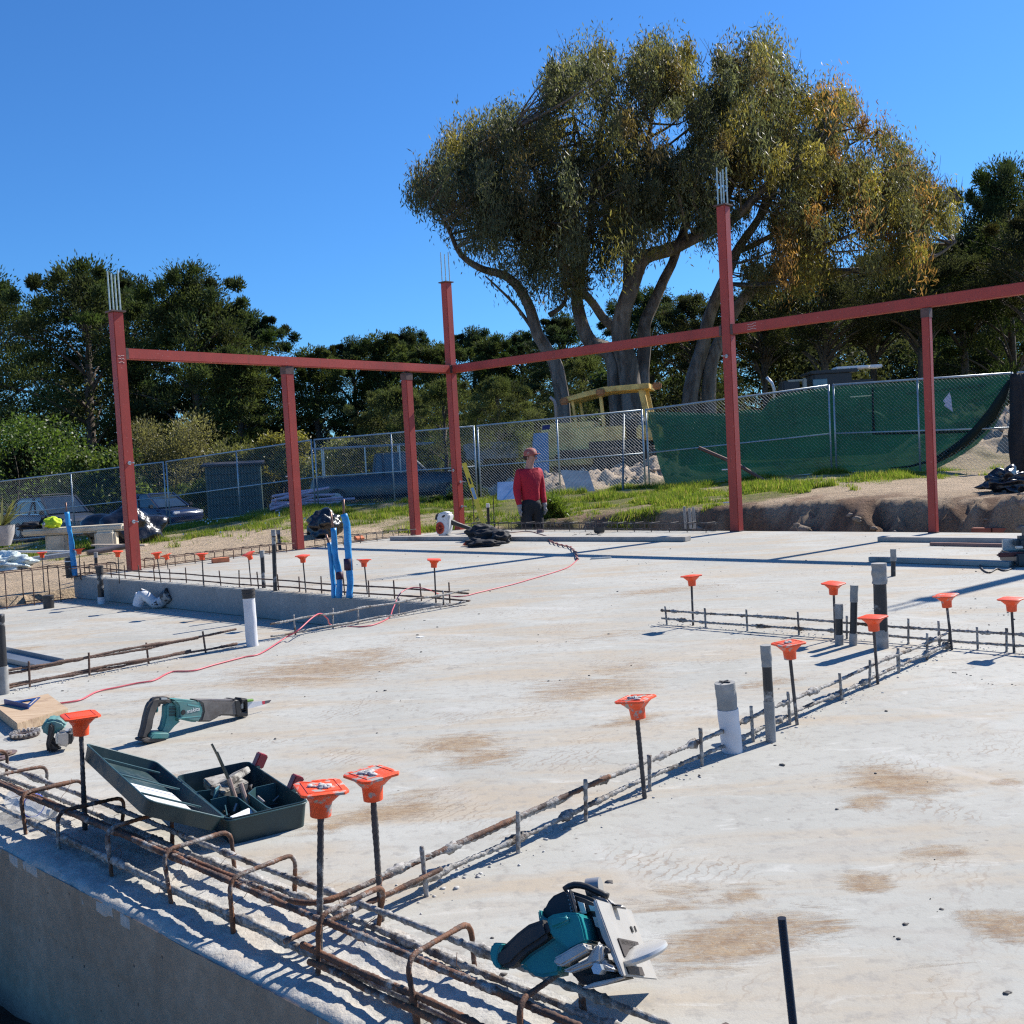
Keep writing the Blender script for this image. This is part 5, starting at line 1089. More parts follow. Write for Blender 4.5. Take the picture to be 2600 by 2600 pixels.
# twisted tie wires
for i in range(26):
    u_ = rj.choice([-3.07, -2.86, -2.55, -2.25, -1.99, -1.76, -1.72, -1.69, -1.39, -1.12]); v_ = rj.choice([1.22, 1.375, 1.20, 1.30]); p = AB(u_, v_, rj.choice([.10, .06, .04])); mb = MB(); pts = [p]
    d_ = Vector((rj.uniform(-1, 1), rj.uniform(-1, 1), rj.uniform(-.3, .9))).normalized()
    for k in range(7): d_ = (d_+Vector((rj.uniform(-.6, .6), rj.uniform(-.6, .6), rj.uniform(-.6, .3)))).normalized(); pts.append(pts[-1]+d_*rj.uniform(.006, .015))
    mb.tube(pts, .0007, 4); mb.build('tie_wire', M_RBR, t, True, smooth=True)
def row(label, p0, p1, zs, dowels, mat, r=.0058, crust=.5, hd=.115, step=.008, base=0, sd=0, ends=(0, 0), name='rebar_line'):
    """two long bars on short uprights"""
    t = thing(name, label, 'rebar', (p0+p1)/2, group='short rebar fences cast into the slab'); d_ = (p1-p0).normalized()
    for k, z_ in enumerate(zs):
        n = 14; mb = MB(); e = ends[k] if k < len(ends) else 0
        rebar(mb, [p0.lerp(p1-d_*e, i/n)+UZ*(z_+.004*math.sin(i*1.7+k+sd))+Vector((.004*math.sin(i*1.1+sd), 0, 0)) for i in range(n+1)], r, step, crust, sd+k); mb.build('bar', mat, t, True, smooth=True)
    for k, q in enumerate(dowels):
        mb = MB(); tp = q+Vector((rj.uniform(-.008, .008), rj.uniform(-.008, .008), hd*rj.uniform(.9, 1.1))); rebar(mb, [q-UZ*.01, tp], r*.92, .01, crust*.3, sd+10+k); mb.build('upright', mat, t, True, smooth=True)
    return t
dv = [uv(G(x, y))[1] for x, y in [(1085, 2276), (1319, 2167), (1480, 2083), (1626, 2003), (1783, 1945), (1891, 1880), (1995, 1838), (2087, 1771), (2172, 1740), (2251, 1706), (2319, 1672), (2383, 1645)]]
row('long mortar-crusted rebar line running away between the circular saw and the four pipes', AB(-1.80, 1.45), AB(-1.775, 4.98), (.028, .078), [AB(-1.775, v_) for v_ in dv], M_RBC, crust=.75, sd=1)
row('rebar line crossing the middle of the slab towards the right edge', AB(-3.44, 5.0), AB(1.5, 4.98), (.032, .082), [AB(uv(G(x, y))[0], 4.99) for x, y in [(1696, 1585), (1790, 1594), (1907, 1599), (2036, 1610), (2150, 1622), (2305, 1635), (2388, 1640), (2488, 1646), (2560, 1652)]]+[AB(-1.3+.3*i, 4.99) for i in range(8)], M_RBC, crust=.8, sd=3)
row('thin rebar line along the top of the step above the sunken floor', AB(-11.1, 5.14), AB(-5.15, 5.12), (.03, .085), [AB(-11.05+.30*i, 5.13) for i in range(20)], M_RBF, crust=.15, hd=.14, sd=5)
row('brown double rebar line beside the sunken floor, ending at the white wrapped pipe', AB(-5.27, .8), AB(-5.27, 3.32), (.02, .03, .10, .09), [AB(-5.27, v_) for v_ in [1.2, 1.6, uv(G(88, 1748))[1], uv(G(211, 1712))[1], uv(G(377, 1686))[1], uv(G(505, 1655))[1], uv(G(603, 1634))[1]]], M_RBF, crust=.35, hd=.125, sd=7, ends=(.0, .3, .0, .25))
row('grey rebar line from the white wrapped pipe to the corner of the step', AB(-5.27, 3.55), AB(-5.17, 5.16), (.022, .10), [AB(-5.26, v_) for v_ in [uv(G(717, 1610))[1], uv(G(812, 1592))[1], uv(G(907, 1583))[1], uv(G(1000, 1562))[1], uv(G(1078, 1537))[1]]], M_RBC, crust=.4, hd=.12, sd=9)
def cage(label, fn, n, zb_, zt, wd, mat, hang=0):
    t = thing('rebar_cage', label, 'rebar', fn(0, .5, 0))
    for s_ in (0, 1):
        for z_ in (zb_+.02, zt-.012): mb = MB(); rebar(mb, [fn(0, s_, z_), fn(.5, s_, z_+.006), fn(1, s_, z_)], .0055, .03, .1, 3, 6, False); mb.build('bar', mat, t, True, smooth=True)
    for i in range(n):
        f_ = (i+.5)/n; j = rj.uniform(-.004, .004); mb = MB(); mb.tube(fillet([fn(f_, -.05, zb_-.03), fn(f_+j, -.05, zt), fn(f_+j, 1.05, zt), fn(f_, 1.05, zb_-.03)], .035, 5), .0055, 6); mb.build('hoop', mat, t, True, smooth=True)
    return t
cage('low cage of small hoops along the far slab edge in front of the man', lambda f_, s_, z_: AB(-10.85+4.25*f_, 10.82+.20*s_, z_), 16, 0, .115, .2, M_RBG)
cage('low hoop cage on the left edge between the left red column and next post', lambda f_, s_, z_: AB(-11.08+.20*s_, 5.72+2.05*f_, z_), 8, 0, .115, .2, M_RBF)
cage('low cage of hoops on the left edge behind the second red post', lambda f_, s_, z_: AB(-11.08+.20*s_, 8.1+1.75*f_, z_), 6, 0, .115, .2, M_RBG)
cage('low hoop cage at the left end of the step before the left red column', lambda f_, s_, z_: AB(-11.08+.20*s_, 4.9+.6*f_, z_), 3, 0, .115, .2, M_RBF)
cage('tall rebar hoops at the far left beside the sunken floor', lambda f_, s_, z_: AB(-11.22+.24*s_, 3.0+1.95*f_, z_), 7, -.24, .14, .24, M_RBF)

# ------------------------------------------------------------------ capped dowels
def capmesh(mb, M):
    rings = []; n = 24
    for z_, h_, sq in [(0, .0465, 1), (-.0012, .049, 1), (-.0062, .049, 1), (-.0072, .046, 1), (-.0076, .037, 1), (-.013, .0355, .85), (-.016, .033, .7), (-.027, .0265, .2), (-.0275, .0245, 0), (-.034, .0232, 0), (-.060, .0215, 0)]:
        rg_ = []
        for j in range(n):
            a = 2*math.pi*j/n+math.pi/n; ca, sa = math.cos(a), math.sin(a); s_ = 1/max(abs(ca), abs(sa)); s_ = min(s_, 1.36); k = 1+(s_-1)*sq; rg_.append(M @ Vector((ca*h_*k, sa*h_*k, z_)))
        rings.append(rg_)
    k = len(mb.v); vs = [v_ for r_ in rings for v_ in r_]; fs = [(i*n+j, i*n+(j+1) % n, (i+1)*n+(j+1) % n, (i+1)*n+j) for i in range(len(rings)-1) for j in range(n)]
    fs += [tuple(range(n))[::-1], tuple((len(rings)-1)*n+j for j in range(n))]; mb.add(vs, fs)
def dowel(base, topx, topy, label, z0=0, yaw=None, mortar=0, mat=None, tilt=(0, 0), r=.0063, near=False, cornr=None):
    b_ = G(*base, z0) if isinstance(base, tuple) else base; tp = D(topx, topy, b_.y+.0); t = thing('capped_dowel', label, 'rebar', b_, group='upright rebar with orange safety caps')
    ax = (tp-b_).normalized(); mb = MB(); rebar(mb, [b_-ax*.03, tp-ax*.012], r, .007 if near else .02, .12 if near else 0, base[0] % 17 if isinstance(base, tuple) else 3, 8, near); mb.build('rod', M_RBG, t, True, smooth=True)
    if cornr: a_, c_ = G(*cornr[0], tp.z), G(*cornr[1], tp.z); yaw = math.atan2((c_-a_).y, (c_-a_).x)
    yaw = rj.uniform(0, 1.57) if yaw is None else yaw
    M = Matrix.Translation(tp) @ ax.to_track_quat('Z', 'Y').to_matrix().to_4x4() @ Matrix.Rotation(tilt[0], 4, 'X') @ Matrix.Rotation(tilt[1], 4, 'Y') @ Matrix.Rotation(yaw, 4, 'Z')
    mb = MB(); capmesh(mb, M); cp = mb.build('safety_cap', M_ORANGEM if mortar else M_ORANGE, t, True, smooth='auto')
    if near or mortar > 1:
        mb = MB(); q = .035; mb.tube([M @ Vector(v_) for v_ in [(-q, -q, .0004), (q, -q, .0004), (q, q, .0004), (-q, q, .0004), (-q, -q, .0004)]], .0011, 4); mb.build('raised_rim', M_ORANGE, cp, True)
    if mortar > 1:
        mb = MB()
        for k in range(26 if near else 12): a = rj.uniform(0, 6.28); rr = rj.uniform(0, .03)*rj.random(); mb.blob(M @ Vector((rr*math.cos(a)+.006, rr*math.sin(a)-.004, .002)), (rj.uniform(.003, .011), rj.uniform(.003, .009), rj.uniform(.0015, .005)), k, 2, .5, 2.5)
        mb.build('mortar_lump', M_CRUMB, cp, True, smooth=True)
    return t
dowel((216, 2100), 204, 1814, 'clean orange-capped bar leaning beside the open tool case lid', cornr=((148, 1812), (179, 1838)), near=True)
dowel(AB(-1.735, 1.235, 0), 815, 1997, 'mortar-smeared orange cap on the bar rising from the corner of the near cage', cornr=((745, 1989), (778, 2030)), mortar=2, near=True)
dowel((969, 2338), 943, 1962, 'mortar-smeared orange cap right of and slightly higher than its close neighbour at the near cage', cornr=((869, 1968), (931, 1990)), mortar=2, near=True)
dowel((1637, 2027), 1613, 1772, 'orange cap carrying a dark lump of mortar, midway along the interior rebar line', cornr=((1557, 1783), (1625, 1790)), mortar=2, near=True, tilt=(R(3), R(-3)))
dowel((2024, 1840), 2002, 1631, 'speckled orange cap just right of the tall taped pipe', mortar=2, yaw=.35)
dowel((1760, 1588), 1755, 1461, 'orange cap standing alone at the left end of the crossing rebar line', yaw=.6, tilt=(R(-3), R(2)))
dowel((2121, 1623), 2116, 1480, 'orange cap on the bar hidden behind the shortest pipe of the pipe group', yaw=.7, tilt=(0, R(-5)))
dowel((2229, 1737), 2216, 1565, 'orange cap in front of the largest black pipe', yaw=.75)
dowel((2417, 1650), 2401, 1510, 'orange cap where the two rebar lines meet at the right', yaw=.8, mortar=1)
dowel((2575, 1657), 2567, 1519, 'orange cap cut by the right edge of the picture', yaw=.75)
PLs = [((518, 1488), 512, 1405, 'orange cap left of the loose orange brick, on the step'), ((638, 1488), 630, 1405, 'tilted orange cap right of the loose orange brick'), ((777, 1505), 768, 1410, 'orange cap directly left of the blue sleeved conduits'),
       ((409, 1479), 397, 1403, 'orange cap just right of the left red column, the nearer of two close caps'), ((933, 1509), 924, 1420, 'orange cap directly right of the blue sleeved conduits'), ((1107, 1531), 1102, 1420, 'orange cap at the right-hand corner of the step'),
       ((204, 1464), 200, 1393, 'orange cap touching the blue sleeved conduit at the far left'), ((303, 1474), 299, 1399, 'orange cap just left of the left red column')]
for i, (b_, x, y, lab) in enumerate(PLs): dowel(b_, x, y, lab, tilt=((R(16), R(12)) if i == 1 else (R(rj.uniform(-5, 5)), R(rj.uniform(-5, 5)))), r=.0058)
dowel((114, 1520), 106, 1402, 'orange cap farthest left, over the black pipe stub on the sunken floor', z0=-.24, r=.0058)
dowel((427, 1446), 421, 1408, 'small orange cap behind the right-hand one of two close caps by the left red column', r=.0055, tilt=(R(10), 0))

# ------------------------------------------------------------------ pipes and conduits
def wob_tube(pts, r, n=16, amp=.06, sd=0, k=26):
    P_ = [Vector(p) for p in pts]; q = [P_[0].lerp(P_[-1], i/k) for i in range(k+1)] if len(P_) == 2 else resample(P_, .02); mb = MB()
    rr = r if not isinstance(r, tuple) else [r[0]+(r[1]-r[0])*i/(len(q)-1) for i in range(len(q))]
    mb.tube(q, rr, n, rf=lambda i, j: 1+amp*.6*noise.noise(Vector((math.cos(j/n*6.28)*1.7, math.sin(j/n*6.28)*1.7, i*.13+sd*5)))*2); return mb
def pipe(label, b_, t_, wpx, parts, z0=0, cat='pipe', name='stub_pipe', group=None):
    """parts: (from, to, radius factor, material, part name, roughness)"""
    o = G(*b_, z0); e = D(t_[0], t_[1], o.y); r_ = wpx/2/FOC*o.y; t = thing(name, label, cat, o, group=group)
    for k, (f0, f1, rf, mt, nm, am) in enumerate(parts): wob_tube([o.lerp(e, f0)-(UZ*.01 if f0 == 0 else UZ*0), o.lerp(e, f1)], r_*rf, 18, am, k+b_[0]).build(nm, mt, t, True, smooth='auto')
    return t, o, e, r_
GPP = 'pipe stubs standing in the slab'
pipe('tall white wrapped pipe with a black rubber cap at the edge of the sunken floor', (641, 1640), (630, 1495), 30, [(0, .86, 1, M_WRAP, 'wrap', .07), (.84, 1.0, 1.08, M_BLACK, 'rubber_cap', .02), (.90, .93, 1.16, M_BLACK, 'clamp', 0), (.965, .985, 1.16, M_BLACK, 'clamp', 0)], group=GPP)
t, o, e, r_ = pipe('thick white wrapped pipe with a slotted grey cap in the interior rebar line', (1860, 1908), (1840, 1733), 53, [(0, .62, 1, M_WRAP, 'wrap', .05), (.60, .93, .96, M_GTAPE, 'mortared_tape', .05), (.91, 1.0, 1.0, M_GTAPE, 'end_cap', .01)], group=GPP)
mb = MB(); mb.bar(e+UA*.02+UZ*.003, e-UA*.02+UZ*.003, .006, .003); mb.bar(e+UB*.02+UZ*.004, e-UB*.02+UZ*.004, .006, .003); mb.build('slot', M_BLACK, t, True)
pipe('tall black pipe with torn grey tape, between the white pipe and the speckled orange cap', (1958, 1882), (1944, 1638), 26, [(0, .42, 1.05, M_GTAPE, 'mortar_coat', .06), (.40, .82, .95, M_PIPE, 'pipe_body', .03), (.78, 1.0, 1.06, M_GTAPE, 'tape', .12)], group=GPP)
pipe('shortest pipe of the group of three behind the right-hand cap', (2131, 1637), (2130, 1533), 20, [(0, .25, 1.1, M_GTAPE, 'mortar_coat', .06), (.22, .68, .92, M_PIPE, 'pipe_body', .03), (.64, 1, 1.05, M_GTAPE, 'tape', .08)], group=GPP)
pipe('middle black pipe of the group of three, slimmer than its neighbour', (2166, 1638), (2169, 1486), 18, [(0, .2, 1.12, M_GTAPE, 'mortar_coat', .06), (.18, .75, .98, M_PIPE, 'pipe_body', .03), (.72, 1, 1.08, M_GTAPE, 'tape', .1)], group=GPP)
pipe('largest black pipe with a flared grey taped top', (2239, 1645), (2232, 1430), 34, [(0, .22, 1.0, M_GTAPE, 'mortar_coat', .05), (.2, .8, .97, M_PIPE, 'pipe_body', .03), (.76, 1, 1.1, M_GTAPE, 'tape', .14)], group=GPP)
pipe('thin pipe with a grey taped top standing in front of the boards at the right', (2268, 1463), (2268, 1394), 13, [(0, .6, .9, M_PIPE, 'pipe_body', .02), (.56, 1, 1.15, M_GTAPE, 'tape', .12)], group=GPP)
pipe('grey topped conduit left of the tallest one, behind the step', (670, 1493), (665, 1398), 11, [(0, .85, .9, M_PIPE, 'pipe_body', .03), (.82, 1, 1.1, M_GTAPE, 'tape', .08)], group=GPP)
pipe('tallest black conduit behind the step', (699, 1500), (694, 1345), 11, [(0, .93, .95, M_PIPE, 'pipe_body', .03), (.9, 1, 1.1, M_GTAPE, 'tape', .08)], group=GPP)
pipe('short dark conduit behind the tallest one', (711, 1394), (706, 1346), 9, [(0, .8, .9, M_PIPE, 'pipe_body', .03), (.78, 1, 1.1, M_GTAPE, 'tape', .08)], group=GPP)
pipe('black wrapped pipe rising from the sunken floor against the step', (258, 1533), (252, 1437), 16, [(0, .18, 1.15, M_WRAP, 'wrap', .1), (.15, .85, .95, M_PIPE, 'pipe_body', .05), (.82, 1, 1.2, M_BLACK, 'rubber_cap', .02)], z0=-.24, group=GPP)
pipe('short black pipe stub on the sunken floor at the far left', (124, 1544), (122, 1512), 26, [(0, 1, 1, M_PIPE, 'pipe_body', .03), (.8, 1.02, 1.08, M_BLACK, 'rim', .0)], z0=-.24, group=GPP)
pipe('fat black pipe with a white stripe behind the blue conduit at the far left', (180, 1464), (176, 1415), 24, [(0, 1, 1, M_PIPE, 'pipe_body', .02), (.78, .83, 1.03, M_WHITE, 'stripe', 0)], group=GPP)
pipe('thin grey pipe between the fat black pipe and the left red column', (244, 1442), (243, 1402), 9, [(0, .7, .9, M_PIPE, 'pipe_body', .02), (.66, 1, 1.1, M_GTAPE, 'tape', .05)], group=GPP)
pipe('dark post pipe at the left edge beside the brown rebar line', (9, 1762), (-2, 1560), 26, [(0, .35, 1.1, M_GTAPE, 'mortar_coat', .05), (.32, 1, .95, M_PIPE, 'pipe_body', .02)], group=GPP)
for x, y0, y1 in ((1741, 1340, 1286), (1754, 1342, 1290), (1764, 1340, 1288)): pipe('grey plastic stub in the trio beside the tallest red column', (x, y0), (x-4, y1), 7, [(0, 1, 1, M_GTAPE, 'pipe_body', .04)], group='trio of grey stubs at the far slab edge')
pipe('thin dark stub with a white tip between the level and the man', (1241, 1330), (1238, 1278), 8, [(0, .85, .9, M_BLACK, 'pipe_body', .02), (.8, 1, 1.1, M_WHITE, 'tip', .02)], group=GPP)
for lab, x, y in (('thin dark rod between the corner column and the level', 1200, 1260), ('thin dark rod just left of the man', 1252, 1262)):
    a = D(x+3, 1330, 15.6); mb = MB(); mb.tube([a-UZ*.1, D(x, y, 15.6)], .008, 6); tag(mb.build('steel_stake', M_RBG, smooth='auto'), lab, 'stake', 'thin stakes behind the slab')
# blue sleeves over copper tubes
def sleeve(label, pts, wpx, tip, z0=0, knot=None):
    o = G(*pts[0], z0); P_ = [D(x, y, o.y+.0) for x, y in pts]; P_[0] = o; t = thing('sleeved_conduit', label, 'conduit', o, group='blue sleeved conduits'); mb = MB(); q = resample(P_, .025); n = 12
    mb.tube(q, wpx/2/FOC*o.y, n, rf=lambda i, j: 1+.22*noise.noise(Vector((math.cos(j/n*6.28)*1.6, math.sin(j/n*6.28)*1.6, i*.22+pts[0][0])))*2); mb.build('blue_sleeve', M_BLUE, t, True, smooth=True)
    mb = MB(); mb.tube([P_[-1]-UZ*.02, D(tip[0], tip[1], o.y)], .009, 8); mb.build('tube_end', M_COPPER, t, True, smooth=True)
    if knot: k = D(knot[0], knot[1], o.y); mb = MB(); mb.tube([k-UZ*knot[2], k+UZ*knot[2]], wpx/2/FOC*o.y*1.25, 12, rf=lambda i, j: 1+.1*math.sin(j*3)); mb.build('binding', P('dark binding', (.05, .015, .04), .6, var=.6, scale=60), t, True, smooth=True)
sleeve('shortest and leftmost of the three blue sleeves at the step', [(848, 1518), (846, 1480), (841, 1430), (836, 1378)], 12, (828, 1357))
sleeve('middle blue sleeve with a bent tube sticking out of its top', [(861, 1518), (862, 1460), (852, 1420), (846, 1341)], 15, (839, 1300), knot=(862, 1461, .03))
sleeve('tallest of the three blue sleeves, bound with a dark band', [(887, 1518), (889, 1480), (884, 1400), (880, 1330), (873, 1305)], 17, (872, 1268), knot=(884, 1433, .045))
sleeve('separate tall blue sleeve at the far left, in front of the stone bench', [(191, 1464), (186, 1420), (179, 1360), (172, 1330), (169, 1300)], 12, (167, 1276))
# wrapped wye fitting lying on the sunken floor
o = G(395, 1545, -.24); t = thing('wye_fitting', 'white and black wrapped pipe bend lying against the step on the sunken floor', 'pipe fitting', o)
dd = o.y; q = [D(x, y, dd) for x, y in [(354, 1520), (362, 1508), (378, 1520), (392, 1532), (408, 1530), (424, 1514)]]
wob_tube(q, .052, 14, .08, 3).build('bend', P('wrapped white with black tape', (.62, .62, .62), .5, dirt=(.02, .02, .02), damt=.42, dscale=11, sharp=.02, bump=.5, bscale=14, bdist=.02), t, True, smooth='auto')
wob_tube([D(420, 1518, dd-.02), D(432, 1507, dd-.05)], .068, 14, .05, 4).build('socket', M_PIPE, t, True, smooth='auto'); wob_tube([D(350, 1538, dd), D(358, 1508, dd)], .05, 14, .1, 4).build('branch', M_WRAP, t, True, smooth='auto')
mb = MB(); a, b_ = G(-20, 1660, -.235), G(125, 1692, -.235); mb.bar(a+UZ*.004, b_+UZ*.004, .20, .006); mb.bar(a+UB*.1+UZ*.02, b_+UB*.1+UZ*.02, .008, .03); mb.bar(a-UB*.1+UZ*.02, b_-UB*.1+UZ*.02, .008, .03)
tag(mb.build('metal_track', P('grey sheet steel', (.22, .24, .26), .4, metal=.5)), 'grey metal track lying on the sunken floor at the left edge', 'track')

# ------------------------------------------------------------------ boards, bricks and odds and ends on the slab
def board(label, p0, p1, wd, h, mat, name='board', z0=.003, endm=None):
    a, b_ = G(*p0, z0), G(*p1, z0); d_ = (b_-a).normalized(); s_ = Vector((-d_.y, d_.x, 0)); mb = MB(); mb.bar(a+s_*wd/2+UZ*h/2, b_+s_*wd/2+UZ*h/2, wd, h)
    o = mb.build(name, mat, bevel=.002); return tag(o, label, 'board')
board('long grey plank on the far part of the slab, behind the black jacket', (990, 1372), (1740, 1375), .14, .05, M_GWOOD)
board('long plank at the right, farthest of the stacked boards, in front of the short post', (2228, 1375), (2760, 1381), .14, .045, M_GWOOD)
board('thin red-brown batten between the two long planks at the right', (2360, 1385), (2556, 1389), .035, .028, M_RWOOD)
board('long grey plank at the right, nearest of the boards, by the dark machine', (2205, 1426), (2562, 1440), .09, .038, M_GWOOD)
def brick(label, x, y, yaw, z=0, s_=(.19, .09, .055)): o = G(x, y); mb = MB(); mb.box((o.x, o.y, z+s_[2]/2), s_, Matrix.Rotation(yaw, 3, 'Z')); tag(mb.build('brick', M_BRICK, bevel=.004), label, 'brick', 'loose orange bricks')
brick('loose orange brick on the slab between the left red column and the next post', 560, 1428, R(30))
o = D(912, 1372, 15.6); mb = MB(); mb.box((o.x, o.y, gz(o.x, o.y)+.04), (.14, .09, .06), Matrix.Rotation(R(40), 3, 'Z') @ Matrix.Rotation(R(30), 3, 'X')); tag(mb.build('brick', M_BRICK, bevel=.004), 'broken orange brick on the sand left of the third post', 'brick', 'loose orange bricks')
o = G(1522, 1355); t = thing('plastic_tub', 'small black tub lying on its side in front of the low far hoops', 'tub', o); mb = MB(); mb.lathe([(.05, 0), (.058, .02), (.066, .075), (.062, .075), (.055, .02)], 20, Matrix.Translation(o+UZ*.01) @ Matrix.Diagonal((1.2, .8, 1, 1))); mb.build('tub_body', M_BLACK, t, True, smooth='auto')
mb = MB()
for i in range(18): a = G(1450+rj.uniform(0, 75), 1356+rj.uniform(-3, 4)); mb.tube([a+UZ*.004, a+Vector((rj.uniform(-.05, .05), rj.uniform(-.05, .05), .008))], .003, 4)
mb.build('spilled_pins', M_RBG, t, True)
o = G(1372, 1352); mb = MB(); mb.box(o+UZ*.02, (.10, .05, .04), RZ); tag(mb.build('cord_splitter', P('pale brown plastic', (.30, .22, .2), .5), bevel=.006), 'small brown power splitter at the far end of the pink cord', 'splitter')
mb = MB(); a, b_ = G(1500, 1420), G(1552, 1417); mb.bar(a+UZ*.008, b_+UZ*.008, .05, .012); tag(mb.build('metal_bracket', M_STEEL, bevel=.002), 'flat metal strip lying in the middle of the far slab', 'bracket')
mb = MB(); a, b_ = G(1062, 1617), G(1073, 1618); mb.bar(a+UZ*.002, b_+UZ*.002, .04, .002); tag(mb.build('paper_scrap', M_WHITE), 'tiny white scrap of paper on the slab right of the step corner', 'paper')
# cord
def cord(name, label, pts, r, mat, z=.006, knots=()):
    W_ = [G(p[0], p[1], (p[2] if len(p) > 2 else z)) for p in pts]; sm = []
    for i in range(len(W_)-1):
        a, b_, c_, d_ = W_[max(i-1, 0)], W_[i], W_[i+1], W_[min(i+2, len(W_)-1)]
        for q in range(6): t = q/6; sm.append(.5*((2*b_)+(c_-a)*t+(2*a-5*b_+4*c_-d_)*t*t+(3*b_-a-3*c_+d_)*t**3))
    sm.append(W_[-1]); mb = MB(); mb.tube(sm, r, 8); return tag(mb.build(name, mat, smooth=True), label, 'cord')
cord('extension_cord', 'pink extension cord winding from the wood block across the slab', [(150, 1786), (203, 1777), (246, 1756), (297, 1745), (344, 1735), (391, 1727), (435, 1706), (489, 1703), (543, 1688), (616, 1669), (661, 1659), (723, 1620, .02), (756, 1601, .06), (792, 1569, .105), (814, 1558, .11), (832, 1572, .06), (845, 1588, .0),
      (930, 1590), (985, 1570), (998, 1545, .03), (1017, 1506, .10), (1049, 1492, .12), (1089, 1497, .10), (1122, 1511), (1172, 1514), (1216, 1504), (1250, 1496), (1304, 1483), (1359, 1467), (1413, 1451), (1446, 1438), (1467, 1420)], .0042, M_PINK)
r2 = random.Random(5); pts = []
cp = [(1467, 1420), (1462, 1402), (1448, 1388), (1424, 1383), (1402, 1376), (1384, 1362)]
for k in range(2):
    pts = []
    for i in range(len(cp)-1):
        for q in range(4): f_ = q/4; x = cp[i][0]+(cp[i+1][0]-cp[i][0])*f_; y = cp[i][1]+(cp[i+1][1]-cp[i][1])*f_; a = (i*4+q)*1.5+k*3.1; pts.append((x+2.6*math.cos(a), y+1.4*math.sin(a), .012+.008*math.sin(a)))
    cord('chained_cord', ('brown chained-up' if k == 0 else 'second strand of the') + ' cord continuing the pink cord on the far slab', pts, .006, M_CORDB)
cord('extension_cord', 'dull pink cord running left behind the black jacket', [(1384, 1362), (1402, 1366), (1372, 1356), (1340, 1349), (1300, 1352), (1270, 1353)], .005, M_CORDB)
cord('power_cable', 'black cable of the dark machine at the right edge', [(2487, 1432, .01), (2495, 1446), (2512, 1454), (2532, 1444), (2550, 1449), (2570, 1443), (2600, 1425, .03), (2640, 1415, .05)], .006, M_BLACK)
# dark machine at the right edge
o = G(2596, 1436); t = thing('mitre_saw', 'dark blue-grey bench saw cut off by the right edge of the picture', 'power saw', o); Mr = Matrix.Translation(o) @ Matrix.Rotation(R(-8), 4, 'Z')
M_BG = P('dark blue grey casting', (.03, .045, .055), .4, dirt=(.1, .1, .1), damt=.35, dscale=12)
def ms(nm, mt, *bs, bevel=.012):
    mb = MB()
    for c_, s_ in bs: boxM(mb, c_, s_, Mr)
    mb.build(nm, mt, t, True, bevel=bevel)
ms('base', M_BG, ((.15, .1, .05), (.44, .40, .09))); ms('fence_plate', M_STEEL, ((.16, .22, .14), (.46, .03, .09)), bevel=.004); ms('motor_head', M_BG, ((.22, .2, .22), (.26, .2, .17)), ((.06, .16, .16), (.12, .12, .10)), bevel=.03)
ms('handle', P('dark red grip', (.10, .015, .02), .4), ((-.09, -.03, .09), (.20, .035, .035)), ((.02, -.02, .06), (.08, .05, .08)), bevel=.012); ms('bolts', M_STEEL, ((-.02, .0, .14), (.05, .03, .018)), ((.05, .0, .135), (.03, .03, .02)), bevel=.004)
# leaf blower and black jacket
def planar(o, n):
    """survey point -> plane coordinates; returns map function and matrix"""
    n = n.normalized(); ex = UZ.cross(n).normalized() if abs(n.z) < .9 else UA.copy(); M = frame(o, ex, n.cross(ex)); Mi = M.inverted()
    def mp(x, y): v_ = Mi @ OnPlane(x, y, o, n); return (v_.x, v_.y)
    return mp, M
def zc(ox, oy, k): return lambda pts: [(ox+a/k, oy+b_/k) for a, b_ in pts]
def slabpoly(name, mp, M, pts, z0, z1, mat, parent, bevel=.004, seg=2):
    mb = MB(); mb.prism([mp(x, y) for x, y in pts], z0, z1, M); return mb.build(name, mat, parent, True, bevel=bevel, seg=seg)
o = G(1126, 1362); t = thing('leaf_blower', 'white leaf blower with an orange fan grille and long black tube', 'leaf blower', o); mp, M = planar(o, Vector((-.25, -1, 0))); Z_ = zc(1100, 1240, 8.782); M_BW = P('off-white blower shell', (.62, .62, .62), .4, dirt=(.3, .29, .3), damt=.34, dscale=12)
slabpoly('shell', mp, M, Z_([(130, 1035), (98, 950), (92, 830), (125, 700), (120, 600), (160, 545), (250, 518), (350, 520), (405, 560), (410, 640), (395, 700), (395, 850), (380, 950), (330, 1040), (220, 1058)]), -.11, .09, M_BW, t, .035, 4)
slabpoly('handle_gap', mp, M, Z_([(225, 640), (250, 600), (300, 578), (312, 600), (280, 640)]), .088, .094, M_BLACK, t, .002)
mb = MB(); c_ = mp(*Z_([(198, 872)])[0]); mb.lathe([(.0, .0), (.060, .0), (.062, .012), (.052, .018), (.03, .012), (.0, .02)], 26, M @ Matrix.Translation((c_[0], c_[1], .088)) @ Matrix.Diagonal((1, 1.36, 1, 1))); fg = mb.build('fan_grille', P('orange red grille', (.55, .06, .02), .5), t, True, smooth='auto')
mb = MB()
for k in range(16): a = 6.28*k/16; mb.tube([M @ Vector((c_[0]+.012*math.cos(a), c_[1]+.016*math.sin(a), .108)), M @ Vector((c_[0]+.052*math.cos(a+.3), c_[1]+.07*math.sin(a+.3), .106))], .0028, 4)
mb.build('grille_ribs', P('dark red ribs', (.16, .02, .01), .6), fg, True)
a, b_ = OnPlane(*Z_([(360, 735)])[0], o, -FW), OnPlane(*Z_([(900, 925)])[0], o, -FW); mb = MB(); mb.tube([a, a.lerp(b_, .25), a.lerp(b_, .27), b_], [.040, .036, .032, .027], 14); mb.build('blower_tube', M_BLACK, t, True, smooth='auto')
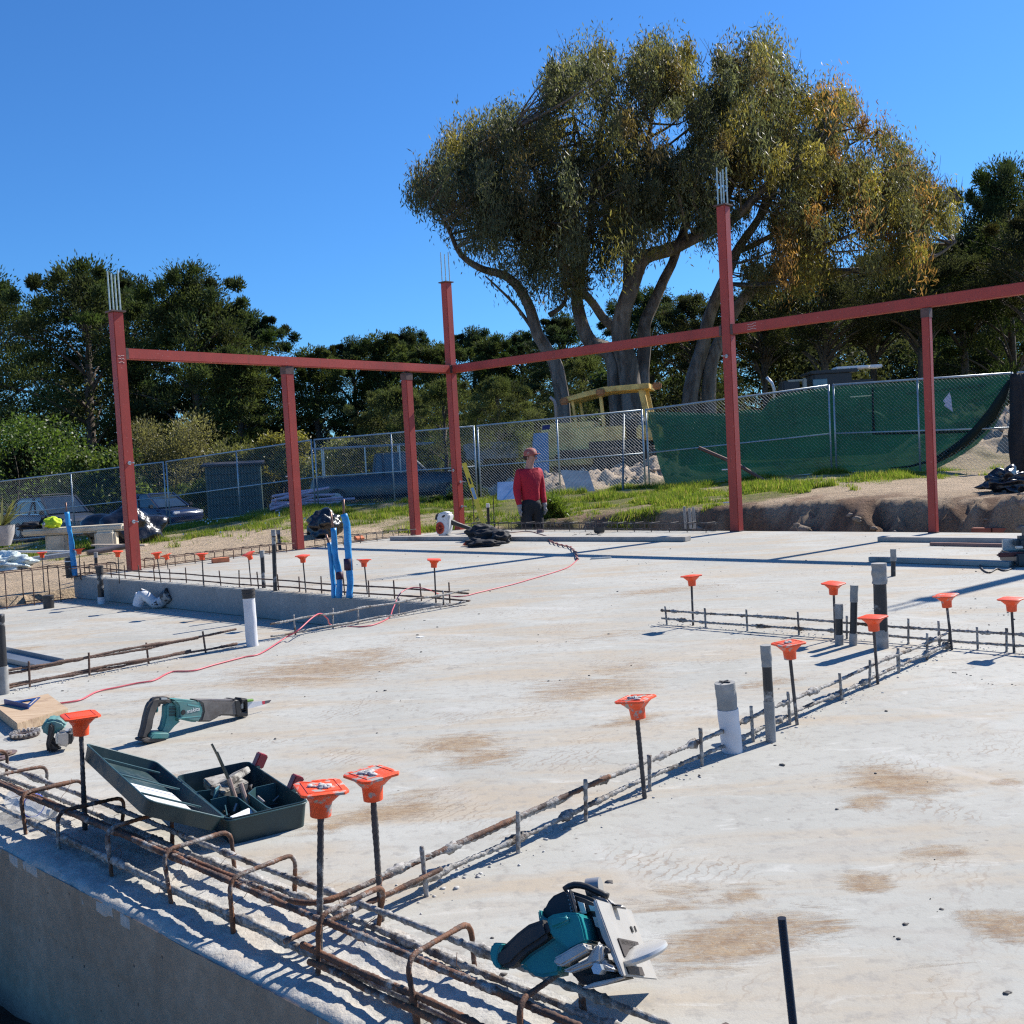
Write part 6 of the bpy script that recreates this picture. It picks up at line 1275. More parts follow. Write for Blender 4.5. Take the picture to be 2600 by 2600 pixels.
slabpoly('foot', mp, M, Z_([(120, 1080), (160, 1030), (330, 1030), (440, 1060), (440, 1085)]), -.08, .07, M_GTAPE, t, .006); slabpoly('rear_handle', mp, M, Z_([(40, 700), (60, 590), (120, 540), (150, 580), (105, 620), (100, 700)]), -.02, .02, M_DARK, t, .006)
j0 = G(1232, 1384); t = thing('black_jacket', 'black jacket crumpled on the slab at the end of the blower tube', 'jacket', j0)
for k, (x, y, rx, ry, rz, sd) in enumerate([(1222, 1366, .17, .15, .12, 3), (1246, 1372, .22, .16, .10, 4), (1272, 1374, .12, .12, .09, 5), (1206, 1380, .12, .08, .05, 6), (1230, 1382, .2, .1, .045, 8)]): p = G(x, y+6); mb = MB(); mb.blob((p.x, p.y, rz*.75), (rx, ry, rz), sd, 4, .45, 2.2); mb.build('fold', M_SHEET, t, True, smooth=True)
p = G(1199, 1386); mb = MB(); mb.blob((p.x, p.y-.03, .03), (.11, .05, .022), 3, 3, .5); tag(mb.build('orange_cloth', P('orange cloth', (.85, .09, .02), .7), smooth=True), 'orange cloth poking out under the black jacket', 'cloth')
# level leaning on the corner column
a, b_ = D(1230, 1336, 15.0), D(1178, 1176, 15.3); t = thing('spirit_level', 'long yellow spirit level leaning on the corner column', 'level', a); mb = MB(); mb.bar(a, b_, .066, .025, up=Vector((0, -1, .3))); mb.build('rail', M_YELLOW, t, True, bevel=.003)
mb = MB(); n_ = Vector((0, -.016, .004)); mb.bar(a.lerp(b_, .42)+n_, a.lerp(b_, .60)+n_, .045, .012, up=Vector((0, -1, .3))); mb.build('aluminium_web', M_STEEL, t, True); mb = MB(); mb.bar(a.lerp(b_, .66)+n_, a.lerp(b_, .76)+n_, .02, .012, up=Vector((0, -1, .3))); mb.build('vial_window', M_BLACK, t, True)
# rusty pole stuck in the grass before the green screen
a, b_ = D(1775, 1137, 20.6), D(1975, 1236, 19.6); mb = MB(); mb.tube([a, a.lerp(b_, .5)+UZ*.05, b_-UZ*.04], .035, 10); tag(mb.build('rusty_pole', P('red brown pole', (.16, .07, .05), .6, dirt=(.3, .2, .15), damt=.35, dscale=6), smooth='auto'), 'rusty pole leaning through the fence in front of the green screen', 'pole')
a, b_ = D(2540, 1208, 14.6), D(2700, 1196, 14.6); mb = MB(); mb.bar(a, b_, .1, .05); tag(mb.build('old_plank', P('red brown plank', (.26, .13, .09), .7)), 'reddish plank on the earth bank under the black bundled cloth', 'plank')
a = AB(-8.5, 12.2); 
mb = MB()
for k in range(14):
    for r_ in range(2): mb.box(AB(-3.9+.225*k+.11*r_, 11.98, -.06-.075*r_), (.21, .10, .062), RZ)
tag(mb.build('brick_course', P('dark red brick', (.22, .07, .045), .85, var=.25, scale=6, bump=.4)), 'old red brick courses showing in the cut bank at the right', 'brickwork')

# ------------------------------------------------------------------ threaded rod
a, b_ = D(2020, 2660, 1.5), D(1985, 2331, 1.5); dr = (b_-a).normalized(); base = a-dr*((a.z+.02)/dr.z); mb = MB(); k = int((b_-base).length/.0011); mb.tube([base.lerp(b_, i/k) for i in range(k+1)], [.0061+(.0005 if i % 2 else -.0003) for i in range(k+1)], 14)
tag(mb.build('threaded_rod', P('black threaded rod', (.045, .045, .05), .35, metal=.6)), 'dark threaded rod standing up at the lower right', 'rod')

# ------------------------------------------------------------------ reciprocating saw
A0, B0 = G(392, 1881), G(612, 1822); dx = (B0-A0).normalized(); n_ = Vector((dx.y, -dx.x, 0)); n_ = n_ if n_.y < 0 else -n_
t = thing('reciprocating_saw', 'teal and black reciprocating saw standing on its foot on the slab', 'saw', A0); mp, M = planar(A0, n_); Z_ = zc(340, 1740, 5.084)
S_ = lambda nm, pts, w_, mt, par=t, bv=.006, off=0, sg=3: slabpoly(nm, mp, M, Z_(pts), off-w_, off+w_, mt, par, bv, sg)
M_BRN = P('dusty black grip', (.035, .03, .028), .55, dirt=(.13, .115, .10), damt=.46, dscale=14, sharp=.2)
M_BOOT = P('dusty grey gearbox boot', (.11, .095, .085), .42, var=.2, dirt=(.24, .22, .20), damt=.42, dscale=11, sharp=.15)
S_('rear_grip', [(60, 690), (64, 640), (95, 540), (122, 400), (158, 270), (200, 190), (262, 152), (395, 143), (462, 165), (500, 215), (440, 262), (362, 228), (305, 245), (292, 300), (262, 350), (236, 430), (212, 585), (165, 640), (150, 700)], .018, M_BRN, bv=.009)
S_('front_strut', [(380, 235), (455, 175), (530, 250), (525, 425), (600, 445), (510, 520), (450, 592), (400, 640), (302, 590), (345, 515), (372, 400), (376, 300)], .017, M_TEALD, bv=.008)
S_('battery_foot', [(150, 655), (195, 595), (360, 590), (405, 602), (398, 650), (372, 680), (150, 690)], .036, M_TEALD, bv=.008); S_('foot_base', [(58, 690), (140, 660), (372, 672), (350, 714), (120, 726), (62, 715)], .034, M_BRN, bv=.006)
S_('motor_housing', [(440, 172), (560, 172), (690, 188), (770, 192), (822, 245), (832, 330), (802, 430), (765, 465), (690, 462), (600, 440), (515, 425), (505, 260)], .037, M_TEALD, bv=.013, sg=4)
S_('trigger', [(262, 262), (300, 255), (300, 350), (272, 352)], .012, M_TEAL, bv=.004)
S_('gearbox_boot', [(748, 178), (1205, 185), (1240, 166), (1290, 170), (1318, 220), (1320, 300), (1345, 345), (1300, 408), (1250, 385), (1060, 380), (1005, 418), (925, 460), (775, 462), (812, 420), (838, 330), (824, 236)], .033, M_BOOT, bv=.013, sg=4)
S_('collar', [(1220, 172), (1290, 165), (1318, 215), (1325, 320), (1350, 350), (1310, 412), (1245, 385)], .036, M_BLACK, bv=.008)
S_('shoe', [(1336, 158), (1425, 165), (1432, 395), (1325, 402), (1330, 345), (1408, 335), (1398, 196), (1340, 240)], .026, M_BLACK, bv=.004)
bl = S_('blade', [(1360, 222), (1680, 202), (1772, 190), (1745, 226), (1545, 285), (1440, 312), (1370, 300)], .0008, P('white painted blade', (.68, .68, .70), .4), bv=0)
slabpoly('blade_tip', mp, M, Z_([(1690, 200), (1774, 188), (1745, 226), (1690, 240)]), -.0012, .0012, P('dark blade tip', (.12, .10, .11), .4), bl, 0); slabpoly('red_band', mp, M, Z_([(1650, 205), (1692, 200), (1692, 242), (1660, 248)]), -.0011, .0011, P('red print', (.6, .05, .08), .5), bl, 0)
S_('green_sleeve', [(1432, 185), (1535, 172), (1545, 205), (1440, 218)], .006, P('lime green rubber', (.16, .34, .05), .5), bv=.003); S_('blade_clamp', [(1370, 215), (1402, 215), (1402, 300), (1370, 300)], .010, M_STEEL, bv=.002)
for k in range(7): S_('vent_slot', [(418, 268+19*k), (515, 268+19*k), (515, 277+19*k), (418, 277+19*k)], .0185+.0*k, M_BLACK, bv=0) if k < 1 else S_('vent_slot', [(418, 268+19*k), (522, 268+19*k), (522, 277+19*k), (418, 277+19*k)], .0185, M_BLACK, bv=0)
mb = MB(); c_ = mp(*Z_([(566, 335)])[0]); mb.lathe([(.0, .0), (.0095, .0), (.0095, .004), (.0, .004)], 20, M @ Matrix.Translation((c_[0], c_[1], .0365))); mb.build('side_button', M_BLACK, t, True)
S_('trim_line', [(510, 405), (800, 378), (800, 388), (512, 416)], .0378, P('pale teal trim and highlight', (.16, .42, .40), .4), bv=0); S_('painted_highlight', [(625, 225), (765, 250), (775, 270), (628, 245)], .0376, P('pale teal trim and highlight', (.16, .42, .40), .4), bv=0)  # upper pale strip is a highlight painted on the housing; the lower is trim
S_('top_slot', [(320, 155), (395, 155), (395, 178), (320, 178)], .0186, M_STEEL, bv=0)
def text3d(body, size, M, mat, parent, name='lettering', ext=.0006, width=None, shear=0):
    cu = bpy.data.curves.new(name, 'FONT'); cu.body = body; cu.size = size; cu.extrude = ext; cu.shear = shear; tmp = bpy.data.objects.new('tmp', cu); C.objects.link(tmp); bpy.context.view_layer.update()
    me = bpy.data.meshes.new_from_object(tmp.evaluated_get(bpy.context.evaluated_depsgraph_get())); bpy.data.objects.remove(tmp)
    if width: k = width/max(v_.co.x for v_ in me.vertices); me.transform(Matrix.Scale(k, 4))
    me.transform(MW[parent.name].inverted() @ M); me.materials.append(mat); o = bpy.data.objects.new(name, me); C.objects.link(o); o.parent = parent; MW[o.name] = MW[parent.name]; return o
c0 = mp(*Z_([(608, 352)])[0]); c1 = mp(*Z_([(782, 345)])[0]); text3d('makita', .02, M @ Matrix.Translation((c0[0], c0[1], .0376)), M_WHITE, t, width=c1[0]-c0[0], shear=.2)

# ------------------------------------------------------------------ tool case
F0 = G(582, 2150); R0 = G(798, 2084); hz = .105
n0 = OnPlane(585, 2080, F0, Vector((0, -1, 0))); hz = n0.z
F1 = F0+UZ*hz; R1 = G(783, 2032, hz); L1_ = G(410, 1983, hz); K1 = G(604, 1935, hz)
ex = (R1-F1); Lx = ex.length; ex.normalize(); ey = UZ.cross(ex); Ly = max((L1_-F1).dot(ey), (K1-R1).dot(ey))*.98
M = frame(F0, ex, ey); t = thing('tool_case', 'open dark green plastic tool case full of bits on the slab', 'tool case', M=M)
def rrect(x0, y0, x1, y1, r_, n=5):
    out = []
    for cx, cy, a0 in ((x1-r_, y0+r_, -90), (x1-r_, y1-r_, 0), (x0+r_, y1-r_, 90), (x0+r_, y0+r_, 180)):
        for i in range(n+1): a = R(a0+90*i/n); out.append((cx+r_*math.cos(a), cy+r_*math.sin(a)))
    return out
def tray(mb, Lx, Ly, h, r_, th, taper=.008, floor=.006, M=Matrix()):
    o0 = rrect(taper, taper, Lx-taper, Ly-taper, r_); o1 = rrect(0, 0, Lx, Ly, r_); i1 = rrect(th, th, Lx-th, Ly-th, r_-th*.5); i0 = rrect(th+taper, th+taper, Lx-th-taper, Ly-th-taper, r_-th*.5); n = len(o0)
    vs = [M @ Vector((*p, z_)) for ring, z_ in ((o0, 0), (o1, h), (i1, h), (i0, floor)) for p in ring]
    fs = [tuple(range(n))[::-1], tuple(range(3*n, 4*n))]+[(k*n+j, k*n+(j+1) % n, (k+1)*n+(j+1) % n, (k+1)*n+j) for k in range(3) for j in range(n)]; mb.add(vs, fs)
mb = MB(); tray(mb, Lx, Ly, hz, .022, .004); mb.build('case_base', M_DGREEN, t, smooth='auto')
mb = MB()
for k in range(4): mb.prism(rrect(-.0015, -.0015, Lx+.0015, Ly+.0015, .0225), hz-.009, hz-.003) if k == 0 else None
mb = MB(); rr_ = [Vector((x, y, hz-.006)) for x, y in rrect(-.001, -.001, Lx+.001, Ly+.001, .022)]; mb.tube(rr_+[rr_[0]], .0022, 6, caps=False); mb.build('rim_bead', M_DGREEN2, t, smooth=True)
def wallp(pts, h, nm='divider', z=.006): 
    mb = MB()
    for a, b_ in zip(pts[:-1], pts[1:]): mb.bar((a[0]*Lx, a[1]*Ly, z+h/2), (b_[0]*Lx, b_[1]*Ly, z+h/2), .003, h)
    mb.build(nm, M_DGREEN2, t)
wallp([(.42, .02), (.42, .42), (.30, .5), (.30, .62)], .055); wallp([(.58, .02), (.55, .10), (.55, .40), (.70, .48), (.97, .48)], .062); wallp([(.10, .45), (.30, .45)], .06); wallp([(.05, .66), (.30, .62), (.30, .80)], .06); wallp([(.12, .18), (.22, .36)], .05); wallp([(.30, .20), (.42, .20)], .05)
mb = MB(); rn = random.Random(8)
for k, (cx, cy, cz, sx, sy, sz, rx, rz) in enumerate([(.46, .62, .06, .11, .05, .03, .3, .5), (.56, .70, .075, .13, .06, .02, -.4, .8), (.40, .74, .06, .07, .07, .03, .2, .1)]): mb.box((cx*Lx, cy*Ly, cz), (sx, sy, sz), Matrix.Rotation(rz, 3, 'Z') @ Matrix.Rotation(rx, 3, 'X'))
mb.build('paper_packet', P('creased pale packet', (.42, .39, .33), .5, dirt=(.07, .06, .05), damt=.5, dscale=30), t, bevel=.003)
mb = MB(); mb.box((.28*Lx, .14*Ly, .045), (.075, .035, .02), Matrix.Rotation(.5, 3, 'Z') @ Matrix.Rotation(.4, 3, 'X')); mb.build('white_box', M_WHITE, t, bevel=.002)
M_BIT = P('scuffed steel bit', (.35, .32, .30), .35, metal=.6, dirt=(.16, .08, .05), damt=.4, dscale=40)
for k in range(44):
    mb = MB(); x, y = rn.uniform(.06, .9)*Lx, rn.uniform(.08, .85)*Ly; a = rn.uniform(0, 3.1); l_ = rn.uniform(.02, .06); mb.tube([(x, y, .014+rn.uniform(0, .02)), (x+l_*math.cos(a)*.5, y+l_*math.sin(a)*.5, .02+rn.uniform(0, .03))], rn.uniform(.002, .0055), 7); mb.build('loose_bit', rn.choice([M_BIT, M_BIT, M_BLACK, M_COPPER]), t, smooth='auto')
for k, (x, y, dx_, dy_, l_) in enumerate([(.44, .44, .25, .6, .11), (.52, .36, -.02, .35, .10)]): mb = MB(); p = Vector((x*Lx, y*Ly, .02)); mb.tube([p, p+Vector((-.01, .03, .07))*l_/.09], .0075, 9); mb.build('core_bit', P('tan steel shank', (.40, .27, .20), .35, metal=.4), t, smooth='auto')
mb = MB(); p = Vector((.46*Lx, .50*Ly, .05)); mb.bar(p, p+Vector((-.035, .05, .13)), .018, .005, up=Vector((1, 0, 0))); mb.bar(p+Vector((-.026, .045, .10)), p+Vector((-.045, .06, .155)), .012, .004, up=Vector((1, 0, 0))); mb.build('upright_blade', P('black pouch with green print', (.04, .045, .03), .4, dirt=(.35, .42, .05), damt=.28, dscale=60), t)
mb = MB(); mb.box((.20*Lx, .52*Ly, .055), (.035, .004, .07), Matrix.Rotation(.9, 3, 'Z') @ Matrix.Rotation(.3, 3, 'X')); mb.build('blue_card', P('pale blue card', (.12, .28, .32), .5), t)
M_LATCH = P('dark red latch', (.28, .02, .035), .4)
for x_, in ((.12,), (.72,)):
    mb = MB(); yy = Ly*x_ if False else Ly*(1-x_)-.0; mb.box((Lx+.018, yy, hz+.012), (.030, .034, .044), Matrix.Rotation(.5, 3, 'Y')); mb.build('latch', M_LATCH, t, bevel=.003)
    mb = MB(); mb.box((Lx+.003, yy, hz-.006), (.014, .05, .012)); mb.build('latch_mount', M_DGREEN2, t, bevel=.002)
# the lid hangs from the left long edge, propped open; angle found so its outer edge meets what the survey shows
hl = .042
def rayhit(x, y, c_, r_):
    d_ = ray(x, y).normalized(); o_ = Vector((0, 0, CH))-c_; b2 = o_.dot(d_); q_ = b2*b2-(o_.length_squared-r_*r_); q_ = math.sqrt(max(q_, 0)); return [Vector((0, 0, CH))+d_*k for k in (-b2-q_, -b2+q_)]
def P2(p): d_ = Vector(p)-Vector((0, 0, CH)); k = d_.dot(FW); return 1300+FOC*d_.dot(CX)/k, 1300-FOC*d_.dot(CU)/k
H0 = M @ Vector((0, 0, hz+.002)); best = None; M3 = M.to_3x3(); ha = M3 @ Vector((0, 1, 0))
for ya in range(-30, 31, 3):
    for pa_ in range(-6, 31, 3):
        e_ = (Matrix.Rotation(R(ya), 3, 'Z') @ ha)*math.cos(R(pa_))+UZ*math.sin(R(pa_)); s0 = e_.cross(UZ).normalized()
        for dg in range(0, 100, 3):
            u_ = -(s0*math.cos(R(dg)))+ (s0.cross(e_))*math.sin(R(dg))
            q0, q1 = P2(H0+u_*Lx), P2(H0+u_*Lx+e_*Ly); er = math.hypot(q0[0]-357, q0[1]-2003)+math.hypot(q1[0]-219, q1[1]-1884)+.35*abs(ya)+.35*abs(pa_)
            if best is None or er < best[0]: best = (er, e_, u_, ya, pa_, dg, q0, q1)
_, e_, u_ = best[:3]
Ml = MW[t.name].inverted() @ frame(H0+e_*Ly, u_, -e_)
mb = MB(); tray(mb, Lx, Ly, hl, .022, .004, M=Ml @ Matrix.Translation((.004, 0, -hl)) if False else Ml @ Matrix.Translation((.004, 0, -hl))); lid = mb.build('lid', M_DGREEN, t, smooth='auto')
mb = MB(); rr_ = [Ml @ Vector((x+.004, y, -.001)) for x, y in rrect(0, 0, Lx, Ly, .022)]; mb.tube(rr_+[rr_[0]], .0026, 6, caps=False); mb.build('lid_rim', M_DGREEN2, lid, smooth=True)
mb = MB()
for k in range(3): mb.tube([Ml @ Vector((.03, Ly*(.2+.3*k), -.010)), Ml @ Vector((Lx-.02, Ly*(.2+.3*k), -.010))], .003, 5)
mb.build('lid_rib', M_DGREEN2, lid)
mb = MB(); mb.add([Ml @ Vector(v_) for v_ in [(Lx*.15, Ly*.45, -.030), (Lx*.72, Ly*.45, -.030), (Lx*.72, Ly*.92, -.030), (Lx*.15, Ly*.92, -.030), (Lx*.15, Ly*.45, -.032), (Lx*.72, Ly*.45, -.032), (Lx*.72, Ly*.92, -.032), (Lx*.15, Ly*.92, -.032)]], [(0, 1, 2, 3), (7, 6, 5, 4), (0, 1, 5, 4), (1, 2, 6, 5), (2, 3, 7, 6), (3, 0, 4, 7)])
mb.build('lid_leaflet', P('printed white leaflet', (.72, .72, .72), .4, dirt=(.3, .32, .36), damt=.38, dscale=26, sharp=.02), lid)

# ------------------------------------------------------------------ wood block, square, grinder, wheels, bottle
hb_ = .042; q = [G(43, 1837, hb_), G(172, 1798, hb_), G(122, 1761, hb_), G(-14, 1792, hb_)]; mb = MB(); mb.add(q+[p-UZ*(hb_-.002) for p in q], [(0, 1, 2, 3), (7, 6, 5, 4), (0, 4, 5, 1), (1, 5, 6, 2), (2, 6, 7, 3), (3, 7, 4, 0)])
b = NB('sawn fir block'); pos = b.pos(); mpn = b.n('Mapping'); b.l(pos, mpn.inputs[0]); mpn.inputs['Rotation'].default_value = (0, 0, R(30)); mpn.inputs['Scale'].default_value = (2, 26, 8); c = b.mix(b.ramp(b.noise(mpn.outputs[0], 3, 6, .6, 1), .35, .65), (.40, .27, .16), (.58, .43, .28)); c = b.mix(b.ramp(b.noise(pos, 12, 5), .6, .7, 0, .5), c, (.25, .15, .09)); b.l(c, b.p.inputs['Base Color']); b.p.inputs['Roughness'].default_value = .75; b.bump(b.noise(mpn.outputs[0], 9), .3, .003)
tag(mb.build('wood_block', b.m, bevel=.0015), 'thick offcut of pale timber lying at the left edge of the slab', 'wood block')
zq = hb_+.003; q = [G(12, 1786, zq), G(72, 1799, zq), G(103, 1771, zq)]; t = thing('speed_square', 'blue triangular square lying on the timber offcut', 'square', q[0]); M_BS = P('blue anodised square', (.012, .045, .17), .4, var=.15)
def ring3(Q, k0, k1, z0, z1, mt, nm):
    c_ = (Q[0]+Q[1]+Q[2])/3; mb = MB(); vs = []
    for z_ in (z0, z1):
        for k_ in (k0, k1): vs += [c_.lerp(p, k_)+UZ*z_ for p in Q]
    f = lambda a, i: a*3+i % 3; fs = []
    for i in range(3): fs += [(f(2, i), f(2, i+1), f(3, i+1), f(3, i)), (f(0, i), f(1, i), f(1, i+1), f(0, i+1)), (f(0, i), f(0, i+1), f(2, i+1), f(2, i)), (f(1, i+1), f(1, i), f(3, i), f(3, i+1))]
    mb.add(vs, fs); mb.build(nm, mt, t, True)
ring3(q, 1., .5, 0, .003, M_BS, 'triangle'); mb = MB(); mb.bar(q[0]+UZ*.008, q[1]+UZ*.008, .005, .022); mb.build('fence_edge', M_BS, t, True); mb = MB(); mb.bar(q[1].lerp(q[2], .2)+UZ*.0045-UA*.012, q[1].lerp(q[2], .8)+UZ*.0045-UA*.012, .004, .0015); mb.build('wood_sliver', M_WOOD, t, True)
o = G(150, 1906); t = thing('angle_grinder', 'teal and black angle grinder standing beside the timber offcut', 'grinder', o); mp, M = planar(o, Vector((.30, -1, 0))); Z_ = zc(0, 1700, 4.293)
GR = lambda nm, pts, z0, z1, mt, bv=.008: slabpoly(nm, mp, M, Z_(pts), z0, z1, mt, t, bv, 3)
GR('body', [(458, 610), (500, 545), (600, 525), (700, 560), (735, 615), (640, 650), (610, 715), (550, 715), (490, 700), (455, 660)], -.06, .02, M_TEALD, .014); GR('disc_guard', [(545, 560), (590, 575), (612, 620), (585, 720), (560, 800), (572, 885), (525, 890), (512, 790), (535, 660)], -.045, .035, M_BLACK, .008)
GR('gear_head', [(625, 660), (740, 640), (800, 665), (802, 760), (770, 820), (690, 838), (612, 800), (608, 720)], -.03, .03, M_ALU, .012); GR('cage_cover', [(735, 645), (802, 665), (802, 765), (775, 815), (735, 800)], -.033, .033, M_BLACK, .008); GR('grip_base', [(535, 700), (620, 790), (690, 840), (640, 885), (530, 890)], -.03, .02, M_BLACK, .012)
GR('collar_ring', [(625, 665), (655, 655), (650, 800), (620, 800)], -.034, .034, M_STEEL, .006)
def wheel(label, x, y, r_, hole, teeth, mat, th=.006, name='cutting_disc', z0=0):
    o = G(x, y, z0); t = thing(name, label, 'disc', o); Mw = Matrix.Translation(o+UZ*.004) @ Matrix.Rotation(R(2), 4, 'X'); mb = MB(); n = 40; vs = []
    for z_ in (0, th):
        for rr in (hole, r_): vs += [Mw @ Vector((rr*math.cos(6.2832*i/n), rr*math.sin(6.2832*i/n), z_)) for i in range(n)]
    f = lambda a, i: a*n+i % n; fs = []
    for i in range(n): fs += [(f(2, i), f(3, i), f(3, i+1), f(2, i+1)), (f(0, i+1), f(1, i+1), f(1, i), f(0, i)), (f(1, i), f(1, i+1), f(3, i+1), f(3, i)), (f(0, i+1), f(0, i), f(2, i), f(2, i+1))]
    mb.add(vs, fs); mb.build('disc', mat, t, True, smooth='auto')
    if teeth:
        mb = MB()
        for k in range(teeth):
            a = 6.2832*k/teeth; mb.box(Mw @ Vector((r_*.93*math.cos(a), r_*.93*math.sin(a), th+.004)), (.013, .008, .010), Matrix.Rotation(a, 3, 'Z')); mb.box(Mw @ Vector((r_*.70*math.cos(a+.15), r_*.70*math.sin(a+.15), th+.003)), (.012, .007, .008), Matrix.Rotation(a, 3, 'Z'))
        mb.build('teeth', P('gritty bright segments', (.42, .38, .34), .5, metal=.4, var=.5, scale=60), t, True)
    return t
wheel('toothed cup wheel lying on the slab between the offcut and the grinder', 64, 1870, .055, .014, 18, P('dark worn wheel', (.12, .09, .08), .5, metal=.4, var=.4, scale=50), th=.008, name='cup_wheel')
wheel('thin rusty cutting disc nearest the left edge', 16, 1915, .038, .008, 0, P('rusty disc', (.26, .18, .15), .5, metal=.3, var=.3, scale=40), th=.002)
wheel('small rusty washer disc stacked on the thin rusty disc', 16, 1913, .020, .007, 0, P('tan flange', (.36, .27, .21), .5, metal=.3), th=.004, z0=.005, name='flange_washer')
wheel('half-seen rusty disc at the left edge below the thin one', 2, 1929, .024, .007, 0, P('rusty disc', (.26, .18, .15), .5), th=.004)
a, b_ = G(36, 2026, .035), G(128, 2062, .03); t = thing('water_bottle', 'clear crumpled plastic bottle with a blue ring, lying under the rebar hoops', 'bottle', a)
b = NB('clear thin plastic'); b.p.inputs['Base Color'].default_value = (.85, .9, .95, 1); b.p.inputs['Roughness'].default_value = .08; tp = b.n('BsdfTransparent'); mx = b.n('MixShader'); mx.inputs[0].default_value = .72; b.l(b.p.outputs[0], mx.inputs[1]); b.l(tp.outputs[0], mx.inputs[2]); b.l(mx.outputs[0], b.out.inputs['Surface'])
mb = MB(); qq = [a.lerp(b_, f) for f in (0, .04, .3, .5, .75, .85, .95, 1.0)]; mb.tube(qq, [.028, .034, .034, .031, .034, .03, .015, .013], 20, rf=lambda i, j: 1+.04*math.sin(j*2.1+i)); mb.build('bottle_shell', b.m, t, True, smooth=True)
mb = MB(); d_ = (b_-a).normalized(); s_ = d_.cross(UZ).normalized(); c_ = a.lerp(b_, .55); mb.tube([c_+(s_*math.cos(i/20*6.2832)+s_.cross(d_)*math.sin(i/20*6.2832))*.0345 for i in range(21)], .0016, 6, caps=False); mb.build('blue_ring', P('blue ring', (.01, .06, .55), .3), t, True, smooth=True)
mb = MB(); mb.tube([b_, b_+d_*.018], .014, 16); mb.build('bottle_cap', M_WHITE, t, True, smooth='auto')

# ------------------------------------------------------------------ circular saw
vh = ray(1600, 2400).normalized(); cuv = (CU-vh*CU.dot(vh)).normalized(); exs = (vh*.955+CX*.28-cuv*.05).normalized(); O_ = D(1545, 2382, 1.74); t = thing('circular_saw', 'teal cordless circular saw tipped on its side across the near rebar cage', 'saw', O_)
n_ = -exs; exx = (CX-exs*CX.dot(exs)).normalized(); M = frame(O_, exx, n_.cross(exx)); Mi = M.inverted()
def mp(x, y): v_ = Mi @ OnPlane(x, y, O_, n_); return (v_.x, v_.y)
Z_ = zc(1230, 2200, 3.943)
CS_ = lambda nm, pts, z0, z1, mt, bv=.006, sg=3, par=t: slabpoly(nm, mp, M, Z_(pts), -z1, -z0, mt, par, bv, sg)     # z0..z1 measured away from the camera
CS_('base_plate', [(1098, 322), (1122, 330), (1400, 1098), (1378, 1102)], 0, .225, M_ALUP, .0015, 2)
CS_('plate_rim', [(1090, 340), (1124, 336), (1406, 1104), (1360, 1090), (1310, 960), (1180, 700), (1120, 500)], -.004, .004, M_ALU, .002, 2)
CS_('plate_rim', [(1120, 480), (1150, 490), (1180, 580), (1150, 570)], .1, .11, M_ALU, .002, 2)
pa, pb = [Vector((*mp(*p), 0)) for p in Z_([(1122, 330), (1400, 1098)])]
def onplate(f0, f1, d0, d1, nm, mt):
    dd = (pb-pa); nn = Vector((dd.y, -dd.x, 0)).normalized()
    if nn.x < 0: nn = -nn
    q = [M @ (pa+dd*f+nn*.0012+Vector((0, 0, -d))) for f, d in ((f0, d0), (f1, d0), (f1, d1), (f0, d1))]; off = (M.to_3x3() @ nn)*.0015; mb = MB(); mb.add(q+[p+off for p in q], [(3, 2, 1, 0), (4, 5, 6, 7), (0, 1, 5, 4), (1, 2, 6, 5), (2, 3, 7, 6), (3, 0, 4, 7)]); mb.build(nm, mt, t, True)
onplate(.50, .74, .04, .17, 'blade_opening', P('dark opening', (.05, .04, .035), .7)); onplate(.52, .58, .05, .15, 'opening_lip', M_ALU); onplate(.28, .36, .16, .17, 'slot', M_BLACK); onplate(.26, .34, .19, .195, 'slot', M_BLACK); onplate(.86, .97, .03, .13, 'side_window', P('dark opening', (.05, .04, .035), .7))
CS_('motor_housing', [(562, 425), (600, 340), (645, 270), (770, 215), (830, 232), (960, 275), (1060, 318), (1110, 420), (1150, 560), (1200, 760), (1140, 800), (1075, 765), (1000, 480), (740, 495), (560, 580)], .03, .13, M_BLACK, .012)
CS_('battery', [(528, 430), (560, 415), (600, 335), (650, 280), (765, 228), (815, 250), (885, 470), (740, 480), (670, 530), (545, 578), (525, 520)], .02, .10, P('matt black battery', (.012, .012, .018), .5), .008)
CS_('teal_shroud', [(522, 440), (545, 425), (560, 500), (660, 530), (555, 580), (535, 540)], .005, .06, M_TEAL, .008)
CS_('rear_vent_edge', [(800, 215), (835, 228), (905, 470), (880, 475)], .005, .03, P('black gloss edge', (.03, .03, .035), .3), .004)
CS_('handle_grip', [(672, 532), (724, 700), (610, 785), (490, 860), (410, 930), (345, 1005), (250, 1038), (180, 1000), (155, 900), (200, 835), (275, 785), (385, 680), (500, 592)], -.035, .012, M_BLACK, .014, 4)
CS_('grip_end', [(150, 785), (190, 772), (268, 776), (232, 850), (214, 950), (240, 1040), (205, 1036), (150, 970), (133, 880)], -.038, .016, M_TEAL, .007)
CS_('upper_body', [(672, 532), (740, 492), (865, 470), (980, 475), (1010, 500), (1052, 640), (1076, 760), (1000, 800), (900, 850), (720, 700)], -.03, .05, M_TEAL, .014, 4)
CS_('trigger_lock', [(715, 530), (790, 495), (900, 500), (930, 560), (850, 600), (750, 640), (718, 600)], -.038, -.02, M_TEAL, .007)
CS_('lower_body', [(724, 700), (1000, 690), (1010, 760), (900, 850), (800, 900), (770, 1080), (600, 1112), (480, 1090), (420, 1012), (345, 1005), (410, 930), (490, 860), (610, 785)], -.01, .06, M_TEAL, .014, 4)
CS_('blade_guard', [(772, 930), (1015, 792), (1080, 778), (1122, 818), (1112, 862), (850, 1012), (790, 998)], -.045, .0, M_ALU, .009)
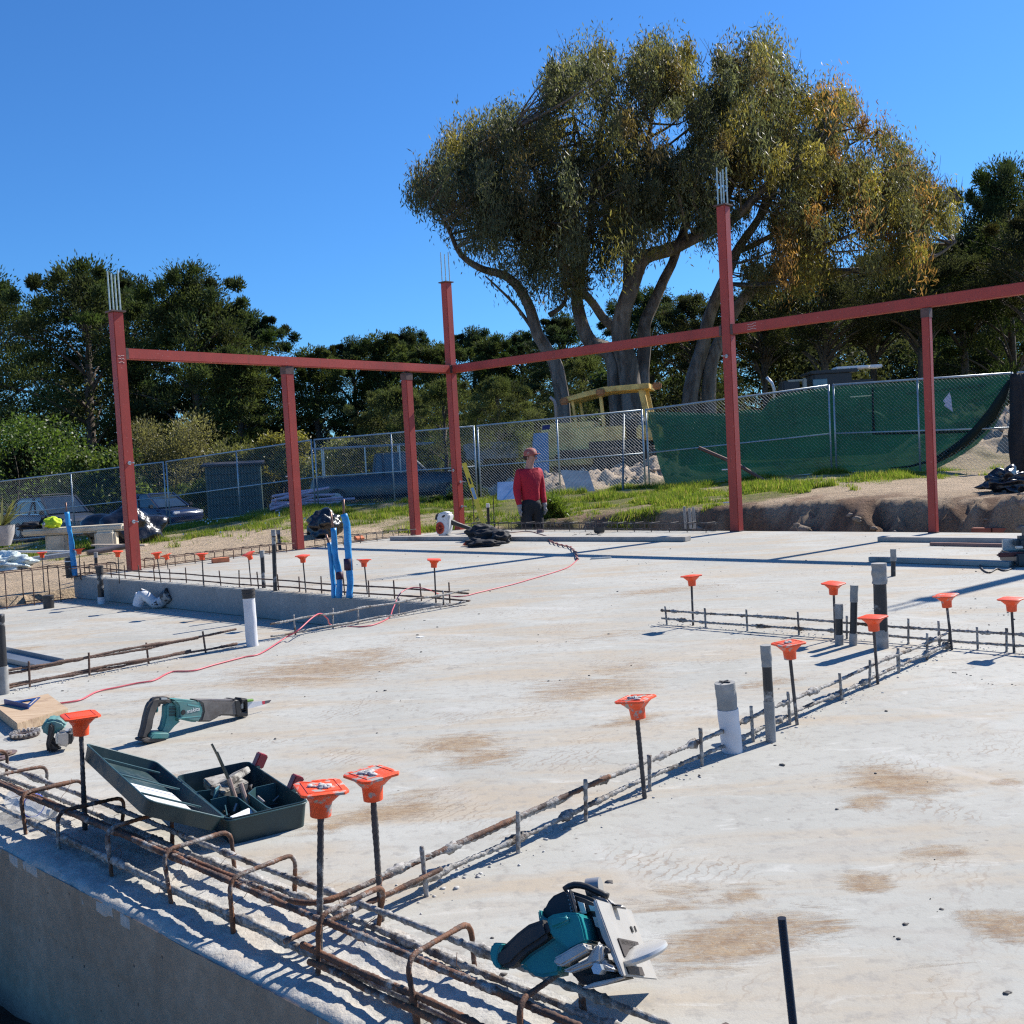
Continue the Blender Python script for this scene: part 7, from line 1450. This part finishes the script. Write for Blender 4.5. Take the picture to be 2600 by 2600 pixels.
CS_('guard_arm', [(820, 1050), (1070, 930), (1175, 780), (1222, 780), (1215, 960), (1100, 1000), (900, 1068)], -.028, .005, M_ALU, .006)
CS_('gear_cover', [(1120, 850), (1200, 830), (1225, 960), (1330, 1010), (1340, 1060), (1180, 1040), (1110, 960)], -.015, .02, M_ALU, .006)
CS_('blade', [(940, 1090), (1140, 1040), (1385, 1100), (1180, 1180), (1000, 1212)], .02, .03, M_DARK, .002); CS_('lower_shade_fill', [(780, 1000), (1130, 900), (1330, 1050), (1380, 1100), (960, 1200), (840, 1120)], .03, .10, M_DARK, .01)  # the lower dark solid stands in for the shade under the guard
CS_('guard_edge', [(970, 1212), (1100, 1160), (1360, 1105), (1400, 1110), (1200, 1185), (1020, 1222)], .0, .02, M_ALU, .003)
c_ = mp(*Z_([(1180, 1030)])[0]); mb = MB(); mb.tube([M @ Vector((c_[0], c_[1], -.0)), M @ Vector((c_[0], c_[1], .032))], .0095, 6); mb.build('blade_bolt', M_STEEL, t, True); mb = MB(); c2 = mp(*Z_([(1165, 890)])[0]); mb.tube([M @ Vector((c2[0], c2[1], 0)), M @ Vector((c2[0], c2[1], .02))], .012, 16); mb.build('pivot', M_ALU, t, True, smooth='auto')
for k, q in enumerate([[(888, 335), (950, 355), (980, 460), (925, 462)], [(1000, 375), (1055, 385), (1072, 440), (1020, 430)], [(1042, 492), (1095, 500), (1135, 618), (1070, 590)]]): CS_('label', q, .024, .028, M_WHITE, 0)
for (x, y, r_) in ((1248, 845, .0045), (1222, 902, .003)): c_ = mp(*Z_([(x, y)])[0]); mb = MB(); mb.tube([M @ Vector((c_[0], c_[1], 0)), M @ Vector((c_[0], c_[1], .0165))], r_, 12); mb.build('screw_hole', M_BLACK, t, True)
text3d('makita', .02, M @ Matrix.Translation((*mp(*Z_([(790, 265)])[0]), -.0195)) @ Matrix.Rotation(R(-78), 4, 'Z'), P('grey print', (.22, .24, .28), .5), t, width=.072)
# lower guard wheel sticking out through the plate
th_ = R(21); rgt = (CX-vh*CX.dot(vh)).normalized(); ax = (cuv*math.cos(th_)-rgt*math.sin(th_))*.98-vh*.17; ax.normalize(); cc = OnPlane(*Z_([(1555, 865)])[0], O_+exs*.07, n_); Mw = Matrix.Translation(cc) @ ax.to_track_quat('Z', 'Y').to_matrix().to_4x4()
mb = MB(); mb.lathe([(.0, -.008), (.043, -.008), (.049, -.006), (.0515, -.002), (.0505, .003), (.047, .005), (.0, .006)], 48, Mw); mb.build('lower_guard', P('pale guard casting', (.50, .49, .46), .36, metal=.25, var=.06, dirt=(.45, .42, .38), damt=.3, dscale=20), t, True, smooth='auto')
mb = MB(); mb.tube([Mw @ Vector((-.02, -.03, .0075)), Mw @ Vector((.02, -.036, .0075))], .0015, 5); mb.build('scratch_slot', M_BLACK, t, True)
hk = [OnPlane(*p, O_+exs*.06, n_) for p in Z_([(800, 235), (850, 200), (900, 185), (960, 188), (1030, 205), (1100, 240), (1180, 275), (1238, 300)])]; mb = MB(); mb.tube(hk, .0062, 10); mb.build('front_hoop', M_BLACK, t, True, smooth=True)
mb = MB(); a, b_ = [OnPlane(*p, O_+exs*.10, n_) for p in Z_([(1030, 215), (1165, 200)])]; mb.tube([a, b_], .017, 16); mb.build('chrome_knob', M_ALU, t, True, smooth='auto'); CS_('front_bracket', [(900, 240), (1080, 270), (1130, 330), (1240, 340), (1250, 380), (1130, 360), (1060, 330), (940, 290)], .09, .12, M_ALU, .004)
